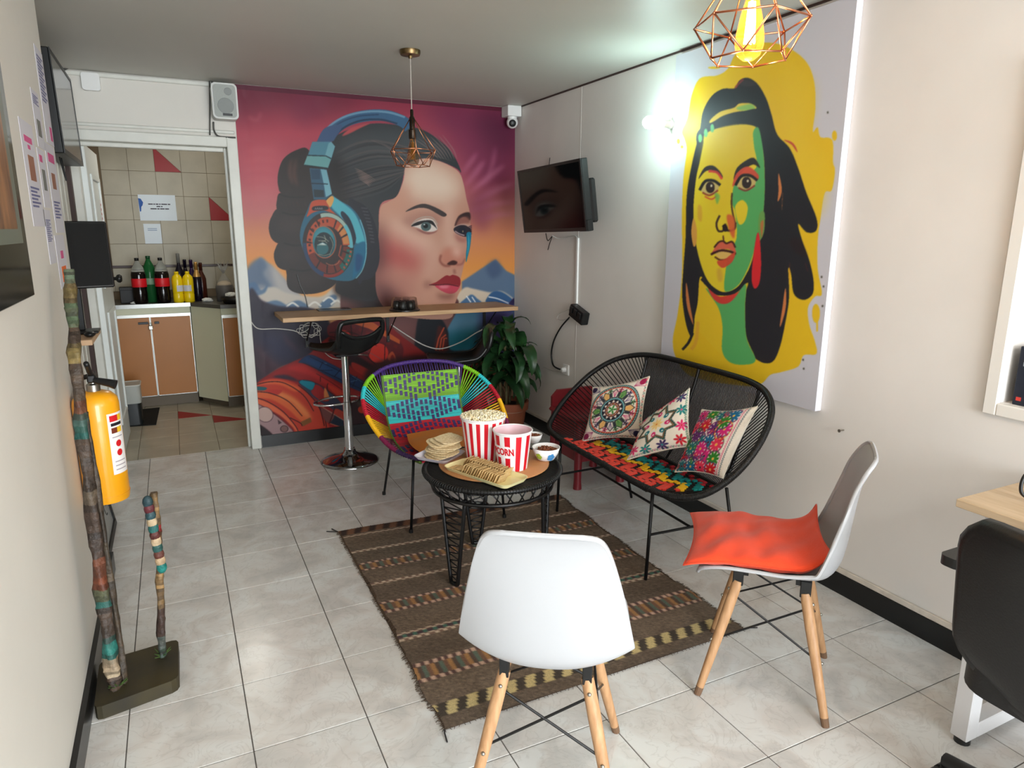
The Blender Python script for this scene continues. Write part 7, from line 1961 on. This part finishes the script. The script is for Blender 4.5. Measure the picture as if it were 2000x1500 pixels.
# ================================================================ kitchen furniture
KF = 6.40
M_cab = mat('orange_laminate', (178, 116, 58), 0.4, var=0.06, vscale=4)
M_cream = mat('cream_laminate', (226, 227, 198), 0.45)
M_alu = mat('aluminium_edge', (196, 196, 190), 0.35, metal=0.7)
M_steel = mat('sink_steel', (150, 150, 146), 0.3, metal=0.9)
M_counter = mat('dark_counter', (84, 82, 76), 0.35)
def cab(label, x0, x1, y0, ndoor, pad=False):
    t = thing('kitchen_cabinet', label, 'cabinet', ((x0 + x1) / 2, y0, 0)); xc = (x0 + x1) / 2
    MB().box((x0 - xc, 0.02, 0.10), (x1 - xc, 0.5, 0.845)).build('carcass', M_cream, t)
    MB().box((x0 - xc, 0.07, 0.0), (x1 - xc, 0.5, 0.10)).build('kick_plate', mat('kick_tile', (110, 98, 82), 0.5), t)
    MB().box((x0 - xc, 0.0, 0.765), (x1 - xc, 0.02, 0.79)).build('handle_rail', M_alu, t)
    w = (x1 - x0) / ndoor
    for k in range(ndoor):
        a = x0 - xc + k * w
        d = MB().box((a + 0.006, -0.001, 0.105), (a + w - 0.006, 0.019, 0.763), 0.002).build('door', M_cab, t)
        e = MB()
        for p, q in (((a + 0.002, -0.002, 0.10), (a + 0.006, 0.019, 0.765)), ((a + w - 0.006, -0.002, 0.10), (a + w - 0.002, 0.019, 0.765)), ((a + 0.002, -0.002, 0.10), (a + w - 0.002, 0.019, 0.105))): e.box(p, q)
        e.build('edge_strip', M_alu, d)
        if pad:
            s = 1 if k == 0 else -1; cx = a + (w - 0.05 if k == 0 else 0.03)
            MB().box((cx - 0.04 * (k == 0), -0.010, 0.71), (cx + 0.035, -0.002, 0.73), 0.002).build('hasp', M_black, d)
    if pad:
        pd = MB().box((-0.016, -0.03, 0.665), (0.016, -0.012, 0.70), 0.004); pd.tube([(-0.009, -0.021, 0.70), (-0.009, -0.021, 0.72), (0.009, -0.021, 0.72), (0.009, -0.021, 0.70)], 0.003, 6)
        pd.build('padlock', M_screw, t)
    return t
cab('orange kitchen cabinet with two doors and a padlock', -0.52, 0.095, KF, 2, True)
dg = thing('corner_cabinet', 'cream angled corner cabinet panel in the kitchen', 'cabinet', (0.2, 6.26, 0))
A_, B_ = Vector((0.10 - .2, KF - 6.26)), Vector((0.315 - .2, 6.10 - 6.26))
MB().prism([(A_.x, A_.y), (B_.x, B_.y), (B_.x, 0.6), (A_.x, 0.6)], 0.06, 0.845).build('panel', M_cream, dg)
MB().prism([(A_.x + .03, A_.y + .08), (B_.x, B_.y + .09), (B_.x, 0.6), (A_.x + .03, 0.6)], 0.0, 0.06).build('kick_plate', mat('kick_tile'), dg)
cab('orange kitchen cabinet cut off by the right door jamb', 0.318, 0.95, 6.10, 1)
ct = thing('kitchen_counter', 'grey steel kitchen counter with a raised front edge', 'counter', (0.2, KF, 0.845))
MB().prism([(-0.75, -0.02), (-0.10, -0.02), (0.115, -0.32), (1.0, -0.32), (1.0, 0.53), (-0.75, 0.53)], 0.0, 0.030).build('worktop', M_counter, ct)
MB().box((-0.75, -0.024, 0.0), (-0.10, -0.018, 0.032)).build('front_edge', M_steel, ct)
CZ = 0.8755
# ---------------------------------------------------------------- bottles and other things on the counter
def lathe_obj(name, prof, m, parent, n=24): return MB().lathe(prof, n).build(name, m, parent, smooth=True)
M_cola = mat('cola_dark', (16, 10, 10), 0.12); M_pet = mat('clear_pet', (220, 224, 220), 0.1, trans=0.8, ior=1.15); M_green = mat('green_pet', (40, 110, 60), 0.12, trans=0.4, ior=1.2); M_lred = mat('cola_label', (206, 16, 30), 0.45)
def cola(label, x, y, green=False):
    t = thing('soda_bottle', label, 'bottle', (x, y, CZ))
    if not green:
        lathe_obj('bottle_body', [(0.045, 0), (0.054, 0.012), (0.054, 0.10), (0.051, 0.115), (0.054, 0.13), (0.055, 0.235), (0.05, 0.262)], M_cola, t)
        lathe_obj('bottle_neck', [(0.05, 0.262), (0.042, 0.295), (0.024, 0.325), (0.016, 0.34), (0.015, 0.352)], M_pet, t)
        lathe_obj('label', [(0.0555, 0.138), (0.0562, 0.14), (0.0562, 0.205), (0.0555, 0.207)], M_lred, t)
        lathe_obj('cap', [(0.017, 0.35), (0.017, 0.37), (0.015, 0.372)], M_black, t)
    else:
        lathe_obj('bottle_body', [(0.045, 0), (0.052, 0.012), (0.052, 0.25), (0.045, 0.29), (0.026, 0.33), (0.017, 0.35), (0.016, 0.365)], M_green, t)
        lathe_obj('label', [(0.0528, 0.15), (0.0532, 0.152), (0.0532, 0.20), (0.0528, 0.202)], mat('green_label', (120, 150, 120), 0.5), t)
        lathe_obj('cap', [(0.018, 0.362), (0.018, 0.382), (0.016, 0.384)], mat('green_cap', (24, 70, 40), 0.4), t)
xk = lambda px, y: at(px, 590, Y=y).x
cola('dark soda bottle with a red label, left of the green bottle', xk(276, 6.45), 6.45)
cola('green plastic bottle between two dark soda bottles', xk(298, 6.56), 6.56, True)
cola('dark soda bottle with a red label, right of the green bottle', xk(321, 6.45), 6.45)
M_yj = mat('yellow_juice', (238, 204, 16), 0.25); 
for k, (px, lab) in enumerate(((350, 'yellow juice bottle beside the dark soda bottles'), (371, 'yellow juice bottle beside the gold-necked bottle'))):
    t = thing('juice_bottle', lab, 'bottle', (xk(px, 6.43), 6.43, CZ), 0, 'yellow juice bottles on the kitchen counter')
    lathe_obj('bottle_body', [(0.034, 0), (0.041, 0.010), (0.041, 0.07), (0.039, 0.075), (0.041, 0.08), (0.042, 0.19), (0.036, 0.215), (0.02, 0.232), (0.016, 0.238)], M_yj, t)
    lathe_obj('cap', [(0.017, 0.237), (0.017, 0.255), (0.015, 0.257)], M_yj, t)
    wrap_label('label', t, radians(-150 + 50 * (k == 0)), radians(-60 + 50 * (k == 0)), 0.095, 0.145, 0.0428, mat('juice_label', (206, 206, 214), 0.5))
def wine(label, px, y, h, body, neck, foil=None):
    t = thing('wine_bottle', label, 'bottle', (xk(px, y), y, CZ))
    lathe_obj('bottle_body', [(0.034, 0), (0.037, 0.008), (0.037, h * 0.56), (0.03, h * 0.64), (0.0145, h * 0.76), (0.0135, h * 0.8)], body, t)
    lathe_obj('bottle_neck', [(0.0142, h * 0.8), (0.0142, h * 0.97), (0.015, h * 0.975), (0.013, h)], neck, t)
    if foil: lathe_obj('foil', [(0.031, h * 0.6), (0.0315, h * 0.64), (0.0165, h * 0.77), (0.0160, h * 0.8)], foil, t)
M_wine = mat('dark_wine_glass', (20, 14, 30), 0.1); M_gold = mat('gold_foil', (206, 160, 90), 0.35, metal=0.6)
wine('tall dark wine bottle with a grey top behind the juice', 356, 6.62, 0.40, M_wine, mat('grey_top', (120, 118, 112), .5))
wine('dark wine bottle just right of the tallest bottle', 368, 6.72, 0.345, M_wine, M_wine)
wine('dark purple-necked wine bottle behind the right juice bottle', 380, 6.64, 0.345, mat('purple_wine', (44, 26, 62), .15), mat('purple_wine'))
wine('black sparkling wine bottle with gold foil', 389, 6.50, 0.33, M_wine, M_gold, M_gold)
wine('brown bottle behind the gold-foiled bottle', 398, 6.60, 0.32, mat('brown_glass', (70, 30, 20), .15), mat('brown_glass'))
# wrapped gift basket
gb = thing('gift_bag', 'clear cellophane gift bag tied at the top, holding dark sweets', 'gift bag', (xk(441, 6.42), 6.42, CZ))
lathe_obj('contents', [(0.06, 0.0), (0.066, 0.01), (0.068, 0.11), (0.06, 0.135), (0.01, 0.145)], mat('dark_sweets', (40, 24, 18), .4), gb)
lathe_obj('paper_filling', [(0.06, 0.13), (0.05, 0.155), (0.02, 0.17)], mat('cream_filling', (210, 190, 160), .7), gb)
M_cello = mat('cellophane', (230, 232, 232), 0.08, trans=0.7, ior=1.1, alpha=0.5)
lathe_obj('wrapping', [(0.07, 0.0), (0.073, 0.12), (0.055, 0.17), (0.02, 0.215), (0.012, 0.235), (0.014, 0.25)], M_cello, gb)
mb = MB()
for k in range(12):
    a = 2 * pi * k / 12; mb.tube([(0, 0, 0.235), (0.03 * cos(a), 0.03 * sin(a), 0.285), (0.05 * cos(a + .2), 0.05 * sin(a + .2), 0.30 + 0.02 * (k % 3))], [0.004, 0.007, 0.002], 5)
mb.build('ruffle', M_cello, gb, smooth=True)['kind'] = 'stuff'
pn = thing('black_tray', 'black tray holding white crumpled napkins, right end of the counter', 'tray', (xk(458, 6.22) + 0.02, 6.20, CZ))
MB().lathe([(0.10, 0), (0.12, 0.03), (0.125, 0.05), (0.11, 0.045), (0.0, 0.02)], 28, cap1=False).build('tray_body', M_black, pn, smooth=True)
def crumple(name, label, loc, sx, sy, sz, seed):
    rr = random.Random(seed); mb = MB().sphere((0, 0, 0), 1, 14, 9)
    mb.v = [(x * sx * (1 + rr.uniform(-.18, .18)), y * sy * (1 + rr.uniform(-.18, .18)), max(z, -0.55) * sz * (1 + rr.uniform(-.2, .2))) for x, y, z in mb.v]
    zmin = min(v[2] for v in mb.v)
    o = mb.build(name, mat('napkin_white', (228, 230, 226), .8)); o.location = (loc[0], loc[1], loc[2] - zmin); return tag(o, label, 'napkin')
crumple('paper_napkin', 'crumpled white napkin on the black tray', (xk(452, 6.22), 6.22, CZ + 0.052), .05, .04, .022, 1)
crumple('paper_napkin', 'white napkin lying beside the juice bottles', (xk(398, 6.36) + 0.03, 6.40, CZ), .045, .03, .02, 2)
crumple('paper_napkin', 'white napkin at the left end of the counter', (xk(264, 6.45), 6.45, CZ), .035, .02, .012, 3)
for k, (px, y, w, h, lab) in enumerate(((250, 6.58, 0.05, 0.13, 'black box at the left end of the kitchen counter'), (264, 6.70, 0.05, 0.10, 'dark brown box beside the soda bottle'))):
    t = thing('dark_box', lab, 'box', (xk(px, y), y, CZ))
    MB().box((-w, -0.05, 0), (w, 0.05, h), 0.004).build('body', mat('dark_box_%d' % k, ((18, 18, 18), (48, 26, 20))[k], .5), t); MB().box((-w - .002, -0.052, h * .82), (w + .002, 0.052, h + .002), 0.003).build('lid', mat('dark_box_%d' % k), t)
# notices on the kitchen wall
def notice(label, c0, c1, marks):
    t = thing('wall_notice', label, 'notice', ((c0[0] + c1[0]) / 2, KY - 0.007, c0[1]))
    w, h = c1[0] - c0[0], c1[1] - c0[1]
    MB().box((-w / 2, -0.0016, 0), (w / 2, -0.0002, h)).build('sheet', mat('notice_white', (226, 236, 244), 0.6), t)
    return t, w, h
n1, w, h = notice('white notice with blue blob and two lines of text on kitchen tiles', (-0.218, 1.549), (0.072, 1.768), None)
MB().prism([(-w / 2, h * .86), (-w / 2 + .02, h * .84), (-w / 2 + .036, h * .7), (-w / 2 + .03, h * .6), (-w / 2 + .018, h * .52), (-w / 2 + .014, h * .36), (-w / 2 + .004, h * .34)], -0.0022, -0.0017, 'y').build('print', mat('notice_blue', (40, 92, 172), .6), n1)
M_txt = mat('notice_text', (70, 66, 80), .7)
# three short lines of print, too small to read: word-long dashes
for z, words in ((.62, (.036, .012, .022, .012, .046, .02)), (.53, (.03, .012)), (.44, (.048, .018, .034, .03))):
    x = 0.015 - (sum(words) + 0.005 * (len(words) - 1)) / 2
    for wd in words:
        MB().box((x, -0.0022, z * h), (x + wd, -0.0017, z * h + 0.009)).build('print', M_txt, n1); x += wd + 0.005
n2, w, h = notice('small white notice under the larger one on the kitchen tiles', (-0.20, 1.351), (-0.066, 1.522), None)
for z in (.74, .66): MB().box((-0.036, -0.0022, z * h), (0.036, -0.0017, z * h + .006)).build('print', mat('notice_bluegrey', (140, 160, 190), .6), n2)
# bin, mat
bn = thing('waste_bin', 'clear plastic bin with a dark lower half by the kitchen door', 'bin', (at(254, 835, Z=0).x, 5.93, 0.006))
MB().prism(rounded_rect(0.18, 0.18, 0.03), 0, 0.17).build('lower_body', mat('bin_dark', (24, 28, 30), .4), bn, auto=40)
MB().prism(rounded_rect(0.19, 0.19, 0.03), 0.17, 0.31).build('upper_body', mat('bin_clear', (196, 200, 194), .3, alpha=.75), bn, auto=40)
MB().tube([(x, y, 0.31) for x, y in rounded_rect(0.195, 0.195, 0.03)], 0.005, 6, closed=True).build('lip', mat('bin_lip', (210, 212, 206), .4), bn, smooth=True)
q = [at(238, 835, Z=0), at(305, 830, Z=0), at(312, 797, Z=0), at(240, 800, Z=0)]
mt_ = MB().prism([(v.x, v.y) for v in (q[0], q[1], q[2], Vector((q[0].x, q[2].y, 0)))], 0.0005, 0.006).build('door_mat', mat('mat_black', (20, 22, 22), .9)); tag(mt_, 'black mat on the kitchen floor under the bin', 'mat')
# ceiling lamp added to light the kitchen, out of sight above the doorway
kl = thing('added_ceiling_lamp', 'added round white ceiling lamp, unseen in the kitchen', 'lamp', (0.35, 5.75, ZC))
MB().lathe([(0.14, -0.001), (0.14, -0.02), (0.12, -0.05), (0.0, -0.06)], 32, cap1=False).build('shade', mat('added_lamp_glow', (255, 250, 235), .5, emit=2.0), kl, smooth=True)
_l = bpy.data.lights.new('kitchen_fill_light', 'POINT'); _l.energy = KITCHEN_W; _l.color = (1.0, 0.95, 0.86); _l.shadow_soft_size = 0.1
_o = bpy.data.objects.new('kitchen_fill_light', _l); COL.objects.link(_o); _o.parent = kl; _o.location = (0, 0, -0.20)

# ================================================================ niche with a dark box file, right edge
M_niche = mat('niche_paint', (222, 218, 212), 0.5)
nf = thing('trim_7', 'white frame around the wall niche at the right edge', None, (XR, (NY0 + NY1) / 2, NZ0)); nf['kind'] = 'structure'
hy = (NY1 - NY0) / 2; hz = NZ1 - NZ0
for a, b in (((-0.022, hy - 0.001, -0.042), (0, hy + 0.042, hz + 0.042)), ((-0.022, -hy - 0.042, -0.042), (0, -hy + 0.001, hz + 0.042)), ((-0.022, -hy, -0.042), (0, hy, 0)), ((-0.022, -hy, hz), (0, hy, hz + 0.042))):
    MB().box(a, b, 0.004).build('frame_bar', M_niche, nf)
bf = thing('box_file', 'dark navy box standing in the wall niche at the right edge', 'box', (XR + 0.062, 1.165, NZ0))
MB().box((-0.05, -0.07, 0), (0.05, 0.07, 0.19), 0.002).build('box_body', mat('navy_card', (24, 30, 44), .5), bf)
for k, (za, zb_) in enumerate(((.128, .142), (.145, .151), (.154, .172))):
    MB().box((-0.0506, 0.049, za), (-0.05, 0.0545, zb_)).build('spine_print', mat('spine_white', (170, 174, 180), .6), bf)
MB().box((-0.0506, 0.045, 0.015), (-0.05, 0.06, 0.027)).build('spine_mark', mat('spine_red', (200, 60, 50), .6), bf)
# ================================================================ desk
M_desk = mat('desk_oak', (198, 174, 144), 0.45, col2=(180, 154, 122), vscale=4, stretch=(14, 1.2, 14))
M_dleg = mat('desk_steel_white', (206, 204, 204), 0.4)
dk = thing('desk', 'oak-topped desk with white steel legs along the right wall', 'desk', (2.16, 0.4, 0))
MB().box((1.935 - 2.16, -0.7, 0.718), (2.376 - 2.16, 0.695, 0.742), 0.002).build('desktop', M_desk, dk)
for y in (0.60, -0.60):
    mb = MB().box((1.955 - 2.16, y - 0.025, 0.02), (2.005 - 2.16, y + 0.025, 0.715), 0.003).box((2.31 - 2.16, y - 0.025, 0.02), (2.36 - 2.16, y + 0.025, 0.715), 0.003).box((2.005 - 2.16, y - 0.025, 0.02), (2.31 - 2.16, y + 0.025, 0.07), 0.003).box((2.005 - 2.16, y - 0.025, 0.665), (2.31 - 2.16, y + 0.025, 0.715), 0.003)
    lg = mb.build('leg_frame', M_dleg, dk)
    for x in (1.98, 2.335): MB().lathe([(0.022, 0), (0.022, 0.02)], 14, (x - 2.16, y, 0)).build('foot', M_black, lg, auto=40)
MB().box((1.96 - 2.16, -0.575, 0.655), (1.985 - 2.16, 0.575, 0.714), 0.002).build('beam', M_dleg, dk)
cable('black cable with a white end looping over the desk', [(2.10, 0.985, 0.747), (2.075, 1.005, 0.77), (2.09, 1.01, 0.815), (2.13, 0.995, 0.84), (2.16, 0.97, 0.842)], 0.005, M_black)
wp = MB().tube([(2.16, 0.97, 0.842), (2.20, 0.95, 0.840)], [0.011, 0.009], 10).build('cable_plug', M_white, auto=40); tag(wp, 'white plug at the end of the black desk cable', 'plug')
# ================================================================ office chair
oc = thing('office_chair', 'black office chair on castors at the desk, right edge', 'chair', (1.765, 0.62, 0))
M_leath = mat('black_leatherette', (12, 12, 13), 0.45, bump=0.1, bscale=200)
G = []; nu, nv = 16, 18
for i in range(nv + 1):
    f = i / nv; z = 0.46 + 0.375 * f; row = []
    hw = 0.225 * (1 - max(0, (0.25 - f) / 0.25) ** 2 * 0.45) * (1 - max(0, (f - 0.85) / 0.15) ** 2 * 0.16)
    for j in range(nu + 1):
        u = -1 + 2 * j / nu
        row.append(Vector((-0.20 - 0.05 * f + 0.05 * u * u * 0.6, u * hw, z + 0.012 * (1 - u * u) * (f - .5))))
    G.append(row)
mb = MB().grid(G); mb.grid([[p + Vector((0.055, 0, 0)) for p in r] for r in G])
e = [G[i][0] for i in range(nv + 1)] + [G[nv][j] for j in range(1, nu + 1)] + [G[i][nu] for i in range(nv - 1, -1, -1)] + [G[0][j] for j in range(nu - 1, 0, -1)]
mb.tube([p + Vector((0.0275, 0, 0)) for p in e], 0.028, 8, closed=True)
mb.build('backrest', M_leath, oc, smooth=True)
MB().prism([(x + 0.05, y) for x, y in rounded_rect(0.46, 0.46, 0.08)], 0.43, 0.50).build('seat', M_leath, oc, auto=40)
for s in (-1, 1):
    MB().tube(catmull([(-0.02, s * 0.235, 0.44), (-0.02, s * 0.295, 0.5), (-0.03, s * 0.295, 0.66), (-0.02, s * 0.295, 0.685)], 5), 0.014, 8).build('arm_support', M_black, oc, smooth=True)
    MB().prism([(x - 0.02, y + s * 0.295) for x, y in rounded_rect(0.24, 0.055, 0.02)], 0.685, 0.71).build('armrest', M_black, oc, auto=40)
MB().lathe([(0.026, 0.09), (0.026, 0.44)], 18).build('gas_column', M_black, oc, auto=40)
for k in range(5):
    a = 2 * pi * k / 5 + radians(92); d = Vector((cos(a), sin(a), 0))
    MB().tube([d * 0.02 + Vector((0, 0, 0.115)), d * 0.30 + Vector((0, 0, 0.085))], [0.03, 0.02], 10).build('base_arm', M_black, oc, auto=40)
    c = d * 0.30 + Vector((0, 0, 0.03)); cs = MB()
    tdir = Vector((-d.y, d.x, 0))
    cs.tube([c - tdir * 0.028, c - tdir * 0.008], 0.03, 16); cs.tube([c + tdir * 0.008, c + tdir * 0.028], 0.03, 16); cs.tube([c, c + Vector((0, 0, 0.06))], 0.009, 8); cs.tube([c - tdir * 0.01, c + tdir * 0.01], 0.012, 8)
    cs.build('castor', M_black, oc, auto=40)
cp = thing('added_ceiling_panel', 'added long white ceiling lamp panel, unseen behind the photographer', 'lamp', (1.0, -1.3, ZC))  # fixture added out of view to house the overhead fill
MB().box((-0.6, -0.16, -0.03), (0.6, 0.16, -0.001), 0.003).build('lamp_body', M_white, cp)
MB().box((-0.57, -0.13, -0.0325), (0.57, 0.13, -0.0302)).build('diffuser', mat('panel_diffuser', (250, 250, 245), .5, emit=3.0), cp)
# ================================================================ window and opening behind the photographer
w1 = thing('window_1', 'white framed side window behind the photographer', None, (XR, -0.55, 1.55)); w1['kind'] = 'structure'
for a, b in (((-0.02, -0.62, -0.62), (0, -0.56, 0.62)), ((-0.02, 0.56, -0.62), (0, 0.62, 0.62)), ((-0.02, -0.56, -0.62), (0, 0.56, -0.56)), ((-0.02, -0.56, 0.56), (0, 0.56, 0.62))):
    MB().box(a, b, 0.003).build('window_frame', M_white, w1)
MB().box((-0.006, -0.56, -0.56), (-0.002, 0.56, 0.56)).build('pane', mat('bright_pane', (230, 236, 240), 0.1), w1)
bpy.context.view_layer.update()
